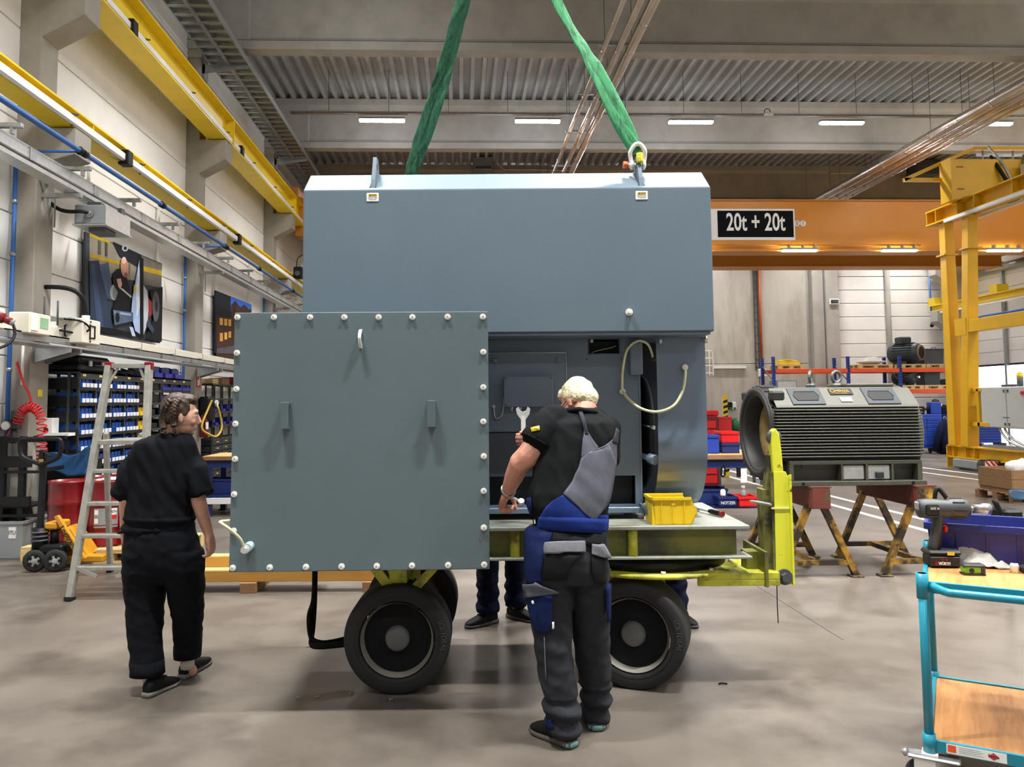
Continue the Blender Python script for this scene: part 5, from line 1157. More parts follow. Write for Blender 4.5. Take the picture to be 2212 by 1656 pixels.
lel, lwr = D_(1124, 998, 4.08), D_(1096, 1062, 4.3)
limb(mb_, [lsh, D_(1163, 955, 4.06), D_(1140, 985, 4.06), lel, (V(lel)*.55+V(lwr)*.45), lwr], [.056, .064, .062, .056, .05, .034])
rel, rwr = D_(1214, 1028, 4.50), D_(1154, 948, 4.65)
limb(mb_, [rsh, D_(1290, 1000, 4.3), rel, rwr], [.055, .058, .052, .033])
hand(mb_, lwr, (-.35, .45, -.9), (.6, .55, .1), (.35, .9, .1), (.95, 1.15, .9), 1.06, thumb=.9)
hand(mb_, rwr, (-1, -.1, .0), (0, -1, 0), (0, 0, 1), (.95, 1.25, 1.0), 1.02, spread=.05, thumb=1.0)
for hp, kn, an in ((D_(1190, 1190), D_(1196, 1390, 3.95), D_(1212, 1560, 3.93)), (D_(1275, 1190, 4.02), D_(1276, 1380, 4.06), D_(1284, 1535, 4.14))):
    limb(mb_, [hp, kn, an, an+V((0, .01, -.07))], [.085, .062, .045, .042])
pmesh('body', fuse(mb_, .0055, 2), 'skin_red', m_)
eyes(m_, mhc, Rm, 1.03)
part('glasses', MB().tube([mhc+Rm @ V(p) for p in ((-.078, -.01, .008), (-.072, .05, .008), (-.05, .092, .006), (0, .1, .01), (.05, .092, .006), (.072, .05, .008), (.078, -.01, .008))], .0025, 6), 'black', m_)
hb = MB(); E_ = lambda p, r: hb.ell(mhc+Rm @ (V(p)*1.03), r, 16, 11, Rm)
E_((0, -.022, .044), (.082, .097, .092)); E_((0, -.062, -.008), (.074, .058, .066)); E_((0, .04, .088), (.058, .05, .036)); E_((.06, -.03, .015), (.026, .045, .045)); E_((-.06, -.03, .015), (.026, .045, .045))
pmesh('hair', fuse(hb, .005, 2, lambda c: .005*NZ.noise(c*30)+.002*NZ.noise(c*85)), 'hair_blond', m_)
# polo shirt
sh = MB()
ring_loft(sh, [(1222, 1294, 882, 4.18, .15), (1204, 1308, 893, 4.16, .22), (1182, 1322, 913, 4.12, .28), (1170, 1331, 945, 4.1, .3), (1160, 1330, 985, 4.08, .32), (1150, 1326, 1025, 4.06, .34), (1142, 1320, 1060, 4.04, .36), (1143, 1312, 1090, 4.03, .36), (1158, 1308, 1120, 4.02, .34), (1160, 1306, 1145, 4.01, .30)])
limb(sh, [D_(1198, 908, 4.11), D_(1180, 928, 4.08), D_(1168, 945, 4.07)], [.085, .09, .088]); sh.tube([D_(1182, 925, 4.08), D_(1160, 958, 4.06)], [.09, .093], 18)
limb(sh, [D_(1308, 930, 4.13), D_(1304, 985, 4.2)], [.078, .082])
fl = folds(.010, 9, 9, 4, 1., 4.)
polo = fuse(sh, .009, 5, fl); bv = bvh_of(polo)
pmesh('polo_shirt', polo, 'polo', m_)
part('collar', MB().tube([D_(1222, 888, 4.09), D_(1250, 884, 4.05), D_(1285, 890, 4.06), D_(1302, 900, 4.12)], .014, 8), 'polo', m_)
cu = (D_(1160, 958, 4.06)-D_(1182, 925, 4.08)).normalized()
part('sleeve_hem', MB().tube([D_(1163, 953, 4.062), D_(1160, 958, 4.06)], [.096, .096], 20), 'polo', m_)
pb = solid(part('sleeve_badge', drape(bv, [((1147, 924), (1165, 920)), ((1149, 933), (1166, 929))], 4, .004, 4.0, 2), 'bin_yellow', m_), .003)
h_ = bv.ray_cast(O, (RM @ ray(1156.5, 926.5)).normalized())
if h_[0] is not None: text('MENZEL', .012, 'black', pb, h_[0]+h_[1]*.0075, (PI/2, .18, math.atan2(h_[1].x, -h_[1].y)), depth=.001)
# trousers
pt = MB()
ring_loft(pt, [(1140, 1308, 1138, 4.01, .30), (1136, 1312, 1165, 4.0, .33), (1134, 1313, 1195, MDp+.01, .35), (1136, 1313, 1225, MDp+.01, .34), (1142, 1312, 1250, MDp+.01, .28)])
ring_loft(pt, [(1136, 1236, 1210, MDp, .30), (1138, 1236, 1265, MDp, .26), (1145, 1235, 1320, 3.97, .23), (1154, 1234, 1380, 3.95, .21), (1163, 1238, 1440, 3.94, .19), (1172, 1246, 1500, 3.93, .19), (1178, 1253, 1545, 3.93, .2), (1182, 1252, 1578, 3.93, .19)])
ring_loft(pt, [(1226, 1313, 1210, 4.02, .30), (1232, 1313, 1265, 4.03, .26), (1236, 1313, 1320, 4.05, .23), (1240, 1315, 1380, 4.07, .21), (1246, 1317, 1430, 4.09, .2), (1254, 1318, 1480, 4.11, .19), (1259, 1317, 1520, 4.13, .19), (1262, 1312, 1548, 4.14, .18)])
fp = folds(.009, 8, 8, 9, 7., 3.)
pants = fuse(pt, .009, 4, lambda c: fp(c)+(.010*math.sin(c.z*70+9*c.x) if c.z < .22 else 0)); bp_ = bvh_of(pants)
pmesh('overalls', pants, 'work_grey', m_)
def panel(name, bvh, rows, m, nu=8, off=.007, th=.004, nv=3, dg=4.0): return solid(part(name, drape(bvh, rows, nu, off, dg, nv), m, m_), th)
panel('back_bib', bv, [((1292, 970), (1296, 969)), ((1270, 979), (1312, 960)), ((1255, 990), (1327, 1000)), ((1247, 1015), (1324, 1020)), ((1236, 1040), (1319, 1050)), ((1216, 1066), (1313, 1080)), ((1240, 1088), (1305, 1095)), ((1262, 1108), (1292, 1111)), ((1281, 1122), (1284, 1122))], 'work_light', 12, .012)
panel('bib_corner', bv, [((1261, 928), (1266, 928)), ((1258, 950), (1281, 952)), ((1256, 975), (1293, 969)), ((1255, 990), (1270, 981))], 'work_light', 8, .010)
panel('bib_corner', bv, [((1322, 948), (1329, 952)), ((1310, 958), (1328, 965)), ((1296, 969), (1328, 985)), ((1308, 982), (1327, 1010))], 'work_light', 8, .010)
panel('strap', bv, [((1248, 888), (1256, 888)), ((1254, 905), (1262, 904)), ((1260, 928), (1268, 927)), ((1262, 940), (1270, 940))], 'work_grey', 3, .012)
panel('strap', bv, [((1327, 925), (1333, 930)), ((1322, 945), (1331, 950)), ((1320, 956), (1330, 960))], 'work_grey', 3, .012)
panel('blue_back', bv, [((1214, 1070), (1216, 1069)), ((1195, 1082), (1238, 1088)), ((1180, 1095), (1260, 1107)), ((1170, 1112), (1310, 1112)), ((1166, 1128), (1309, 1128)), ((1165, 1143), (1308, 1146))], 'work_blue_bright', 14, .009)
panel('blue_waistband', bv, [((1168, 1114), (1309, 1120)), ((1165, 1142), (1307, 1150))], 'work_blue_bright', 14, .014)
panel('blue_side', bv, [((1142, 1075), (1150, 1075)), ((1139, 1100), (1152, 1098)), ((1138, 1140), (1152, 1140))], 'work_blue', 4, .010)
panel('elastic_back', bp_, [((1198, 1142), (1306, 1150)), ((1192, 1172), (1304, 1182))], 'black_soft', 10, .010)
panel('blue_hip', bp_, [((1134, 1140), (1198, 1142)), ((1134, 1175), (1188, 1172)), ((1136, 1210), (1176, 1200)), ((1138, 1250), (1170, 1235)), ((1145, 1262), (1172, 1258))], 'work_blue', 8, .008)
panel('pocket_flap', bp_, [((1180, 1171), (1262, 1169)), ((1177, 1184), (1262, 1182)), ((1176, 1196), (1262, 1193))], 'work_flap', 8, .016)
panel('pocket_flap', bp_, [((1276, 1174), (1300, 1177)), ((1275, 1188), (1309, 1194)), ((1274, 1198), (1317, 1206))], 'work_flap', 8, .016)
panel('back_pocket', bp_, [((1176, 1198), (1260, 1194)), ((1174, 1230), (1232, 1226)), ((1176, 1252), (1226, 1250))], 'black_soft', 8, .008)
panel('back_pocket', bp_, [((1276, 1200), (1308, 1206)), ((1276, 1235), (1308, 1238)), ((1284, 1258), (1306, 1258))], 'black_soft', 6, .008)
panel('cargo_pocket', bp_, [((1140, 1284), (1194, 1284)), ((1146, 1312), (1192, 1312)), ((1155, 1345), (1191, 1348)), ((1164, 1364), (1188, 1364))], 'work_blue', 8, .014)
panel('cargo_flap', bp_, [((1138, 1262), (1160, 1256)), ((1138, 1276), (1205, 1274)), ((1141, 1290), (1203, 1277))], 'work_light', 8, .022)
panel('side_stripe', bp_, [((1176, 1375), (1177, 1375)), ((1178, 1420), (1179.5, 1420)), ((1180, 1465), (1181.5, 1465))], 'work_flap', 1, .006)
panel('tag', bp_, [((1192, 1341), (1196, 1341)), ((1192, 1356), (1196, 1356))], 'white', 1, .016)
panel('blue_hem', bp_, [((1180, 1555), (1192, 1550)), ((1184, 1575), (1198, 1572))], 'work_blue', 3, .006)
panel('side_pocket', bp_, [((1303, 1258), (1312, 1258)), ((1304, 1310), (1312, 1310)), ((1307, 1340), (1312, 1340))], 'work_blue', 3, .018)
pk = D_(1151, 1301, 3.83); part('press_stud', MB().cyl(pk+V((0, .02, 0)), pk+V((0, -.002, 0)), .006, n=12), 'zinc', m_)
h1, t1 = MZ(1240, 1616, 0), MZ(1150, 1576, 0); h2, t2 = MZ(1291, 1580, 0), MZ(1270, 1536, 0)
mk('accent_teal', '#6f9fa4', .5); mk('sole_dark', '#4d4a45', .6, var=.2, vs=30)
shoe(m_, h1, t1, 1.12, 'sole_dark', 'accent_teal'); shoe(m_, h2, t2+V((0, .05, 0)), 1.12, 'sole_dark', 'accent_teal')
for p in (D_(1222, 1572, 3.93), D_(1286, 1545, 4.14)): part('sock', MB().cyl(p+V((0, 0, -.05)), p+V((0, 0, .03)), .045, n=14), mat('sock_blue', '#2f6a86', .8) if 'sock_blue' not in bpy.data.materials else bpy.data.materials['sock_blue'], m_)
dw = (V(lwr)-V(lel)).normalized(); part('wristwatch', MB().torus(V(lwr)-dw*.02, .036, .007, dw, n=22), 'steel', m_)
# the tools he holds
t = thing('spanner', 'bright combination spanner held upright by the man against the cable gland', 'tool', tuple(D_(1130, 925, 4.6)), 'M')
def spn(px, py, d=4.61): return V(MD(px, py, d))
a, b = spn(1130, 893, 4.64), spn(1131, 966, 4.61); ax_ = (b-a).normalized(); sx_ = V((1, 0, 0))
part('shank', MB().obox(a, b, .027, .010, up=(0, 1, 0)), 'chrome', t, bev=.002)
jaw = [(-.012, -.03), (-.03, -.022), (-.033, .004), (-.018, .016), (-.012, .006), (-.012, -.012+.02), (.012, .008), (.012, .006), (.018, .016), (.033, .004), (.030, -.022), (.012, -.03)]
o_ = a; part('open_jaw', MB().prism([(o_.x+x*1.32, o_.z+z*1.3+.0) for x, z in [(-.009, -.03), (-.028, -.002), (-.032, .022), (-.02, .030), (-.013, .014), (0, .008), (.013, .014), (.02, .030), (.032, .022), (.028, -.002), (.009, -.03)]], 1, a.y-.007, a.y+.007), 'chrome', t, bev=.0015)
part('ring_end', MB().torus(b+ax_*.018, .021, .009, (0, 1, 0), n=20), 'chrome', t)
t = thing('ratchet', 'small ratchet held low in the left hand of the man', 'tool', tuple(D_(1118, 1078, 4.3)), 'M')
a, b = V(D_(1090, 1064, 4.32)), V(D_(1126, 1085, 4.28))
part('handle', MB().cyl(a, b, .008, n=12), 'chrome', t); part('head', MB().cyl(b+V((0, -.012, .012)), b+V((0, .012, -.014)), .016, n=14), 'chrome', t)
# ------------------------------------------------------------------ two colleagues behind the trolley and one at the far benches
def simple_person(label, base, yaw, h, shirt, trous, pose=None, frame='M', hairm='hair_brown', feet=((-.1, 0), (.1, 0)), toes=((-.05, 1), (.1, 1)), bend=0., arms=((-.24, .08, .80), (.24, .08, .80))):
    """a standing colleague in local coordinates, facing +y, turned by yaw"""
    t = thing('person', label, 'person', base, frame, rz=yaw); FR[t.name] = ('L', V((0, 0, 0))); k = h/1.75
    Rb = Matrix.Rotation(-bend, 3, 'X'); piv = V((0, 0, .95*k)); B = lambda p: tuple(piv+Rb @ (V(p)*k-piv))
    hR = Rb @ Matrix.Rotation(-.25, 3, 'X'); hc_ = B((0, .03, 1.63))
    b = MB(); head(b, hc_, hR, k); b.tube([V(hc_)+hR @ V((0, -.03, -.05)), B((0, 0, 1.46)), B((0, 0, 1.38))], [.052*k, .056*k, .08*k], 12)
    b.ell(B((0, 0, 1.22)), (.15*k, .09*k, .22*k), rot=Rb); b.ell((0, 0, .95*k), (.15*k, .1*k, .12*k))
    for s, ar in zip((-1, 1), arms):
        sh_, el, wr = B((s*.18, 0, 1.4)), B((s*min(.24, abs(ar[0])+.05), -.02+ar[1]*.5, 1.12)), B(ar)
        limb(b, [sh_, el, wr], [.055*k, .045*k, .03*k]); d = (V(wr)-V(el)).normalized()
        hand(b, wr, d, (-s, .2, 0), (0, 1, .0), (.5, .6, .5), k)
    for f in feet: limb(b, [(f[0]*.9, f[1]*.5, .9*k), (f[0], f[1]+.02, .5*k), (f[0], f[1], .1*k)], [.08*k, .058*k, .042*k])
    pmesh('body', fuse(b, .008, 2), 'skin', t); eyes(t, hc_, hR, k)
    hb = MB(); hb.ell(V(hc_)+hR @ V((0, -.022, .044)), (.082*k, .096*k, .09*k), rot=hR); hb.ell(V(hc_)+hR @ V((0, -.06, -.01)), (.072*k, .055*k, .066*k), rot=hR)
    pmesh('hair', fuse(hb, .008, 2), hairm, t)
    s_ = MB()
    def el(z, w, d): c = V(B((0, 0, z))); return [c+Rb @ V((w*k*math.cos(2*PI*q/18), d*k*math.sin(2*PI*q/18), 0)) for q in range(18)]
    secs = [el(z, w, d) for z, w, d in ((.86, .18, .125), (1.0, .175, .125), (1.15, .18, .13), (1.3, .2, .13), (1.4, .17, .11), (1.46, .09, .08))]
    s_.add([p for q in secs for p in q], [(i*18+j, i*18+(j+1) % 18, (i+1)*18+(j+1) % 18, (i+1)*18+j) for i in range(5) for j in range(18)]+[tuple(reversed(range(18))), tuple(5*18+j for j in range(18))], True)
    for s, ar in zip((-1, 1), arms): limb(s_, [B((s*.17, 0, 1.39)), B((s*min(.24, abs(ar[0])+.05), -.01+ar[1]*.4, 1.17))], [.075*k, .07*k])
    pmesh('shirt', fuse(s_, .012, 4, folds(.006, 9, 9, 6)), shirt, t)
    p_ = MB(); p_.ell((0, 0, .92*k), (.185*k, .13*k, .14*k))
    for f in feet:
        limb(p_, [(f[0]*.85, f[1]*.4, .88*k), (f[0], f[1]+.02, .5*k)], [.10*k, .08*k]); p_.tube([(f[0], f[1]+.02, .5*k), (f[0], f[1]+.0, .24*k), (f[0], f[1], .09*k)], [.08*k, .078*k, .083*k], 16)
    fo = folds(.007, 9, 9, 11); pmesh('trousers', fuse(p_, .01, 3, lambda c: fo(c)+(.006*math.sin(c.z*60+9*c.x+6*c.y+3*NZ.noise(c*5)) if c.z < .3 else 0)), trous, t)
    for f, to in zip(feet, toes):
        d = V((to[0], to[1], 0)).normalized(); shoe(t, V((f[0], f[1], 0))-d*.08, V((f[0], f[1], 0))+d*.2, 1.0, 'sole_dark')
    return t
pa = MD(1085, 1340, 6.02)
simple_person('colleague in dark trousers and safety shoes behind the trolley, facing us, between the wheels', (pa.x, 6.02, 0), PI, 1.78, 'navy_cloth', 'navy_cloth', feet=((-.105, -.08), (.105, .06)), toes=((-.7, .6), (.75, .55)), arms=((-.3, .3, 1.1), (.3, .3, 1.1)))
pb_ = MD(1462, 1350, 5.98)
simple_person('colleague in navy trousers and black shoes standing behind the right end of the trolley', (pb_.x-.12, 5.98, 0), PI, 1.76, 'navy_cloth', 'navy_cloth', feet=((-.115, .02), (.12, .1)), toes=((-.5, .8), (.3, 1)), arms=((-.12, .3, 1.1), (.12, .3, 1.1)))
pc = HY(2052, 905, 24.2)
simple_person('distant person in a black t-shirt bending over behind the blue cabinets', (pc.x+.15, 24.2, 0), math.radians(70), 1.78, 'cloth_black', 'navy_cloth', frame='H', bend=.75, arms=((-.25, .25, 1.0), (.25, .25, 1.0)))
# ================================================================== RIGHT SIDE: motor on trestles
mk('cast_grey', '#4b4a41', .45, var=.1, vs=4, metal=.15); mk('cast_dark', '#1e1e1c', .6, var=.15, vs=5); mk('plate_navy', '#1d262e', .5, var=.15, vs=8)
mk('winding', '#8a7440', .7, var=.3, vs=9); mk('rust', '#6a2f25', .6, var=.15, vs=5, col2='#4d4a2e', c2s=4, c2t=(.5, .65)); mk('leg_yellow', '#b88a2a', .6, var=.2, vs=7, col2='#2e2519', c2s=6, c2t=(.36, .54))
mk('eye_steel', '#6d6f6e', .4, metal=.5, var=.1, vs=20); mk('gold', '#c59a3a', .6, spec=.2)
A_ = math.radians(2); ca, sa = math.cos(A_), math.sin(A_)
mc = V((3.27, 7.86, .83))
def rloc(x, y, z=0.): return (mc.x+x*ca-y*sa, mc.y+x*sa+y*ca, z)
def lthing(name, label, cat, base, rz, group=None, frame='M'):
    t = thing(name, label, cat, base, frame, group, rz=rz); FR[t.name] = ('L', V((0, 0, 0))); return t
bm2 = lthing('motor_housing', 'large grey finned motor housing with an open end resting on two trestles', 'motor', tuple(mc), A_)
prf = [(-.36, .03), (.36, .03), (.43, .24), (.43, .70), (.27, .88), (-.27, .88), (-.44, .715), (-.44, .24)]
part('shell', MB().prism(prf, 0, -.42, .66), 'cast_grey', bm2, bev=.01)
fin_ = MB().cham((-.68, -.51, -.006), (.69, -.43, .006), .003).mesh('fin'); fin_.materials.append(M['cast_grey'])
for k in range(16): place(fin_, 'fin', bm2, (0, 0, .262+.0285*k)); 
fb = MB().cham((-.66, .43, -.006), (.69, .49, .006), .003).mesh('fin'); fb.materials.append(M['cast_grey'])
for k in range(10): place(fb, 'fin', bm2, (0, 0, .27+.045*k))
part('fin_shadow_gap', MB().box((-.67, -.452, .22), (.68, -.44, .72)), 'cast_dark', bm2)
part('slanted_panel', MB().prism([(-.47, .712), (-.455, .735), (-.285, .895), (-.27, .88)], 0, -.66, .69), 'cast_grey', bm2, bev=.004)
part('top_plate', MB().cham((-.6, -.26, .88), (.62, .26, .9), .005).cham((.14, -.2, .9), (.6, .24, .935), .01), 'cast_grey', bm2)
n_sl = V((0, -.16, .17)).normalized(); n_sl = V((0, -(.895-.735), .17)).normalized()
def on_slope(u, v, h): # u along x, v 0..1 up the slope, h out of it
    a, b = V((0, -.462, .732)), V((0, -.285, .895)); d = b-a; nn = V((0, -d.z, d.y)).normalized(); p = a+d*v+nn*h
    return V((u, p.y, p.z))
def slope_plate(name, u0, u1, v0, v1, h, m, parent, th=.006):
    P = [on_slope(u, v, q) for q in (h-th, h) for u, v in ((u0, v0), (u1, v0), (u1, v1), (u0, v1))]
    return part(name, MB().add(P, [(0,3,2,1),(4,5,6,7),(0,1,5,4),(1,2,6,5),(2,3,7,6),(3,0,4,7)]), m, parent, bev=.002)
for u in (-.34, .37):
    pl = slope_plate('opening_plate', u-.155, u+.155, .04, .97, .008, 'plate_navy', bm2)
    pts = [on_slope(u+x, .5+y, .009) for x, y in ((-.12, 0), (-.098, .25), (.095, .25), (.12, 0), (.095, -.25), (-.098, -.25))]
    part('slot', MB().add(pts+[p+V((0, .03, -.03)) for p in pts], [tuple(range(6))]), 'black', pl)
    part('slot_rim', MB().tube(pts, .006, 6, closed=True), 'cast_dark', pl)
npl = slope_plate('name_plate', -.10, .12, .58, .92, .007, 'black', bm2)
sl = math.atan2(.163, .177)
p = on_slope(.03, .77, .0085); text('MENZEL', .044, 'gold', npl, p, (sl, 0, 0), sx=.85)
p = on_slope(.01, .64, .0085); text('BERLIN · HAMBURG', .013, 'gold', npl, p, (sl, 0, 0))
p = on_slope(-.068, .77, .009); part('emblem', MB().torus(p, .02, .004, n_sl, n=18), 'gold', npl)
st = slope_plate('sticker', -.03, .08, .18, .42, .0065, 'white', bm2, .004)
p = on_slope(.02, .36, .0075); text('MOTOR', .01, 'black', st, p, (sl, 0, 0))
for q in (.30, .25): part('print_line', MB().cyl(on_slope(-.01, q, .0075), on_slope(.05, q, .0075), .0014, n=4), 'grey', st)
# open end with the winding
part('end_ring', MB().lathe([(.345, -.40), (.345, -.665), (.365, -.69), (.435, -.69), (.445, -.67), (.445, -.58), (.43, -.54), (.43, -.40), (.345, -.40)], (0, 0, .47), axis=(1, 0, 0), n=48), 'cast_dark', bm2)
part('end_flange', MB().lathe([(.375, -.69), (.375, -.702), (.43, -.702), (.43, -.69)], (0, 0, .47), axis=(1, 0, 0), n=48), 'cast_dark', bm2)
for k in range(26):
    a = PI*.62+k*.09+.2
    rb = MB().cham((-.67, -.012, .43), (-.50, .012, .46), .006)
    o = part('ring_rib', rb, 'cast_dark', bm2); o.rotation_euler = (2*PI*k/26, 0, 0); o.location = (0, 0, .47)
part('winding', MB().lathe([(.19, -.40), (.20, -.50), (.24, -.54), (.30, -.54), (.343, -.50), (.343, -.40)], (0, 0, .47), axis=(1, 0, 0), n=40), 'winding', bm2)
part('bore', MB().lathe([(0, -.424), (.343, -.424)], (0, 0, .47), axis=(1, 0, 0), n=30), 'black', bm2)
for y, z in ((-.36, .82), (.36, .82), (-.38, .16), (.38, .16)): part('end_lug', MB().cham((-.68, y-.05, z-.05), (-.55, y+.05, z+.05), .02), 'cast_dark', bm2)
part('far_end_ring', MB().lathe([(0, .76), (.40, .76), (.44, .73), (.44, .65), (.3, .65)], (0, 0, .47), axis=(1, 0, 0), n=40), 'cast_grey', bm2)
# foot with pockets
fx = [-.58, -.56, -.06, -.03, .20, .23, .50, .53, .82, .84]
ft = MB().box((-.57, -.50, .19), (.67, -.36, .225)).box((-.57, -.53, .0), (.69, -.30, .04)).box((-.57, .30, .0), (.69, .53, .04)).box((-.57, .36, .19), (.67, .50, .225))
for a, b in ((-.57, -.53), (-.09, -.072), (.14, .16), (.38, .40), (.625, .67)): ft.box((a, -.50, .04), (b, -.36, .19))
part('foot_rail', ft, 'cast_grey', bm2, bev=.004)
part('foot_back', MB().box((-.57, -.40, .04), (.67, -.37, .19)), 'cast_grey', bm2)
for a, b in ((-.07, .138), (.162, .378)): part('masked_pocket', MB().cham((a, -.48, .045), (b, -.41, .185), .01), 'alu', bm2)
part('pocket_socket', MB().cham((.235, -.50, .06), (.31, -.47, .12), .006), 'plate_navy', bm2)
for x in (-.46, .56): part('foot_hole', MB().cyl((x, -.531, .02), (x, -.528, .02), .016), 'black', bm2)
for x in (-.15, .11):
    e = part('eye_bolt', MB().cyl((x, -.05, .9), (x, -.05, .94), .045).cyl((x, -.05, .94), (x, -.05, .955), .035), 'eye_steel', bm2)
    part('eye_ring', MB().torus((x, -.05, 1.005), .052, .016, (0.3, -1, 0) if x > 0 else (1, -.6, 0), n=24), 'eye_steel', e)
def trestle(x, label):
    p = rloc(x, 0); t = lthing('trestle', label, 'trestle', (p[0], p[1], 0), A_, 'steel trestles under the grey motor housing')
    part('beam', MB().cham((-.085, -.58, .63), (.085, .56, .815), .006).box((-.095, -.58, .815), (.095, .56, .83)), 'rust', t)
    part('beam_end', MB().box((-.08, -.586, .635), (.08, -.58, .81)), 'rust' if x < 0 else 'leg_yellow', t)
    for y in (-.45, .45):
        for s in (-1, 1):
            l = part('leg', MB().obox((s*.06, y, .66), (s*.35, y, .02), .055, .055, up=(0, 1, 0)), 'leg_yellow', t)
            part('foot_plate', MB().cham((s*.35-.06, y-.05, 0), (s*.35+.06, y+.05, .015), .004), 'leg_yellow', l)
        part('cross_bar', MB().obox((-.30, y, .13), (.30, y, .13), .045, .045), 'leg_yellow', t)
    part('side_bar', MB().obox((0, -.45, .13), (0, .45, .13), .045, .045), 'leg_yellow', t)
    return t
trestle(-.32, 'rusty yellow trestle under the open end of the grey motor housing, behind the yellow drawbar')
trestle(.65, 'rusty yellow trestle under the closed end of the grey motor housing, beside the teal cart')
# ------------------------------------------------------------------ workbenches
def bench(label, x0, x1, y0, y1, z, frame='M'):
    t = thing('workbench', label, 'workbench', ((x0+x1)/2, (y0+y1)/2, 0), frame)
    n = 4
    for k in range(n): part('top_board', MB().cham((x0, y0+(y1-y0)*k/n+.001, z-.05), (x1, y0+(y1-y0)*(k+1)/n-.001, z), .003), 'pine' if k % 2 else 'wood', t)
    part('edge', MB().box((x0, y0-.01, z-.06), (x1, y0-.001, z-.008)), 'old_wood', t)
    part('apron', MB().box((x0+.03, y0+.03, z-.17), (x1-.03, y0+.06, z-.06)).box((x0+.03, y1-.06, z-.17), (x1-.03, y1-.03, z-.06)), 'navy', t)
    for x in (x0+.04, x1-.12):
        for y in (y0+.04, y1-.12):
            part('leg', MB().box((x, y, .015), (x+.08, y+.08, z-.06)).box((x-.02, y-.02, 0), (x+.1, y+.1, .015)), 'navy', t)
    part('lower_shelf', MB().box((x0+.06, y0+.06, .27), (x1-.06, y1-.06, .30)), 'navy', t)
    return t
bench('blue workbench with wooden top between the machine and the grey motor housing', 1.7, 3.75, 9.95, 10.85, .94)
bz = .94
def crate(label, m, x0, x1, y0, y1, z, h, frame='M', name='crate', group=None, rim=True):
    t = thing(name, label, 'crate', ((x0+x1)/2, (y0+y1)/2, z), frame, group)
    w = .012
    part('body', MB().box((x0, y0, z), (x1, y1, z+w)).box((x0, y0, z), (x1, y0+w, z+h)).box((x0, y1-w, z), (x1, y1, z+h)).box((x0, y0+w, z), (x0+w, y1-w, z+h)).box((x1-w, y0+w, z), (x1, y1-w, z+h)), m, t)
    if rim: part('rim', MB().box((x0-.01, y0-.01, z+h-.03), (x1+.01, y0, z+h)).box((x0-.01, y1, z+h-.03), (x1+.01, y1+.01, z+h)).box((x0-.01, y0, z+h-.03), (x0, y1, z+h)).box((x1, y0, z+h-.03), (x1+.01, y1, z+h)), m, t)
    return t
def px_crate(label, m, px0, px1, py0, py1, d, dep=.3, **k):
    a, b = MD(px0, py1, d), MD(px1, py0, d); return crate(label, m, a.x, b.x, d, d+dep, a.z, b.z-a.z, **k)
a = MD(1527, 963, 10.1)
crate('blue plastic crate on the workbench beside the curved cover', 'blue', MD(1500, 960, 10.1).x, MD(1553, 960, 10.1).x, 10.1, 10.45, bz, .23)
x0, x1 = MD(1560, 960, 10.15).x, MD(1592, 960, 10.15).x
crate('dark blue crate on the workbench under the red one', 'navy', x0, x1+.03, 10.15, 10.5, bz, .13); crate('red crate stacked on the dark blue crate on the workbench', 'red_bright', x0, x1+.03, 10.16, 10.49, bz+.131, .14)
# under the bench
b1 = px_crate('navy crate with white lettering and cans under the workbench', 'navy', 1554, 1592, 1072, 1093, 9.85, .3)
a = MD(1573, 1086, 9.85); text('NOTZER', .05, 'white', b1, (a.x-FR[b1.name][1].x, 0, 0) if False else (a.x, 9.848, a.z), (PI/2, 0, 0), sx=.9)
px_crate('red crate with a spray can under the workbench', 'red_bright', 1598, 1636, 1072, 1094, 9.8, .3)
for b_, z in ((b1, 0),): pass
part('crate_stand', MB().box((1.75, 9.8, .30), (1.76, 9.81, .31)), 'navy', b1) if False else None
for k, (px, m, lb) in enumerate(((1562, 'white', 'white spray can with red label in the navy crate under the workbench'), (1606, 'grey', 'grey spray can with red label in the red crate under the workbench'))):
    c = MD(px, 1080, 9.97); t = thing('spray_can', lb, 'can', (c.x, 9.97, c.z-.03), 'M')
    part('can', MB().lathe([(0, 0), (.033, 0), (.033, .14), (.02, .165), (.02, .17)], (c.x, 9.97, c.z-.03), n=16), m, t); part('label', MB().lathe([(.0335, .03), (.0335, .09)], (c.x, 9.97, c.z-.03), n=16), 'red', t); part('cap', MB().cyl((c.x, 9.97, c.z+.14), (c.x, 9.97, c.z+.18), .022), 'white' if k else 'black', t)
single('power_strip', MB().cham((MD(1592, 1000, 9.9).x, 9.9, MD(1592, 1030, 9.9).z), (MD(1600, 1000, 9.9).x, 9.94, MD(1592, 1008, 9.9).z), .005), 'black', 'black socket strip hanging on the workbench leg', 'socket', tuple(MD(1596, 1030, 9.9)), 'M')
c0, c1 = MD(1600, 1042, 9.92), MD(1613, 1012, 9.92); single('paper_note', MB().box((c0.x, 9.92, c0.z), (c1.x, 9.925, c1.z)), 'white', 'white paper note pinned under the workbench', 'paper', tuple(c0), 'M')
single('belt_loop', MB().tube(spline([MD(*p, 9.9) for p in ((1560, 1005), (1558, 1020), (1560, 1028), (1565, 1026), (1566, 1012), (1564, 1004))]), .012, 6), 'black_soft', 'black strap loop hanging from the workbench edge', 'strap', tuple(MD(1562, 1028, 9.9)), 'M')
c = MD(1535, 1050, 10.2); crate('dark blue tray on the lower shelf of the workbench, left', 'navy', c.x-.25, c.x+.18, 10.1, 10.5, .301, .2)
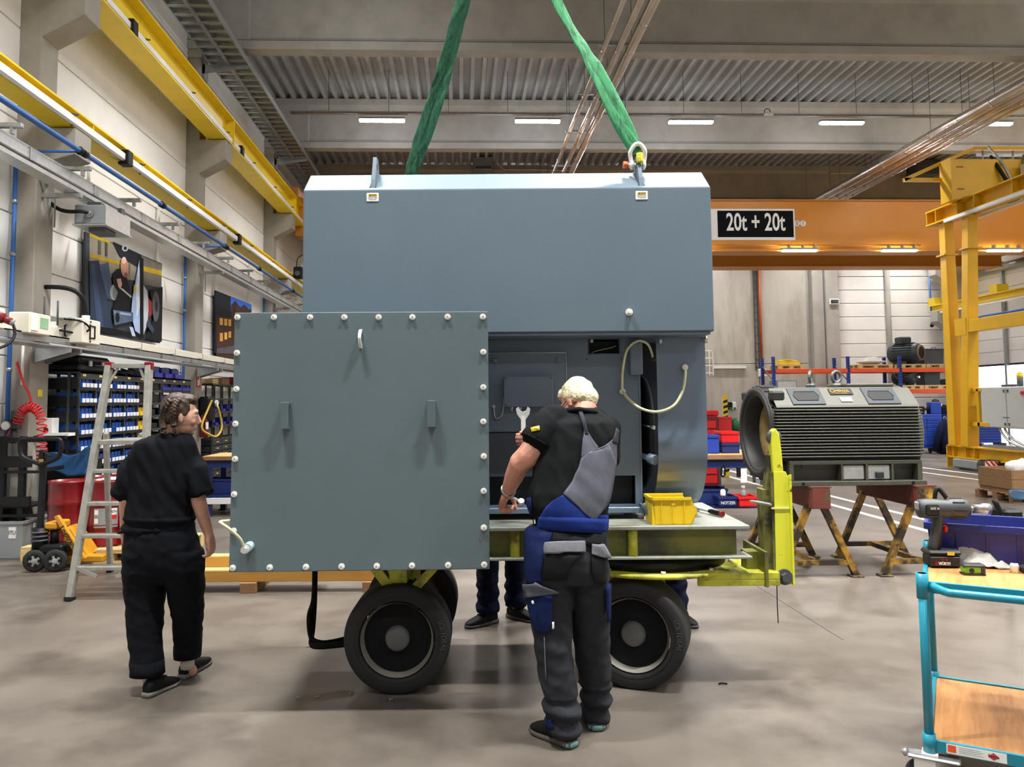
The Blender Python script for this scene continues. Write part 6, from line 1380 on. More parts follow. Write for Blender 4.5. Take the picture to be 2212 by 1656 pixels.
# red cabinet and bottles further back
t = thing('tool_cabinet', 'red workshop cabinet far behind the workbench, beside the curved cover', 'cabinet', (MD(1560, 960, 15).x, 15, 0), 'M')
a, b = MD(1500, 900, 15), MD(1550, 898, 15); part('casing', MB().cham((a.x, 15, 0), (b.x, 15.5, b.z), .01), 'red', t)
for k in range(7): part('drawer', MB().cham((a.x+.04, 14.985, .06+k*.17), (b.x-.04, 15, .2+k*.17), .006), 'red_bright', t)
a, b = MD(1553, 925, 15.2), MD(1580, 899, 15.2); crate('far red crate behind the red and navy crates', 'red_bright', a.x, b.x, 15.2, 15.6, 1.0, .28)
t = thing('table', 'small dark table far behind the workbench carrying red crate and green jar', 'table', (a.x+.3, 15.4, 0), 'M')
part('top', MB().box((a.x-.1, 15.1, .96), (a.x+.85, 15.7, 1.0)), 'dark_grey', t)
for x in (a.x-.05, a.x+.75):
    for y in (15.15, 15.6): part('leg', MB().box((x, y, 0), (x+.05, y+.05, .96)), 'dark_grey', t)
c = MD(1586, 910, 15.4); single('green_jar', MB().lathe([(0, 0), (.09, 0), (.09, .18), (.06, .22), (.06, .26), (0, .26)], (c.x, 15.4, 1.0), n=18), 'green', 'green jar on the far table beside the red crate', 'jar', (c.x, 15.4, 1.0), 'M')
for px, lb in ((1530, 'red gas can on the red cabinet'), (1541, 'red box on the red cabinet')):
    c = MD(px, 893, 15.2); single('red_case', MB().cham((c.x-.08, 15.1, MD(1550, 898, 15).z), (c.x+.08, 15.4, MD(1550, 898, 15).z+.11), .02), 'red_bright', lb+' far behind the workbench', 'case', (c.x, 15.2, 1.3), 'M')
# striped post
t = thing('warning_post', 'yellow and black striped post behind the workbench', 'post', tuple(HY(1567, 925, 16.5)), 'H')
a, b = HY(1564, 925, 16.5), HY(1571, 852, 16.5); hgt = b.z
part('post', MB().box((a.x, 16.5, 0), (b.x, 16.56, hgt)), 'bin_yellow', t)
k = 0; z = .1
while z < hgt-.08: part('stripe', MB().add([(a.x-.001, 16.498, z), (b.x+.001, 16.498, z+.03), (b.x+.001, 16.498, z+.085), (a.x-.001, 16.498, z+.055), (a.x-.001, 16.5, z), (b.x+.001, 16.5, z+.03), (b.x+.001, 16.5, z+.085), (a.x-.001, 16.5, z+.055)], [(0,1,2,3),(0,4,5,1),(1,5,6,2),(2,6,7,3),(3,7,4,0)]), 'black', t); z += .11
# dispensers on the back wall, ladder cage
for px, m, lb in ((1578, 'black', 'black soap dispenser on the concrete back wall'), (1587, 'white', 'white soap dispenser on the concrete back wall')):
    a, b = HY(px-4, 884, Y1-.15), HY(px+4, 868, Y1-.15); t = thing('dispenser', lb, 'dispenser', (a.x, Y1-.15, a.z), 'H'); part('body', MB().cham((a.x, Y1-.15, a.z), (b.x, Y1-.03, b.z), .02), m, t); part('window', MB().box((a.x+.03, Y1-.155, a.z+.0), (b.x-.03, Y1-.15, a.z+.08)), 'green', t)
t = thing('ladder_cage', 'white guard cage of a wall ladder just right of the hood', 'guard', tuple(HY(1530, 805, Y1-.6)), 'H')
a, b = HY(1522, 805, Y1-.6), HY(1540, 757, Y1-.6)
for z in (a.z, (a.z*2+b.z)/3, (a.z+2*b.z)/3, b.z): part('hoop', MB().box((a.x, Y1-.62, z-.02), (b.x, Y1-.58, z+.02)).box((b.x-.04, Y1-.62, z-.02), (b.x, Y1-.03, z+.02)), 'white', t)
for x in (a.x, (a.x+b.x)/2, b.x-.03): part('bar', MB().box((x, Y1-.63, a.z-.1), (x+.03, Y1-.6, b.z)), 'white', t)
a, b = HY(1540, 793, Y1-.1), HY(1612, 790, Y1-.1); single('wall_rail', MB().box((a.x, Y1-.12, a.z-.05), (b.x, Y1-.03, a.z+.05)), 'white', 'white rail along the concrete back wall beside the ladder cage', 'rail', (a.x, Y1-.1, a.z))
# vertical cable ladder with orange cable, clock, pipes on the back wall
t = thing('cable_ladder', 'vertical dark cable ladder with an orange cable on the concrete back wall', 'cable ladder', (xs(1634), Y1-.1, 2.8), 'H')
for x in (xs(1628), xs(1636)): part('rail', MB().box((x, Y1-.1, 2.7), (x+.04, Y1-.04, 7.2)), 'dark_grey', t)
z = 2.8
while z < 7.1: part('rung', MB().box((xs(1628), Y1-.1, z), (xs(1644), Y1-.07, z+.03)), 'dark_grey', t); z += .3
part('cable', MB().cyl((xs(1641), Y1-.1, 2.75), (xs(1641), Y1-.1, 7.2), .05, n=8), mat('cable_orange', '#b8572a', .5), t); part('end_box', MB().cham((xs(1632), Y1-.2, 2.45), (xs(1648), Y1-.04, 2.75), .02), 'white', t)
t = thing('wall_clock', 'small rectangular wall display on the pipe of the back wall', 'display', (xs(1803), Y1-.5, 5.2), 'H')
a, b = HY(1793, 657, Y1-.5), HY(1813, 645, Y1-.5); part('frame', MB().cham((a.x, Y1-.5, a.z), (b.x, Y1-.43, b.z), .01), 'white', t); part('screen', MB().box((a.x+.04, Y1-.506, a.z+.04), (b.x-.04, Y1-.5, b.z-.04)), 'black', t)
text('10:58', .11, 'grey', t, ((a.x+b.x)/2, Y1-.508, (a.z+b.z)/2), (PI/2, 0, 0))
for px, lb in ((1803, 'vertical wall pipe below the rectangular display'), (1917, 'thick vertical rain pipe in the middle of the white back wall')):
    single('wall_pipe', MB().cyl((xs(px), Y1-.1, .1), (xs(px), Y1-.1, 8.9), .05 if px < 1900 else .1, n=10), 'galv' if px < 1900 else 'concrete', lb, 'pipe', (xs(px), Y1-.1, .1))
# ------------------------------------------------------------------ pallet rack at the back
RY = 26.9
RXs = [10.76, 13.37, 15.19, 17.86]
t = thing('pallet_rack', 'blue and orange pallet rack in front of the white back wall', 'rack', (14, RY+.5, 0), 'H')
mk('rack_blue', '#1d3d9a', .45, var=.05)
for x in RXs:
    for y in (RY, RY+1.0):
        p_ = part('upright', MB().box((x-.05, y, 0), (x+.05, y+.08, 3.05)), 'rack_blue', t)
        part('hole_row', MB().add([(x-.02+dx, y-.003, z+dz) for z in [.1+.1*k for k in range(29)] for dx, dz in ((0, 0), (.04, 0), (.04, .05), (0, .05))], [(4*k, 4*k+1, 4*k+2, 4*k+3) for k in range(29)]), 'black', p_, kind='stuff')
    part('frame_brace', MB().obox((x, RY+.06, 2.2), (x, RY+1.0, 2.75), .03, .03).obox((x, RY+.06, 1.3), (x, RY+1.0, 2.1), .03, .03), 'dark_grey', t)
for a, b in zip(RXs[:-1], RXs[1:]):
    for z in (2.49, 1.76):
        for y in (RY-.03, RY+1.05): part('beam', MB().cham((a+.05, y, z), (b-.05, y+.05, z+.14), .006), 'rail_orange', t)
def pallet(label, x0, y0, z, w=1.2, d=.8, frame='H', group=None, m='pine', rz=0.):
    t = thing('pallet', label, 'pallet', (x0+w/2, y0+d/2, z), frame, group, rz=rz); FR[t.name] = ('L', V((0, 0, 0)))
    for k in range(5): part('deck_board', MB().cham((-w/2, -d/2+k*d/4.95*.98, .122), (w/2, -d/2+k*d/4.95*.98+d*.16, .144), .003), m, t)
    for y in (-d/2, -.07, d/2-.1):
        for x in (-w/2, -.07, w/2-.14): part('block', MB().box((x, y, .022), (x+.14, y+.1, .1)), m, t)
        part('stringer', MB().box((-w/2, y, .1), (w/2, y+.1, .122)).box((-w/2, y, 0), (w/2, y+.1, .022)), m, t)
    return t
pz = 2.63; G = 'pallets on the rack'
pallet('pallet with yellow plates on the top level of the rack, first bay', 10.95, RY+.05, pz, .9)
pallet('pallet under the white disc on the top level of the rack', 13.76, RY+.05, pz, 1.2)
pallet('pallet under the black motor on the top level of the rack', 15.27, RY+.05, pz, .85)
pallet('pallet under the grey steel box on the top level of the rack', 16.15, RY+.05, pz, 1.05)
pallet('pallet under the round motor on the second level of the rack', 15.27, RY+.05, 1.9, .75)
pallet('pallet on the second level of the rack near the gantry leg', 16.05, RY+.05, 1.9, 1.1)
single('plate_stack', MB().cham((11.0, RY+.15, pz+.145), (11.75, RY+.7, pz+.22), .01).cham((11.05, RY+.2, pz+.22), (11.7, RY+.65, pz+.30), .01).cyl((11.35, RY+.4, pz+.30), (11.35, RY+.4, pz+.33), .25), 'bin_yellow', 'stack of yellow plates on a pallet on the rack', 'plates', (11.4, RY+.4, pz+.145))
t = thing('bearing_disc', 'white disc with a block on it on the top level of the rack', 'disc', (14.36, RY+.4, pz+.145), 'H')
part('disc', MB().lathe([(0, .03), (.2, .0), (.45, .07), (.5, .11), (.48, .12), (0, .08)], (14.36, RY+.4, pz+.145), n=36), 'white', t); part('block', MB().cham((14.2, RY+.25, pz+.23), (14.55, RY+.55, pz+.40), .02), 'cream', t)
def small_motor(label, x, y, z, s, m, shaft=True, facing=-1):
    t = thing('electric_motor', label, 'motor', (x, y, z), 'H')
    part('body', MB().lathe([(0, -.45*s), (.2*s, -.45*s), (.26*s, -.40*s), (.28*s, -.3*s), (.28*s, .35*s), (.22*s, .45*s), (0, .45*s)], (x, y, z+.32*s), axis=(.55, -.83, 0), n=30), m, t)
    ax_ = V((.55, -.83, 0)); rg = MB()
    for k in range(22):
        a = 2*PI*k/22; u = V((.83, .55, 0)); w_ = V((0, 0, 1)); c = V((x, y, z+.32*s))+(u*math.cos(a)+w_*math.sin(a))*.29*s
        part('cooling_fin', MB().obox(c-ax_*.28*s, c+ax_*.28*s, .012*s, .04*s, up=(u*math.cos(a)+w_*math.sin(a))), m, t)
    part('foot', MB().box((x-.25*s, y-.25*s, z), (x-.12*s, y+.25*s, z+.08*s)).box((x+.12*s, y-.25*s, z), (x+.25*s, y+.25*s, z+.08*s)), m, t)
    part('terminal_box', MB().cham((x-.22*s, y-.15*s, z+.58*s), (x+.12*s, y+.18*s, z+.80*s), .03*s), m, t)
    e = V((x, y, z+.32*s))+ax_*.45*s
    if shaft: part('shaft', MB().cyl(e, e+ax_*.16*s, .05*s), 'steel', t)
    else: part('end_bore', MB().torus(e, .2*s, .03*s, ax_, n=26), mat('copper', '#8a6a50', .4, metal=.4) if 'copper' not in bpy.data.materials else bpy.data.materials['copper'], t); part('bore', MB().cyl(e-ax_*.01, e+ax_*.012*s, .18*s, n=26), 'black', t)
    return t
mk('motor_dark', '#2c3338', .5, var=.15, vs=6)
small_motor('dark motor with open round end on the top level of the rack', 15.62, RY+.4, pz+.145, 1.2, 'motor_dark', False)
small_motor('dark finned motor on the second level of the rack', 15.55, RY+.4, 2.045, .85, 'motor_dark')
for lb, x0, x1, z0, h, m in (('blue-grey lidded steel box on the top level of the rack', 16.1, 16.85, pz+.145, .5, 'dark_grey'), ('dark steel hopper on the second level of the rack', 16.1, 16.68, 2.045, .42, 'motor_dark')):
    t = thing('steel_box', lb, 'box', ((x0+x1)/2, RY+.4, z0), 'H'); part('body', MB().prism([(x0+.03, z0), (x1-.03, z0), (x1, z0+h), (x0, z0+h)], 1, RY+.15, RY+.7), m, t, bev=.01); part('rim', MB().box((x0-.03, RY+.12, z0+h), (x1+.03, RY+.73, z0+h+.03)), m, t)
    part('handle', MB().tube([(x0+.3, RY+.14, z0+h+.03), (x0+.3, RY+.14, z0+h+.07), (x0+.45, RY+.14, z0+h+.07), (x0+.45, RY+.14, z0+h+.03)], .012, 6), m, t)
single('rotor_parts', MB().cham((16.9, RY+.2, 2.045), (17.3, RY+.6, 2.25), .04).cyl((16.95, RY+.1, 2.2), (17.3, RY+.1, 2.2), .08), 'motor_dark', 'dark machine parts on the second level of the rack by the gantry leg', 'parts', (17.1, RY+.4, 2.045))
t = thing('control_cabinet', 'grey control cabinet lying on the second level of the rack, first bay', 'cabinet', (11.2, RY+.4, 1.9), 'H'); part('casing', MB().cham((10.85, RY+.1, 1.9), (11.6, RY+.7, 2.25), .02), 'grey', t); part('door', MB().cham((10.9, RY+.07, 1.94), (11.55, RY+.1, 2.21), .01), 'alu', t)
# ------------------------------------------------------------------ blue drawer cabinets at the far right
def drawer_cab(label, px0, px1, Y, ztop):
    x0, x1 = HY(px0, 940, Y).x, HY(px1, 940, Y).x; t = thing('drawer_cabinet', label, 'cabinet', ((x0+x1)/2, Y+.3, 0), 'H')
    part('casing', MB().cham((x0, Y, .16), (x1, Y+.6, ztop), .01), 'blue', t)
    w = (x1-x0); cols = [(x0+.02, x0+w*.32), (x0+w*.34, x1-.02)]
    for i, (a, b) in enumerate(cols):
        hs = [.09, .09, .12, .12, .16, .22]; z = ztop-.09
        for h in hs:
            z -= h
            if z < .17: break
            part('drawer', MB().cham((a, Y-.02, z+.006), (b, Y, z+h-.004), .006), 'blue', t)
    for x in (x0+.1, x1-.1):
        for y in (Y+.1, Y+.5): cst = part('caster', MB().cyl((x-.02, y, .08), (x+.02, y, .08), .08, n=14), 'black', t)
    part('plate', MB().box((x0+.03, Y-.022, ztop-.07), (x0+.1, Y-.02, ztop-.04)), 'white', t)
    return t
drawer_cab('blue drawer cabinet on casters behind the far end of the motor housing', 1986, 2037, 22.6, 1.13)
drawer_cab('blue drawer cabinet behind the yellow gantry leg', 2049, 2086, 22.6, 1.12)
drawer_cab('blue cabinet right of the yellow gantry leg', 2090, 2112, 22.6, 1.08)
def hpx(px, py, Y): return HY(px, py, Y)
t = thing('perforated_panel', 'blue perforated tool panel behind the grey control cabinet of the gantry', 'panel', tuple(hpx(2130, 975, 22.5)), 'H')
a, b = hpx(2112, 975, 22.5), hpx(2162, 920, 22.5); part('panel', MB().cham((a.x, 22.5, .3), (b.x, 22.54, b.z), .01), 'blue', t); part('foot', MB().box((a.x, 22.3, 0), (a.x+.06, 22.8, .3)).box((b.x-.06, 22.3, 0), (b.x, 22.8, .3)), 'dark_grey', t)
dots = MB()
for i in range(22):
    for j in range(10): x, z = a.x+.06+i*(b.x-a.x-.1)/22, .38+j*.075; dots.add([(x, 22.497, z), (x+.03, 22.497, z), (x+.03, 22.497, z+.03), (x, 22.497, z+.03)], [(0, 1, 2, 3)])
part('hole_grid', dots, 'navy', t, kind='stuff')
t = thing('jacket', 'dark jacket hanging between the blue drawer cabinets', 'jacket', tuple(hpx(2040, 990, 22.3)), 'H')
P2 = lambda px, py, d=22.35: hpx(px, py, d)
jm = MB(); jm.tube([P2(2041, 905), P2(2040, 925), P2(2038, 950), P2(2040, 985)], [.05, .16, .2, .17], 12, flat=.5); jm.tube([P2(2036, 912), P2(2028, 940), P2(2020, 975)], [.08, .1, .09], 10)
part('cloth', jm, 'navy_cloth', t); part('hook', MB().torus(P2(2041, 903), .04, .012, (0, 1, 0)), 'steel', t)
for lb, nm, px0, px1, py0, py1, m in (('blue bin on the blue drawer cabinet far right', 'bin', 2012, 2034, 874, 893, 'blue'), ('black flask on the blue drawer cabinet far right', 'flask', 2007, 2013, 884, 903, 'black'), ('white jar on the blue drawer cabinet far right', 'jar', 2014, 2020, 897, 904, 'white'), ('dark laptop-like board leaning on the blue cabinets', 'board', 2037, 2048, 888, 904, 'black_soft'), ('yellow box on the blue cabinet by the gantry leg', 'box', 2051, 2065, 896, 904, 'bin_yellow')):
    a, b = hpx(px0, py1, 22.8), hpx(px1, py0, 22.8); zb_ = 1.13 if px0 < 2049 else 1.12
    h_ = b.z-a.z
    single(nm, (MB().cham((a.x, 22.8, zb_), (b.x, 23.05, zb_+h_+(.0 if nm != 'bin' else .1)), .02) if nm not in ('flask', 'jar') else MB().lathe([(0, 0), ((b.x-a.x)/2, 0), ((b.x-a.x)/2, h_*.8), ((b.x-a.x)/3, h_), (0, h_)], ((a.x+b.x)/2, 22.9, zb_), n=16)), m, lb, nm, (a.x, 22.9, zb_))
t = thing('vise', 'black clamp vise on the blue drawer cabinet by the motor housing', 'vise', tuple(hpx(1990, 903, 22.8)), 'H')
a = hpx(1990, 903, 22.8); part('jaws', MB().cham((a.x-.15, 22.75, 1.13), (a.x+.1, 22.95, 1.2), .02).cham((a.x-.15, 22.75, 1.2), (a.x-.08, 22.95, 1.38), .02).cham((a.x+.02, 22.75, 1.2), (a.x+.1, 22.95, 1.36), .02), 'black', t); part('screw', MB().cyl((a.x-.2, 22.85, 1.28), (a.x+.25, 22.85, 1.28), .025), 'black', t)
# ================================================================== GANTRY CRANE (hall frame), legs in the plane x = GX
GX = 11.36; gy = 'gantry_yellow'
g = thing('gantry_crane', 'tall yellow gantry crane at the right with a box girder, end frame and grey cabinet', 'crane', (GX, 17.5, 0), 'H')
part('sill_beam', MB().box((GX-.11, 9, .50), (GX+.11, 18.15, .53)).box((GX-.015, 9, .27), (GX+.015, 18.12, .51)).box((GX-.11, 9, .25), (GX+.11, 18.15, .28)), gy, g)
part('sill_end', MB().box((GX-.11, 18.12, .02), (GX+.11, 18.15, .53)), gy, g)
for y in (17.9, 17.45, 17.15): part('sill_rib', MB().box((GX-.105, y, .28), (GX+.105, y+.015, .50)), gy, g)
def leg(a, b, w0, w1, nm='leg'):
    return part(nm, MB().tube([a, b], [w0*.72, w1*.72], 4, smooth=False, up=(1, 1, 0)), gy, g, bev=.012)
leg((GX, 17.9, .52), (GX+.02, 17.95, 5.68), .26, .22); leg((GX, 17.45, .52), (GX+.02, 17.08, 5.68), .26, .22)
leg((GX, 11.4, .52), (GX+.02, 11.9, 5.68), .26, .22); leg((GX, 11.0, .52), (GX+.02, 12.6, 5.68), .24, .2)
for y in (17.95, 17.08): part('leg_flange', MB().box((GX-.16, y-.16, 4.9), (GX+.18, y+.16, 4.93)), gy, g)
part('top_carriage', MB().box((GX-.2, 10.5, 6.0), (GX+.2, 18.4, 6.03)).box((GX-.02, 10.5, 5.72), (GX+.02, 18.38, 6.02)).box((GX-.2, 10.5, 5.69), (GX+.2, 18.4, 5.72)), gy, g)
for y in (18.35, 18.0, 17.2, 16.6, 15.4): part('carriage_rib', MB().box((GX-.19, y, 5.72), (GX+.19, y+.02, 6.0)), gy, g)
for x in (-.24, .24): part('conductor_rail', MB().cham((GX+x-.03, 10.5, 5.60), (GX+x+.03, 17.6, 5.68), .01), 'white', g)
part('brace', MB().box((GX-.1, 11.2, 3.05), (GX+.1, 17.35, 3.33)), gy, g, bev=.01)
part('brace_plate', MB().box((GX-.12, 17.2, 3.0), (GX+.12, 17.6, 3.38)), gy, g)
part('main_girder', MB().cham((10.95, 17.0, 6.0), (XR-.9, 17.36, 6.92), .01), gy, g)
part('girder_end_plate', MB().box((10.93, 16.97, 5.98), (10.95, 17.39, 6.94)), gy, g)
for z in (6.72, 6.22): part('girder_slot', MB().box((11.07, 16.995, z), (11.23, 17.0, z+.03)), 'old_wood', g)
part('girder_foot', MB().box((GX-.15, 16.95, 5.98), (GX+.5, 17.42, 6.06)), gy, g)
part('platform_arm', MB().obox((10.1, 17.4, 6.55), (10.95, 17.4, 6.55), .08, .08).obox((10.1, 17.4, 6.55), (11.75, 17.4, 7.28), .08, .08).obox((11.75, 17.4, 7.28), (XR-1, 17.4, 7.30), .1, .07), gy, g)
part('trolley_rail', MB().box((11.75, 17.3, 7.08), (XR-1, 17.34, 7.14)), 'galv', g)
part('rail_post', MB().cyl((11.9, 17.3, 6.92), (11.9, 17.3, 7.2), .02, n=6).cyl((12.6, 17.3, 6.92), (12.6, 17.3, 7.2), .02, n=6), 'galv', g)
part('cable_loop', MB().tube(spline([(12.0, 17.25, 7.28), (12.1, 16.95, 6.8), (12.2, 16.8, 6.3), (12.15, 16.7, 6.0), (11.6, 16.6, 5.95), (11.5, 16.6, 5.98)]), .03, 8), 'alu', g)
part('cable_loop', MB().tube(spline([(12.05, 17.25, 7.05), (12.0, 16.95, 6.7), (12.2, 16.8, 6.15), (12.2, 16.7, 5.9), (11.7, 16.6, 5.85)]), .04, 8), 'black', g)
part('hoist_box', MB().cham((12.45, 16.6, 6.4), (12.8, 16.9, 6.75), .02), 'white', g); part('box_post', MB().cyl((12.6, 16.95, 5.98), (12.6, 16.95, 7.0), .03, n=8), 'galv', g)
# drive, cabinet, extras
part('wheel_box', MB().cham((GX-.14, 17.0, .03), (GX+.14, 17.9, .24), .03), 'grey', g); part('wheel', MB().cyl((GX-.08, 17.7, .14), (GX+.08, 17.7, .14), .135, n=24), 'dark_grey', g)
part('drive_motor', MB().cyl((GX-.1, 16.9, .15), (GX-.1, 16.3, .15), .13, n=18).box((GX-.2, 16.35, .1), (GX, 16.8, .28)), 'motor_dark', g)
sg = HY(2143, 1015, 16.1); sp = part('warning_plate', MB().box((sg.x-.13, 16.1, .04), (sg.x+.13, 16.12, .30)), 'white', g)
part('plate_holder', MB().box((GX-.02, 16.12, .2), (GX+.02, 16.5, .26)).box((min(GX, sg.x), 16.12, .2), (max(GX, sg.x), 16.15, .26)), 'black', g)
for k in range(3): x0 = sg.x-.13+.1*k; part('red_stripe', MB().add([(x0-.02+.0, 16.098, .30), (x0+.035, 16.098, .30), (min(x0+.19, sg.x+.13), 16.098, .30-(min(x0+.19, sg.x+.13)-x0-.035)*1.15), (min(x0+.15, sg.x+.13), 16.098, .30-(min(x0+.15, sg.x+.13)-x0+.02)*1.15 if k < 2 else .19)], [(0, 3, 2, 1)]), 'red_bright', g)
part('cabinet', MB().cham((GX-.02, 14.6, .97), (GX+.4, 16.95, 1.83), .008), mat('cab_grey', '#c3c5c2', .45, var=.03), g)
for a, b in ((14.62, 15.5), (15.52, 16.12), (16.14, 16.93)): part('cabinet_door', MB().cham((GX-.04, a, .985), (GX-.018, b, 1.815), .004), 'cab_grey' if False else bpy.data.materials['cab_grey'], g)
for y, z in ((16.19, 1.74), (16.07, 1.74), (16.19, 1.05), (16.07, 1.05)): part('hinge_lock', MB().box((GX-.05, y-.02, z-.03), (GX-.04, y+.02, z+.03)), 'dark_grey', g)
for y in (16.6, 15.85): part('warning_triangle', MB().add([(GX-.042, y-.035, 1.6), (GX-.042, y+.035, 1.6), (GX-.042, y, 1.66)], [(0, 2, 1)]), 'bin_yellow', g)
part('isolator', MB().box((GX-.07, 15.55, 1.66), (GX-.04, 15.66, 1.73)), 'red_bright', g)
part('door_handle', MB().box((GX-.05, 16.05, 1.19), (GX-.042, 16.25, 1.2)), 'dark_grey', g)
part('cabinet_frame', MB().box((GX-.05, 17.0, .98), (GX+.05, 17.08, 1.8)).box((GX-.05, 16.7, .98), (GX+.05, 17.4, 1.07)).box((GX-.05, 16.9, 1.74), (GX+.05, 17.4, 1.82)), gy, g, bev=.006)
part('beacon', MB().cyl((GX+.15, 15.95, 1.83), (GX+.15, 15.95, 2.02), .06), 'dark_grey', g); part('beacon_cap', MB().cyl((GX+.15, 15.95, 2.02), (GX+.15, 15.95, 2.08), .06).ell((GX+.15, 15.95, 2.08), .058), 'bin_yellow', g)
part('horn', MB().cham((GX+.05, 16.1, 1.83), (GX+.25, 16.4, 1.88), .01).cham((GX+.05, 15.3, 1.83), (GX+.3, 15.6, 1.93), .01), 'dark_grey', g)
for y0, y1 in ((16.5, 15.6), (16.35, 15.2), (15.0, 14.4)): part('cable', MB().tube(bez((GX+.05, y0, .97), (GX+.02, y0-.1, .75), (GX+.05, (y0+y1)/2, .58), (GX+.05, y1, .56)), .022, 8), 'alu', g)
part('mesh_tray', MB().box((GX-.09, 9.5, .54), (GX-.08, 16.9, .6)).box((GX+.05, 9.5, .54), (GX+.06, 16.9, .6)), 'galv', g)
# ================================================================== ORANGE OVERHEAD CRANE
oc = thing('overhead_crane', 'big orange overhead crane spanning the hall, marked 20t + 20t', 'crane', (6, 22.5, 5.9), 'H')
z0 = HY(1700, 540, 22.3).z; z1 = HY(1700, 434, 22.4).z
part('near_girder', MB().box((-4.3, 22.4, z0), (17.85, 22.42, z1)).box((-4.3, 22.9, z0), (17.85, 22.92, z1)).box((-4.3, 22.30, z0-.03), (17.85, 23.0, z0)).box((-4.3, 22.34, z1), (17.85, 22.98, z1+.03)), 'orange', oc)
z2 = HY(1700, 574, 25.2).z
part('far_girder', MB().box((-4.3, 25.3, z2), (17.85, 25.32, z1)).box((-4.3, 25.8, z2), (17.85, 25.82, z1)).box((-4.3, 25.22, z2-.03), (17.85, 25.9, z2)).box((-4.3, 25.24, z1), (17.85, 25.88, z1+.03)), 'orange', oc)
for x in (-4.53, 18.05): part('end_carriage', MB().cham((x-.15, 21.6, 7.19), (x+.15, 26.6, 7.5), .02).box((x-.12, 22.3, 7.15), (x+.12, 23.0, 7.2)), 'orange', oc)
for x0, x1 in ((-4.6, -4.2), (17.75, 18.15)):
    for y in (22.3, 25.22): part('girder_end', MB().box((x0, y, 6.3), (x1, y+.7, 7.2)), 'orange', oc)
def GP(px, py, Y=22.38): return HY(px, py, Y)
a, b = GP(1529, 518), GP(1716, 451); sb = part('load_sign', MB().box((a.x, 22.385, a.z), (b.x, 22.4, b.z)), 'white', oc)
a, b = GP(1551, 512), GP(1713, 455); part('sign_field', MB().box((a.x, 22.38, a.z), (b.x, 22.386, b.z)), mat('sign_black', '#0c0f14', .7, spec=.1), sb)
text('20t + 20t', .72, 'white', sb, ((a.x+b.x)/2, 22.377, (a.z+b.z)/2+.03), (PI/2, 0, 0), sx=.63, bold=.012)
for px, ch in ((1722, '0'), (1735, '1')):
    c = GP(px, 482); o = part('number_disc', MB().cyl((c.x, 22.4, c.z), (c.x, 22.385, c.z), .085, n=22), 'line_white', oc); text(ch, .15, 'black', o, (c.x, 22.383, c.z), (PI/2, 0, 0), sx=.9)
def clamp_lamp(px, lb):
    c = HY(px, 540, 22.2)
    part('lamp_housing', MB().cham((c.x-.52, 22.14, c.z), (c.x+.52, 22.27, c.z+.06), .012), 'grey', oc)
    for k in range(4): part('lamp_diffuser', MB().cham((c.x-.51+.257*k, 22.15, c.z-.04), (c.x-.51+.257*k+.247, 22.26, c.z+.002), .012), 'lamp_crane', oc)
    for x in (-.3, .1, .45): part('lamp_hanger', MB().box((c.x+x, 22.18, c.z+.06), (c.x+x+.04, 22.32, c.z+.16)), 'galv', oc)
for px in (1060, 1280, 1494, 1727, 1943, 2170): clamp_lamp(px, '')
c = GP(1700, 530); part('conduit', MB().cyl((-2, 22.3, c.z+.0), (GP(1985, 530).x, 22.3, c.z), .02, n=8), 'orange', oc)
tl = thing('crane_camera', 'small black lamp at the end of the slim yellow rail beside the hood', 'lamp', tuple(HX(643, 590, -4.35)), 'H')
c = HX(643, 588, -4.35); part('body', MB().cham((c.x-.12, c.y, c.z-.16), (c.x+.12, c.y+.25, c.z+.16), .03), 'black', tl); part('lens', MB().cyl((c.x+.0, c.y, c.z-.03), (c.x+.0, c.y-.05, c.z-.03), .07), 'dark_grey', tl); part('cable', MB().tube(spline([(c.x-.05, c.y+.1, c.z+.15), (c.x-.02, c.y+.1, c.z+.4), (c.x+.15, c.y+.1, c.z+.5)]), .012, 6), 'black', tl)
# ================================================================== TEAL CART (machine frame)
mk('teal', '#1b8299', .35, var=.05); mk('beech', '#c28b54', .45, var=.10, vs=4, col2='#ab7440', c2s=2.5, c2t=(.42, .62), stretch=(14, 1.2, 1)); mk('crate_blue', '#1b2672', .45, var=.06)
cb = MD(2008, 1600, 3.42); th_ = math.radians(-30)
ct = lthing('tool_cart', 'teal tube-frame cart with wooden shelves at the right edge of the picture', 'cart', (cb.x, 3.42, 0), th_)
CW, CL, zt_, zl_ = .62, .88, .845, .20           # local: x across the handle end, y along the cart
for x in (0, CW):
    for y in (0, CL): part('post', MB().cyl((x, y, .16), (x, y, zt_+.045), .0185, n=18), 'teal', ct)
    for y in (0, CL): part('socket', MB().cyl((x, y, zt_-.06), (x, y, zt_+.045), .024, n=18).cyl((x, y, .16), (x, y, .235), .025, n=18), 'teal', ct)
for z, nm in ((zt_, 'top_board'), (zl_, 'lower_board')):
    part(nm, MB().cham((.012, .012, z-.014), (CW-.012, CL-.012, z+.004), .002), 'beech', ct)
    fr_ = MB()
    for a, b in (((0, -.006), (CW, .012)), ((0, CL-.012), (CW, CL+.006)), ((-.006, 0), (.012, CL)), ((CW-.012, 0), (CW+.006, CL))): fr_.box((a[0], a[1], z-.035), (b[0], b[1], z+.012))
    part('tray_frame', fr_, 'teal', ct, bev=.002)
hd = [(.04, 0, zt_-.005), (.05, -.03, zt_-.006), (.09, -.075, zt_-.01), (.14, -.085, zt_-.01), (CW-.14, -.085, zt_-.01), (CW-.09, -.075, zt_-.01), (CW-.05, -.03, zt_-.006), (CW-.04, 0, zt_-.005)]
part('handle', MB().tube(spline(hd, 4), .0165, 14), 'teal', ct)
lb_ = part('label', MB().box((.06, -.0075, zl_-.03), (.27, -.006, zl_+.008)), 'white', ct)
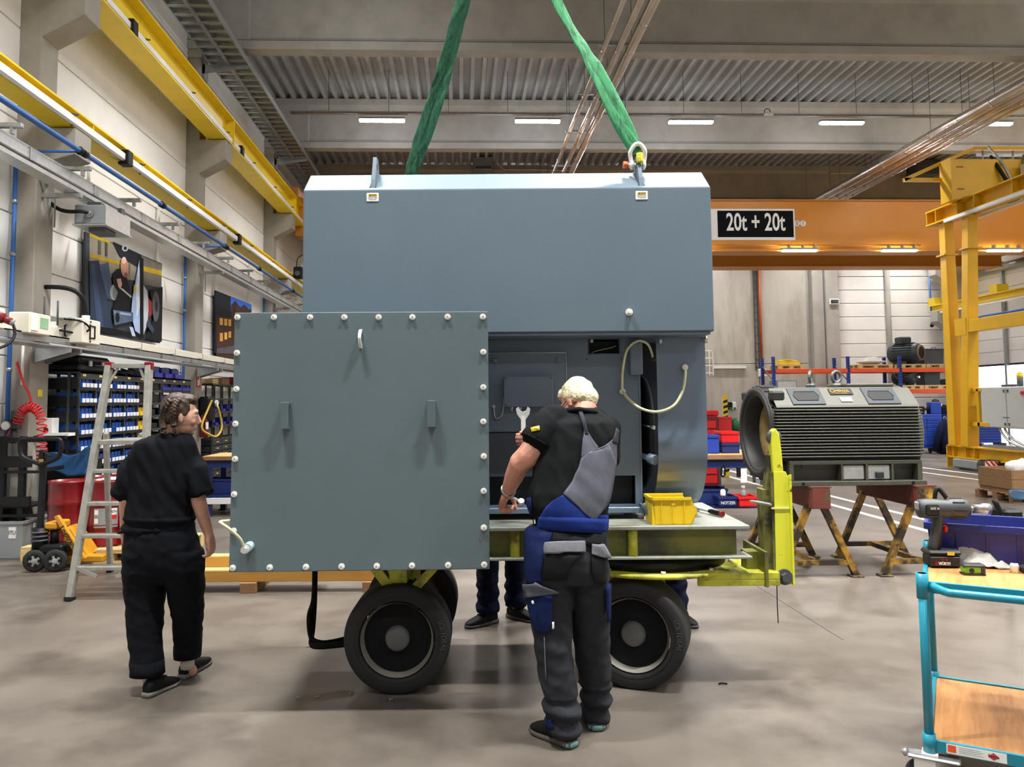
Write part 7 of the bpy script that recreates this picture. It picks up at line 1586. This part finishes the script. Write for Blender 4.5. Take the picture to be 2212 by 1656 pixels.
text('fetra', .02, 'red', lb_, (.225, -.0078, zl_-.010), (PI/2, 0, 0)); part('logo', MB().prism([(.205, zl_-.012), (.225, zl_+.004), (.246, zl_-.012), (.225, zl_-.026)], 1, -.0078, -.0075), mat('logo_red', '#c24a55', .5), lb_)
part('logo', MB().box((.065, -.0078, zl_-.024), (.095, -.0075, zl_+.004)), 'rail_orange', lb_)
for k in range(4): part('print_line', MB().box((.105, -.0078, zl_-.022+.007*k), (.19-.01*(k % 2), -.0075, zl_-.020+.007*k)), 'grey', lb_)
for i, (x, y) in enumerate(((0, 0), (CW, 0), (0, CL), (CW, CL))):
    cs_ = part('caster_fork', MB().box((x-.03, y-.035, .145), (x+.03, y+.035, .16)).box((x-.06+(.05 if i == 2 else 0), y-.026, .05), (x+.02+(.05 if i == 2 else 0), y-.022, .15)).box((x-.06+(.05 if i == 2 else 0), y+.022, .05), (x+.02+(.05 if i == 2 else 0), y+.026, .15)), 'zinc', ct)
    part('caster_wheel', MB().lathe([(0, -.018), (.055, -.018), (.062, -.01), (.062, .01), (.055, .018), (0, .018)], (x-.035+(.07 if i == 2 else 0), y, .062), axis=(0, 1, 0), n=24), 'rubber', cs_)
    if i == 0: part('brake_pedal', MB().cham((x-.085, y-.04, .135), (x+.11, y+.03, .15), .006).cyl((x-.085, y-.02, .14), (x-.10, y-.02, .16), .014), 'galv', cs_)
def CP(px, py, z): p = MZ(px, py, z); return p
def CL_(p): # machine frame -> cart local
    d = V((p.x-cb.x, p.y-3.42, 0)); c, s = math.cos(-th_), math.sin(-th_); return V((d.x*c-d.y*s, d.x*s+d.y*c, p.z))
zc = zt_+.005
def cthing(name, label, cat, lx, ly):
    c, s = math.cos(th_), math.sin(th_); return lthing(name, label, cat, (cb.x+lx*c-ly*s, 3.42+lx*s+ly*c, zc), th_)
# blue crate on the rear part
k_ = cthing('crate', 'big dark blue plastic crate on the top shelf of the teal cart', 'crate', .30, .66)
x0, x1, y0, y1, h_ = -.29, .31, -.17, .20, .185
part('body', MB().box((x0+.02, y0+.02, 0), (x1-.02, y1-.02, .006)).prism([(x0, h_), (x0+.006, h_), (x0+.026, 0), (x0+.02, 0)], 1, y0+.01, y1-.01).prism([(x1-.006, h_), (x1, h_), (x1-.02, 0), (x1-.026, 0)], 1, y0+.01, y1-.01).prism([(y0, h_), (y0+.006, h_), (y0+.026, 0), (y0+.02, 0)], 0, x0+.01, x1-.01).prism([(y1-.006, h_), (y1, h_), (y1-.02, 0), (y1-.026, 0)], 0, x0+.01, x1-.01), 'crate_blue', k_)
part('rim', MB().box((x0-.012, y0-.012, h_-.03), (x1+.012, y0+.002, h_+.003)).box((x0-.012, y1-.002, h_-.03), (x1+.012, y1+.012, h_+.003)).box((x0-.012, y0, h_-.03), (x0+.002, y1, h_+.003)).box((x1-.002, y0, h_-.03), (x1+.012, y1, h_+.003)), 'crate_blue', k_, bev=.003)
for x in (-.17, -.05, .07, .19): part('rib', MB().prism([(y0-.002, h_-.03), (y0+.018, .004), (y0+.012, .004), (y0-.008, h_-.03)], 0, x, x+.006), 'crate_blue', k_)
# impact wrench standing on its battery
mk('tool_grey', '#3f4143', .5, var=.08, vs=20); mk('tool_black', '#1a1a1b', .55, var=.1, vs=20)
p = CL_(CP(2035, 1230, zc)); iw = lthing('impact_wrench', 'cordless impact wrench standing on its battery on the teal cart', 'power tool', tuple(CP(2037, 1222, zc)), math.radians(-6)); iw.scale = (.76, 1, 1)
part('battery', MB().cham((-.098, -.045, 0), (.082, .045, .06), .012).cham((-.105, -.05, .055), (.088, .05, .078), .01), 'tool_black', iw)
bt = part('battery_base', MB().cham((-.10, -.052, .008), (.07, -.045, .05), .003), 'tool_black', iw)
text('WÜRTH', .018, 'white', bt, (-.02, -.0535, .02), (PI/2, 0, 0), bold=.0005); part('logo', MB().box((-.075, -.0545, .012), (-.055, -.0525, .03)), 'red', bt); text('18 V  4 Ah', .009, 'red_bright', bt, (-.02, -.0535, .038), (PI/2, 0, 0))
part('tag', MB().box((.0, -.0525, .058), (.04, -.0505, .072)), 'bin_yellow', bt)
part('handle', MB().tube([(-.055, 0, .07), (-.05, 0, .10), (-.035, 0, .15), (-.02, 0, .20), (-.015, 0, .235)], [.034, .031, .03, .033, .036], 16, flat=.85), 'tool_grey', iw)
part('grip', MB().tube([(-.030, 0, .085), (-.022, 0, .13), (-.01, 0, .17)], [.026, .024, .024], 14, flat=.8), 'tool_black', iw)
part('trigger', MB().cham((.012, -.012, .155), (.035, .012, .185), .006), 'red_bright', iw); part('switch', MB().cham((-.01, -.034, .196), (.018, -.028, .204), .002), 'red', iw)
part('motor_body', MB().lathe([(0, -.135), (.03, -.135), (.042, -.125), (.046, -.08), (.044, .0), (.042, .05)], (0, 0, .262), axis=(1, 0, 0), n=24), 'tool_grey', iw)
part('side_plate', MB().cham((-.11, -.050, .235), (-.035, -.043, .285), .006), 'tool_black', iw); part('end_cap', MB().cham((-.142, -.022, .255), (-.13, .022, .295), .006), 'grey', iw)
part('gear_case', MB().lathe([(.042, .04), (.047, .06), (.047, .12), (.04, .155), (.03, .165), (0, .165)], (0, 0, .262), axis=(1, 0, 0), n=24), 'tool_grey', iw)
for a in range(8): part('case_rib', MB().cham((.055, -.003, .045), (.125, .003, .0505), .001), 'tool_black', iw); 
for i_, o in enumerate([c for c in kids(iw) if c.name.startswith('case_rib')]): o.rotation_euler = (2*PI*i_/8, 0, 0); o.location = (0, 0, .262)
part('anvil', MB().cyl((.165, 0, .262), (.195, 0, .262), .013, n=12), 'steel', iw); part('socket', MB().lathe([(0, .19), (.021, .19), (.021, .235), (.026, .24), (.026, .285), (.014, .285), (.012, .25), (0, .25)], (0, 0, .262), axis=(1, 0, 0), n=22), 'steel', iw)
part('hanger_loop', MB().tube(spline([(-.02, .02, .30), (-.01, .02, .34), (.01, .02, .35), (.04, .0, .31)]), .012, 8), 'black', iw)
text('SSCK 18', .014, 'white', iw, (-.06, -.0515, .268), (PI/2, 0, 0))
tm_ = lthing('tape_measure', 'green and black tape measure on the teal cart beside the wrench battery', 'tape measure', tuple(CP(2101, 1240, zc)), math.radians(-8))
mk('lime', '#6fae2a', .45); part('case', MB().cham((-.045, -.022, 0), (.045, .022, .045), .012), 'lime', tm_, bev=.003); part('band', MB().cham((-.047, -.024, .03), (.047, .024, .048), .008).cham((.02, -.0245, .0), (.047, .0245, .04), .008).cham((-.047, -.024, .0), (.047, .024, .008), .003), 'tool_black', tm_); part('badge', MB().cyl((-.012, -.0222, .02), (-.012, -.0232, .02), .011), 'tool_black', tm_)
rg = MB(); rr = random.Random(3)
def rag(u, v):
    x = u*.32-.15; y = v*.17-.06; h = .10*math.exp(-((u-.28)/.28)**2-((v-.55)/.35)**2)+.02*math.exp(-((u-.75)/.25)**2-((v-.5)/.4)**2)
    h += .03*abs(NZ.noise(V((u*7, v*5, 2))))+.014*abs(NZ.noise(V((u*15, v*11, 5))))-.012; return (x, y+.01*math.sin(u*9), max(.003, h+.006))
rg.grid(rag, 34, 22); rt_ = lthing('rag', 'crumpled white cleaning rag on the teal cart in front of the blue crate', 'cloth', tuple(CP(2130, 1222, zc)), math.radians(-14))
solid(part('cloth', rg, mat('rag', '#b9b8b2', .9, var=.1, vs=12, bump=.2, bs=150), rt_), .003)
for px, lb, ax2 in ((2192, 'chrome socket standing on the teal cart beside the rag', (0, 0, 1)), (2208, 'dark socket lying on the teal cart at the picture edge', (.3, -1, 0))):
    c = CP(px, 1236, zc); sk = thing('wrench_socket', lb, 'socket', tuple(c), 'M'); q = c+V((0, 0, .0 if ax2[2] else .018)); part('barrel', MB().lathe([(.008, 0), (.018, 0), (.018, .03), (.014, .04), (.008, .04), (.008, 0)], q, axis=ax2, n=16), 'chrome' if px < 2200 else 'tool_black', sk)
    part('bore', MB().cyl(q+V(ax2).normalized()*.0405, q+V(ax2).normalized()*.041, .009, n=4), 'black', sk)
# ================================================================== RIGHT MIDDLE: pallet, stool
pp = HZ(2200, 1085, 0)
pl = pallet('pallet carrying a wooden box and blue film at the right edge', pp.x-.15, pp.y-.1, 0, 1.3, .9, m='old_wood')
t = thing('wooden_box', 'open wooden box with white bag on the pallet at the right edge', 'box', (pp.x+.5, pp.y+.3, .144), 'H')
for k in range(2): part('plank', MB().cham((pp.x-.1, pp.y-.05, .2+.15*k), (pp.x+1.1, pp.y-.02, .345+.15*k), .004), 'old_wood', t); part('plank', MB().cham((pp.x-.1, pp.y+.72, .2+.15*k), (pp.x+1.1, pp.y+.75, .345+.15*k), .004), 'old_wood', t); part('plank', MB().cham((pp.x-.12, pp.y-.05, .2+.15*k), (pp.x-.1, pp.y+.75, .345+.15*k), .004), 'old_wood', t)
part('base', MB().box((pp.x-.1, pp.y-.05, .144), (pp.x+1.1, pp.y+.75, .2)), 'old_wood', t)
fm = MB(); fm.grid(lambda u, v: (pp.x-.22+u*1.4, pp.y-.1-.05*v+.02*math.sin(u*20), .20-.13*v+.02*math.sin(u*17+v*3)), 26, 5)
solid(single('blue_film', fm, mat('film_blue', '#2c4f6b', .35, var=.3, vs=6), 'dark blue plastic film hanging over the front of the pallet at the right edge', 'film', (pp.x, pp.y-.1, .144)), .006)
wb = MB(); wb.ell((pp.x+.2, pp.y+.2, .52), (.2, .18, .12)).ell((pp.x+.35, pp.y+.25, .5), (.16, .15, .1)); me_ = fuse(wb, .03, 2, folds(.03, 6, 6, 6))
o = bpy.data.objects.new('bag', me_); COL.objects.link(o); me_.materials.clear(); me_.materials.append(M['white']); setp(o, 'crumpled white bag in the wooden box at the right edge', 'bag'); FR[o.name] = ('H', V((0, 0, 0)))
single('black_box', MB().cham((pp.x+.55, pp.y+.0, .2), (pp.x+1.0, pp.y+.5, .62), .02), 'motor_dark', 'dark steel box in the wooden box at the right edge', 'box', (pp.x+.7, pp.y+.2, .2))
sp_ = MD(2174, 1103, 6.6); t = thing('stool', 'black work stool behind the blue crate of the teal cart', 'stool', (sp_.x, 6.6, 0), 'M')
part('seat', MB().cham((sp_.x-.07, 6.5, sp_.z-.07), (sp_.x+.08, 6.72, sp_.z+.02), .02), 'black', t); part('arm', MB().tube([MD(2147, 1078, 6.5), MD(2153, 1090, 6.5), MD(2162, 1112, 6.5)], [.022, .022, .02], 10), 'black', t)
part('column', MB().cyl((sp_.x, 6.6, .06), (sp_.x, 6.6, sp_.z-.05), .025), 'dark_grey', t)
part('arm_post', MB().cyl(MD(2162, 1110, 6.5), (sp_.x, 6.6, .5), .015), 'black', t)
for a in range(4): part('leg', MB().cyl((sp_.x, 6.6, .08), (sp_.x+.25*math.cos(a*PI/2+.4), 6.6+.25*math.sin(a*PI/2+.4), .02), .02), 'dark_grey', t)
# ================================================================== LEFT FLOOR: ladder, drums, pallet jack, cart, beams
mk('ladder_alu', '#a6a59e', .42, metal=.5, var=.22, vs=14)
la = thing('step_ladder', 'grey aluminium platform step ladder standing beside the woman', 'ladder', (-3.0, 7.1, 0), 'M')
FLf, FLt = MZ(150, 1297, 0), MD(236, 790, 7.1); FRf, FRt = MZ(303, 1297, 0), MD(322, 790, 7.1)
def lerp(a, b, z): t = (z-a.z)/(b.z-a.z); return a+(b-a)*t
for a, b in ((FLf, FLt), (FRf, FRt)):
    part('front_rail', MB().obox(a, b, .05, .07, up=(0, 1, 0)), 'ladder_alu', la, bev=.004); part('rail_foot', MB().obox(a, lerp(a, b, .03), .06, .08, up=(0, 1, 0)), 'black', la)
RF = MZ(238, 1235, 0); RT = MD(229, 935, 7.5); SF = MZ(328, 1235, 0); ST = MD(306, 935, 7.5)
for a, b in ((RF, RT), (SF, ST)):
    part('rear_leg', MB().obox(a, b, .04, .05, up=(0, 1, 0)), 'ladder_alu', la, bev=.003); part('rail_foot', MB().obox(a, lerp(a, b, .07), .05, .06, up=(0, 1, 0)), 'black', la)
for k, y in enumerate((1222, 1152, 1082, 1012)):
    z = MD(200, y, 6.82+.07*k).z; a, b = lerp(FLf, FLt, z), lerp(FRf, FRt, z)
    part('step', MB().box((a.x, a.y-.03, z-.03), (b.x, a.y+.09, z)), 'ladder_alu', la, bev=.003)
z = MD(200, 950, 7.05).z; a, b = lerp(FLf, FLt, z), lerp(FRf, FRt, z)
part('platform', MB().box((a.x, a.y-.02, z-.04), (b.x, 7.5, z)), 'ladder_alu', la, bev=.004)
part('top_rail', MB().obox(FLt, FRt, .04, .05, up=(0, 1, 0)), 'ladder_alu', la, bev=.003)
for q in (FLt, FRt): part('corner_cap', MB().cham((q.x-.035, q.y-.03, q.z-.035), (q.x+.035, q.y+.03, q.z+.035), .008), 'red', la)
for a, b in ((lerp(FLf, FLt, .27), lerp(FRf, FRt, .05)), (lerp(FRf, FRt, .27), lerp(FLf, FLt, .05))): part('diagonal_stay', MB().obox(a+V((.0, -.02, 0)), a+(b-a)*.35+V((0, -.02, 0)), .03, .008, up=(0, 1, 0)), 'ladder_alu', la)
for a, b in ((lerp(FLt, FLf, 1.75), FLt+(FRt-FLt)*.25), (lerp(FRt, FRf, 1.75), FRt+(FLt-FRt)*.25)): part('corner_stay', MB().obox(a, b, .02, .008, up=(0, 1, 0)), 'ladder_alu', la)
# drums on a pallet
def drum(label, px, d, z=.144, r=.2, h=.68):
    c = MD(px, 1150, d); t = thing('drum', label, 'drum', (c.x, d, z), 'M', 'red drums on the pallet')
    part('body', MB().lathe([(0, 0), (r-.01, 0), (r, .012), (r, .03), (r-.006, .04), (r-.006, h*.33-.02), (r+.004, h*.33), (r-.006, h*.33+.02), (r-.006, h*.66-.02), (r+.004, h*.66), (r-.006, h*.66+.02), (r-.006, h-.03), (r, h-.02), (r, h), (r-.012, h), (r-.014, h-.018), (0, h-.018)], (c.x, d, z), n=36), 'red', t)
    part('bung', MB().cyl((c.x+.1, d-.08, z+h-.018), (c.x+.1, d-.08, z+h-.005), .03), 'steel', t); return t, c, r, h
drum('red steel drum nearest to the pallet jack', 146, 8.55); d2, c2, r2, h2 = drum('red steel drum with a white label, behind the ladder', 229, 8.58)
lbm = part('label', MB().lathe([(r2+.001, .20), (r2+.001, .40)], (c2.x, 8.58, .144), n=12, a0=-1.75, a1=-.55), 'grey', d2)
part('label_head', MB().lathe([(r2+.002, .33), (r2+.002, .395)], (c2.x, 8.58, .144), n=8, a0=-1.15, a1=-.62), 'white', d2); part('label_band', MB().lathe([(r2+.002, .285), (r2+.002, .325)], (c2.x, 8.58, .144), n=8, a0=-1.15, a1=-.62), 'red_bright', d2)
for z in (.36, .27): part('hazard_mark', MB().lathe([(r2+.002, z-.025), (r2+.002, z+.025)], (c2.x, 8.58, .144), n=3, a0=-1.72, a1=-1.52), 'white', d2)
a_ = -.9; text('WÜRTH', .04, 'black', d2, (c2.x+(r2+.004)*math.cos(a_), 8.58+(r2+.004)*math.sin(a_), .144+.362), (PI/2, 0, a_+PI/2), sx=.8)
drum('red steel drum with a paper on top in the second row, behind the ladder', 222, 9.02); drum('red steel drum in the second row behind the woman', 303, 9.05)
drum('red steel drum in the front row hidden behind the woman', 313, 8.6)
c = MD(222, 1020, 8.62); single('paper_sheet', MB().add([(c2.x-.1, 8.55, .144+h2+.003), (c2.x+.12, 8.5, .144+h2+.003), (c2.x+.16, 8.75, .144+h2+.006), (c2.x-.06, 8.8, .144+h2+.006), (c2.x-.1, 8.55, .144+h2+.006), (c2.x+.12, 8.5, .144+h2+.006), (c2.x+.16, 8.75, .144+h2+.009), (c2.x-.06, 8.8, .144+h2+.009)], [(0,3,2,1),(4,5,6,7),(0,1,5,4),(1,2,6,5),(2,3,7,6),(3,0,4,7)]), 'white', 'white paper lying on the labelled red drum', 'paper', (c2.x, 8.6, .144+h2), 'M')
q1 = MD(100, 1200, 8.3).x; pallet('pine pallet under the red drums', q1+.0, 8.28, 0, 1.25, 1.05, 'M', rz=0)
COL.objects[-1]
pallet('pine pallet behind the pallet jack at the left', MD(38, 1200, 8.4).x, 8.45, 0, .4, .9, 'M')
# pallet jack
mk('jack_yellow', '#c68c1c', .45, var=.08, vs=8); jd = 7.95
jk = thing('pallet_jack', 'black and yellow pallet jack with its handle upright beside the red drums', 'pallet jack', (MD(112, 1230, jd).x, jd, 0), 'M')
J = lambda px, py, d=jd: MD(px, py, d)
for dx in (-.05, .055):
    wx = J(103, 1210).x+dx*1.9
    w_ = part('steer_wheel', MB().lathe([(.05, -.03), (.085, -.035), (.105, -.025), (.11, 0), (.105, .025), (.085, .035), (.05, .03), (.05, -.03)], (wx, jd-.05, .11), axis=(-.25, 1, 0), n=32), 'rubber', jk)
    part('wheel_hub', MB().lathe([(0, -.034), (.02, -.036), (.03, -.03), (.07, -.03), (.075, -.033), (.08, -.02), (.08, .03), (0, .03)], (wx, jd-.05, .11), axis=(-.25, 1, 0), n=24), 'alu', w_)
    for k in range(5): a = 2*PI*k/5; part('hub_gap', MB().prism([(.03, -.012), (.065, -.02), (.065, .02), (.03, .012)], 1, -.0365, -.034), 'black', w_).matrix_local = Matrix.Translation(V((wx, jd-.05, .11))-FR[jk.name][1]) @ V((-.25, 1, 0)).normalized().to_track_quat('Y', 'Z').to_matrix().to_4x4() @ Matrix.Rotation(a, 4, 'Y') @ Matrix.Translation(FR[jk.name][1])
h0, h1 = J(87, 1130), J(90, 945)
part('pump', MB().cyl((h0.x, jd, .22), (h0.x, jd, .42), .07).cyl((h0.x+.12, jd+.05, .25), (h0.x+.12, jd+.05, .40), .04).cham((h0.x-.06, jd-.06, .17), (h0.x+.25, jd+.2, .26), .02), 'black', jk)
part('spring', MB().torus((h0.x-.0, jd-.0, .30), .075, .01, n=18, m=6).torus((h0.x, jd, .34), .075, .01, n=18, m=6).torus((h0.x, jd, .38), .075, .01, n=18, m=6), 'dark_grey', jk)
part('drawbar', MB().obox((h0.x, jd, .38), (h1.x, jd+.05, 1.13), .055, .045, up=(0, 1, 0)), 'black', jk, bev=.006)
part('handle_loop', MB().tube(spline([J(88, 1003), J(55, 990), J(44, 978), J(43, 955), J(52, 948), J(88, 948), J(125, 948), J(132, 957), J(131, 975), J(122, 990), J(88, 1003)], 6), .021, 10), 'black', jk)
part('lever', MB().obox(J(93, 975), J(108, 985), .02, .015), 'black', jk); part('decal', MB().box((h1.x-.02, jd-.0, 1.02), (h1.x+.02, jd+.012, 1.09)), mat('decal', '#9a8c4a', .5), jk)
part('control', MB().cham((h1.x-.03, jd+.0, 1.09), (h1.x+.03, jd+.08, 1.18), .01), 'black', jk)
y0x, y1x = J(97, 1120).x, J(125, 1120).x
part('head_plate', MB().cham((y0x, jd-.02, .40), (y1x, jd+.25, .47), .015), 'jack_yellow', jk)
bpx = [(J(118, 1115).x, J(118, 1115).z), (J(126, 1112).x, J(126, 1112).z), (J(186, 1205).x, J(186, 1205).z), (J(172, 1212).x, J(172, 1212).z)]
arm = part('body_arm', MB().prism(bpx, 1, jd-.02, jd+.03), 'jack_yellow', jk, bev=.006)
part('body_back', MB().prism([(J(120, 1125).x, .40), (J(135, 1125).x, .38), (J(172, 1205).x, .12), (J(120, 1205).x, .12)], 1, jd+.15, jd+.4), 'jack_yellow', jk, bev=.005)
am = math.atan2(J(186, 1205).z-J(126, 1112).z, J(186, 1205).x-J(126, 1112).x); cpt = J(150, 1160)
text('Logitrans', .07, 'black', jk, (cpt.x, jd-.0215, cpt.z), (PI/2, 0, 0), bold=.001).rotation_euler = (Matrix.Rotation(-am, 3, 'Y') @ Matrix.Rotation(PI/2, 3, 'X')).to_euler()
for px, d in ((58, 8.1), (150, 8.05)): q = J(px, 1210, d); part('fork', MB().cham((q.x-.05, d, .06), (q.x+.33, d+.14, .125), .01), 'jack_yellow', jk)
part('frame', MB().cham((J(80, 1190).x, jd-.0, .19), (J(160, 1190).x, jd+.16, .25), .01), 'black', jk)
# black frame cart, grey bins, waste bin with blue bag
fc = thing('frame_cart', 'black steel frame rack at the left edge of the picture', 'rack', (MD(45, 1130, 8.7).x, 8.9, 0), 'M')
Q = lambda px, py, d=8.7: MD(px, py, d)
for px in (2, 45): q = Q(px, 1130); part('post', MB().box((q.x-.03, 8.67, 0), (q.x+.03, 8.73, Q(px, 942).z)), 'black', fc)
for px in (-60, 60): q = Q(px, 1130, 9.1); part('post', MB().box((q.x-.03, 9.07, 0), (q.x+.03, 9.13, Q(px, 942).z)), 'black', fc)
x0, x1 = Q(-70, 1000).x, Q(96, 1000).x
for z, hh in ((Q(0, 945).z, .05), (Q(0, 985).z, .12), (Q(0, 1072).z, .12), (Q(0, 1100).z-.05, .03), (Q(0, 1010).z-.03, .03)): part('rail', MB().box((x0, 8.66, z-hh), (x1 if hh < .1 else Q(70, 1000).x, 8.70, z)), 'black', fc)
part('rear_rail', MB().box((x0, 9.1, Q(0, 945).z-.04), (x1, 9.14, Q(0, 945).z)), 'black', fc); part('rear_rail', MB().box((x1-.04, 8.7, .9), (x1, 9.1, .94)), 'black', fc)
part('tray', MB().box((x0, 8.66, .52), (Q(70, 1000).x, 9.1, .54)), 'black', fc)
for lb, px0, px1, d, py0 in (('large grey plastic bin at the left edge under the black frame', -40, 49, 8.55, 1126), ('smaller grey plastic bin behind the large one, beside the column', 51, 79, 8.75, 1116)):
    a, b = MD(px0, 1150, d).x, MD(px1, 1150, d).x; h_ = MD(20, py0, d).z
    t = crate(lb, 'grey', a, b, d, d+.4, 0, h_, name='grey_bin'); part('label_sheet', MB().box((a+(b-a)*.66, d-.004, h_*.55), (a+(b-a)*.84, d, h_*.85)), 'white', t)
    if px0 < 0: text('ITU', .06, 'black', t, (a+(b-a)*.75, d-.006, h_*.7), (PI/2, 0, 0), sx=.8)
wbn = thing('waste_bin', 'black waste container with a blue bag over its rim behind the pallet jack', 'waste bin', (MD(150, 1020, 9.25).x, 9.25, 0), 'M')
a, b = MD(98, 1020, 9.25).x, MD(190, 1020, 9.25).x; zt2 = MD(150, 990, 9.25).z
part('container', MB().cham((a, 9.25, 0), (b, 9.6, zt2), .02), 'black', wbn); part('lid', MB().cham((a-.02, 9.23, zt2), (b-.05, 9.6, zt2+.04), .01), 'black', wbn)
bg_ = MB(); bg_.grid(lambda u, v: (a+.02+u*(b-a+.04), 9.21-.05*v-.02*math.sin(u*14+v*5), zt2+.06*(1-v)+.10*max(0, u-.7)*(1-v)*3-.22*v*(.55+.45*u)+.02*math.sin(u*9)), 26, 10)
solid(part('bag', bg_, mat('bag_blue', '#1f4a72', .25, var=.35, vs=7, bump=.4, bs=14), wbn), .006)
# yellow timber beams on blocks
tbm = 'tbeam'; mk(tbm, '#b5853a', .55, var=.12, vs=5, stretch=(.6, 4, 4)); mk('tbeam_top', '#d9c27a', .5, var=.08, vs=5)
def tbeam(label, pxa, pxb, d, z, h, w):
    a, b = MD(pxa, 1220, d).x, MD(pxb, 1220, d).x; t = thing('timber_beam', label, 'beam', ((a+b)/2, d, z), 'M')
    part('body', MB().cham((a, d, z), (b, d+w, z+h-.004), .004), tbm, t); part('top_edge', MB().box((a+.003, d+.003, z+h-.004), (b-.003, d+w-.003, z+h)), 'tbeam_top', t); return t
dz = MZ(470, 1282, 0).y
zb1 = MD(600, 1256, dz+.03).z; zt1 = MD(600, 1230, dz+.03).z; zt2_ = MD(460, 1199, dz+.2).z
tbeam('front yellow timber beam resting on wooden blocks behind the woman', 290, 822, dz+.03, zb1, zt1-zb1, .12)
tbeam('rear yellow timber beam on the front one, behind the woman', 290, 700, dz+.16, zb1+.001, zt2_-zb1, .12)
for px, lb in ((535, 'brown wooden block under the yellow beams below the panel corner'), (800, 'brown wooden block under the yellow beams beside the front left wheel'), (330, 'brown wooden block under the yellow beams behind the woman')):
    c = MD(px, 1280, dz); single('wooden_block', MB().cham((c.x-.07, dz, 0), (c.x+.07, dz+.5, zb1-.001), .004), 'old_wood', lb, 'block', (c.x, dz+.2, 0), 'M')
bench('blue workbench with wooden top behind the woman and the grey panel', MD(437, 990, 11.6).x, MD(700, 990, 11.6).x, 11.6, 12.4, MD(450, 985, 11.6).z)
c = MD(470, 1100, 11.9); crate('dark blue crate on the lower shelf of the workbench behind the panel', 'navy', c.x-.25, c.x+.5, 11.75, 12.1, .301, .22)
single('plank_shelf', MB().cham((c.x-.25, 11.62, .17), (c.x+.9, 11.75, .26), .005), 'white', 'white board under the workbench behind the panel', 'board', (c.x, 11.7, .0), 'M')
# ================================================================== SMALL THINGS ON THE FLOOR
for k, ((px, py), lb) in enumerate((((683, 1507), 'loose screw on the floor left of the front left wheel'), ((756, 1500), 'loose screw on the floor touching the front left wheel'), ((842, 1513), 'loose screw on the floor in front of the front left wheel'), ((642, 1509), 'tiny washer on the floor left of the loose screws'))):
    c = MZ(px, py, 0); single('loose_screw', MB().cyl(c+V((0, 0, .007)), c+V((.018, .01, .007)), .004, n=8).cyl(c+V((-.004, -.002, .007)), c+V((.002, .001, .007)), .008, n=6), 'steel', lb, 'screw', tuple(c), 'M')
c = MZ(660, 1397, 0); single('floor_scrap', MB().tube([c, c+V((.06, .0, .012)), c+V((.13, -.02, .004)), c+V((.2, .0, .01))], [.004, .02, .016, .006], 6, flat=.2), 'old_wood', 'torn brown scrap on the floor beside the black strap', 'scrap', tuple(c), 'M')
a, b = MD(1678, 1255, 4.74), MD(1681, 1345, 4.74); single('cord', MB().tube(spline([MD(1676, 1225, 4.73), a, MD(1679, 1300, 4.74), b]), .003, 6), 'black', 'thin black cord hanging from the yellow drawbar', 'cord', tuple(a), 'M')
c = MZ(1560, 1478, 0); single('floor_scrap', MB().tube([c+V((-.02, 0, .004)), c+V((.0, .01, .006)), c+V((.03, 0, .004))], .005, 6), 'black', 'small dark scrap on the floor right of the steered wheel', 'scrap', tuple(c), 'M')
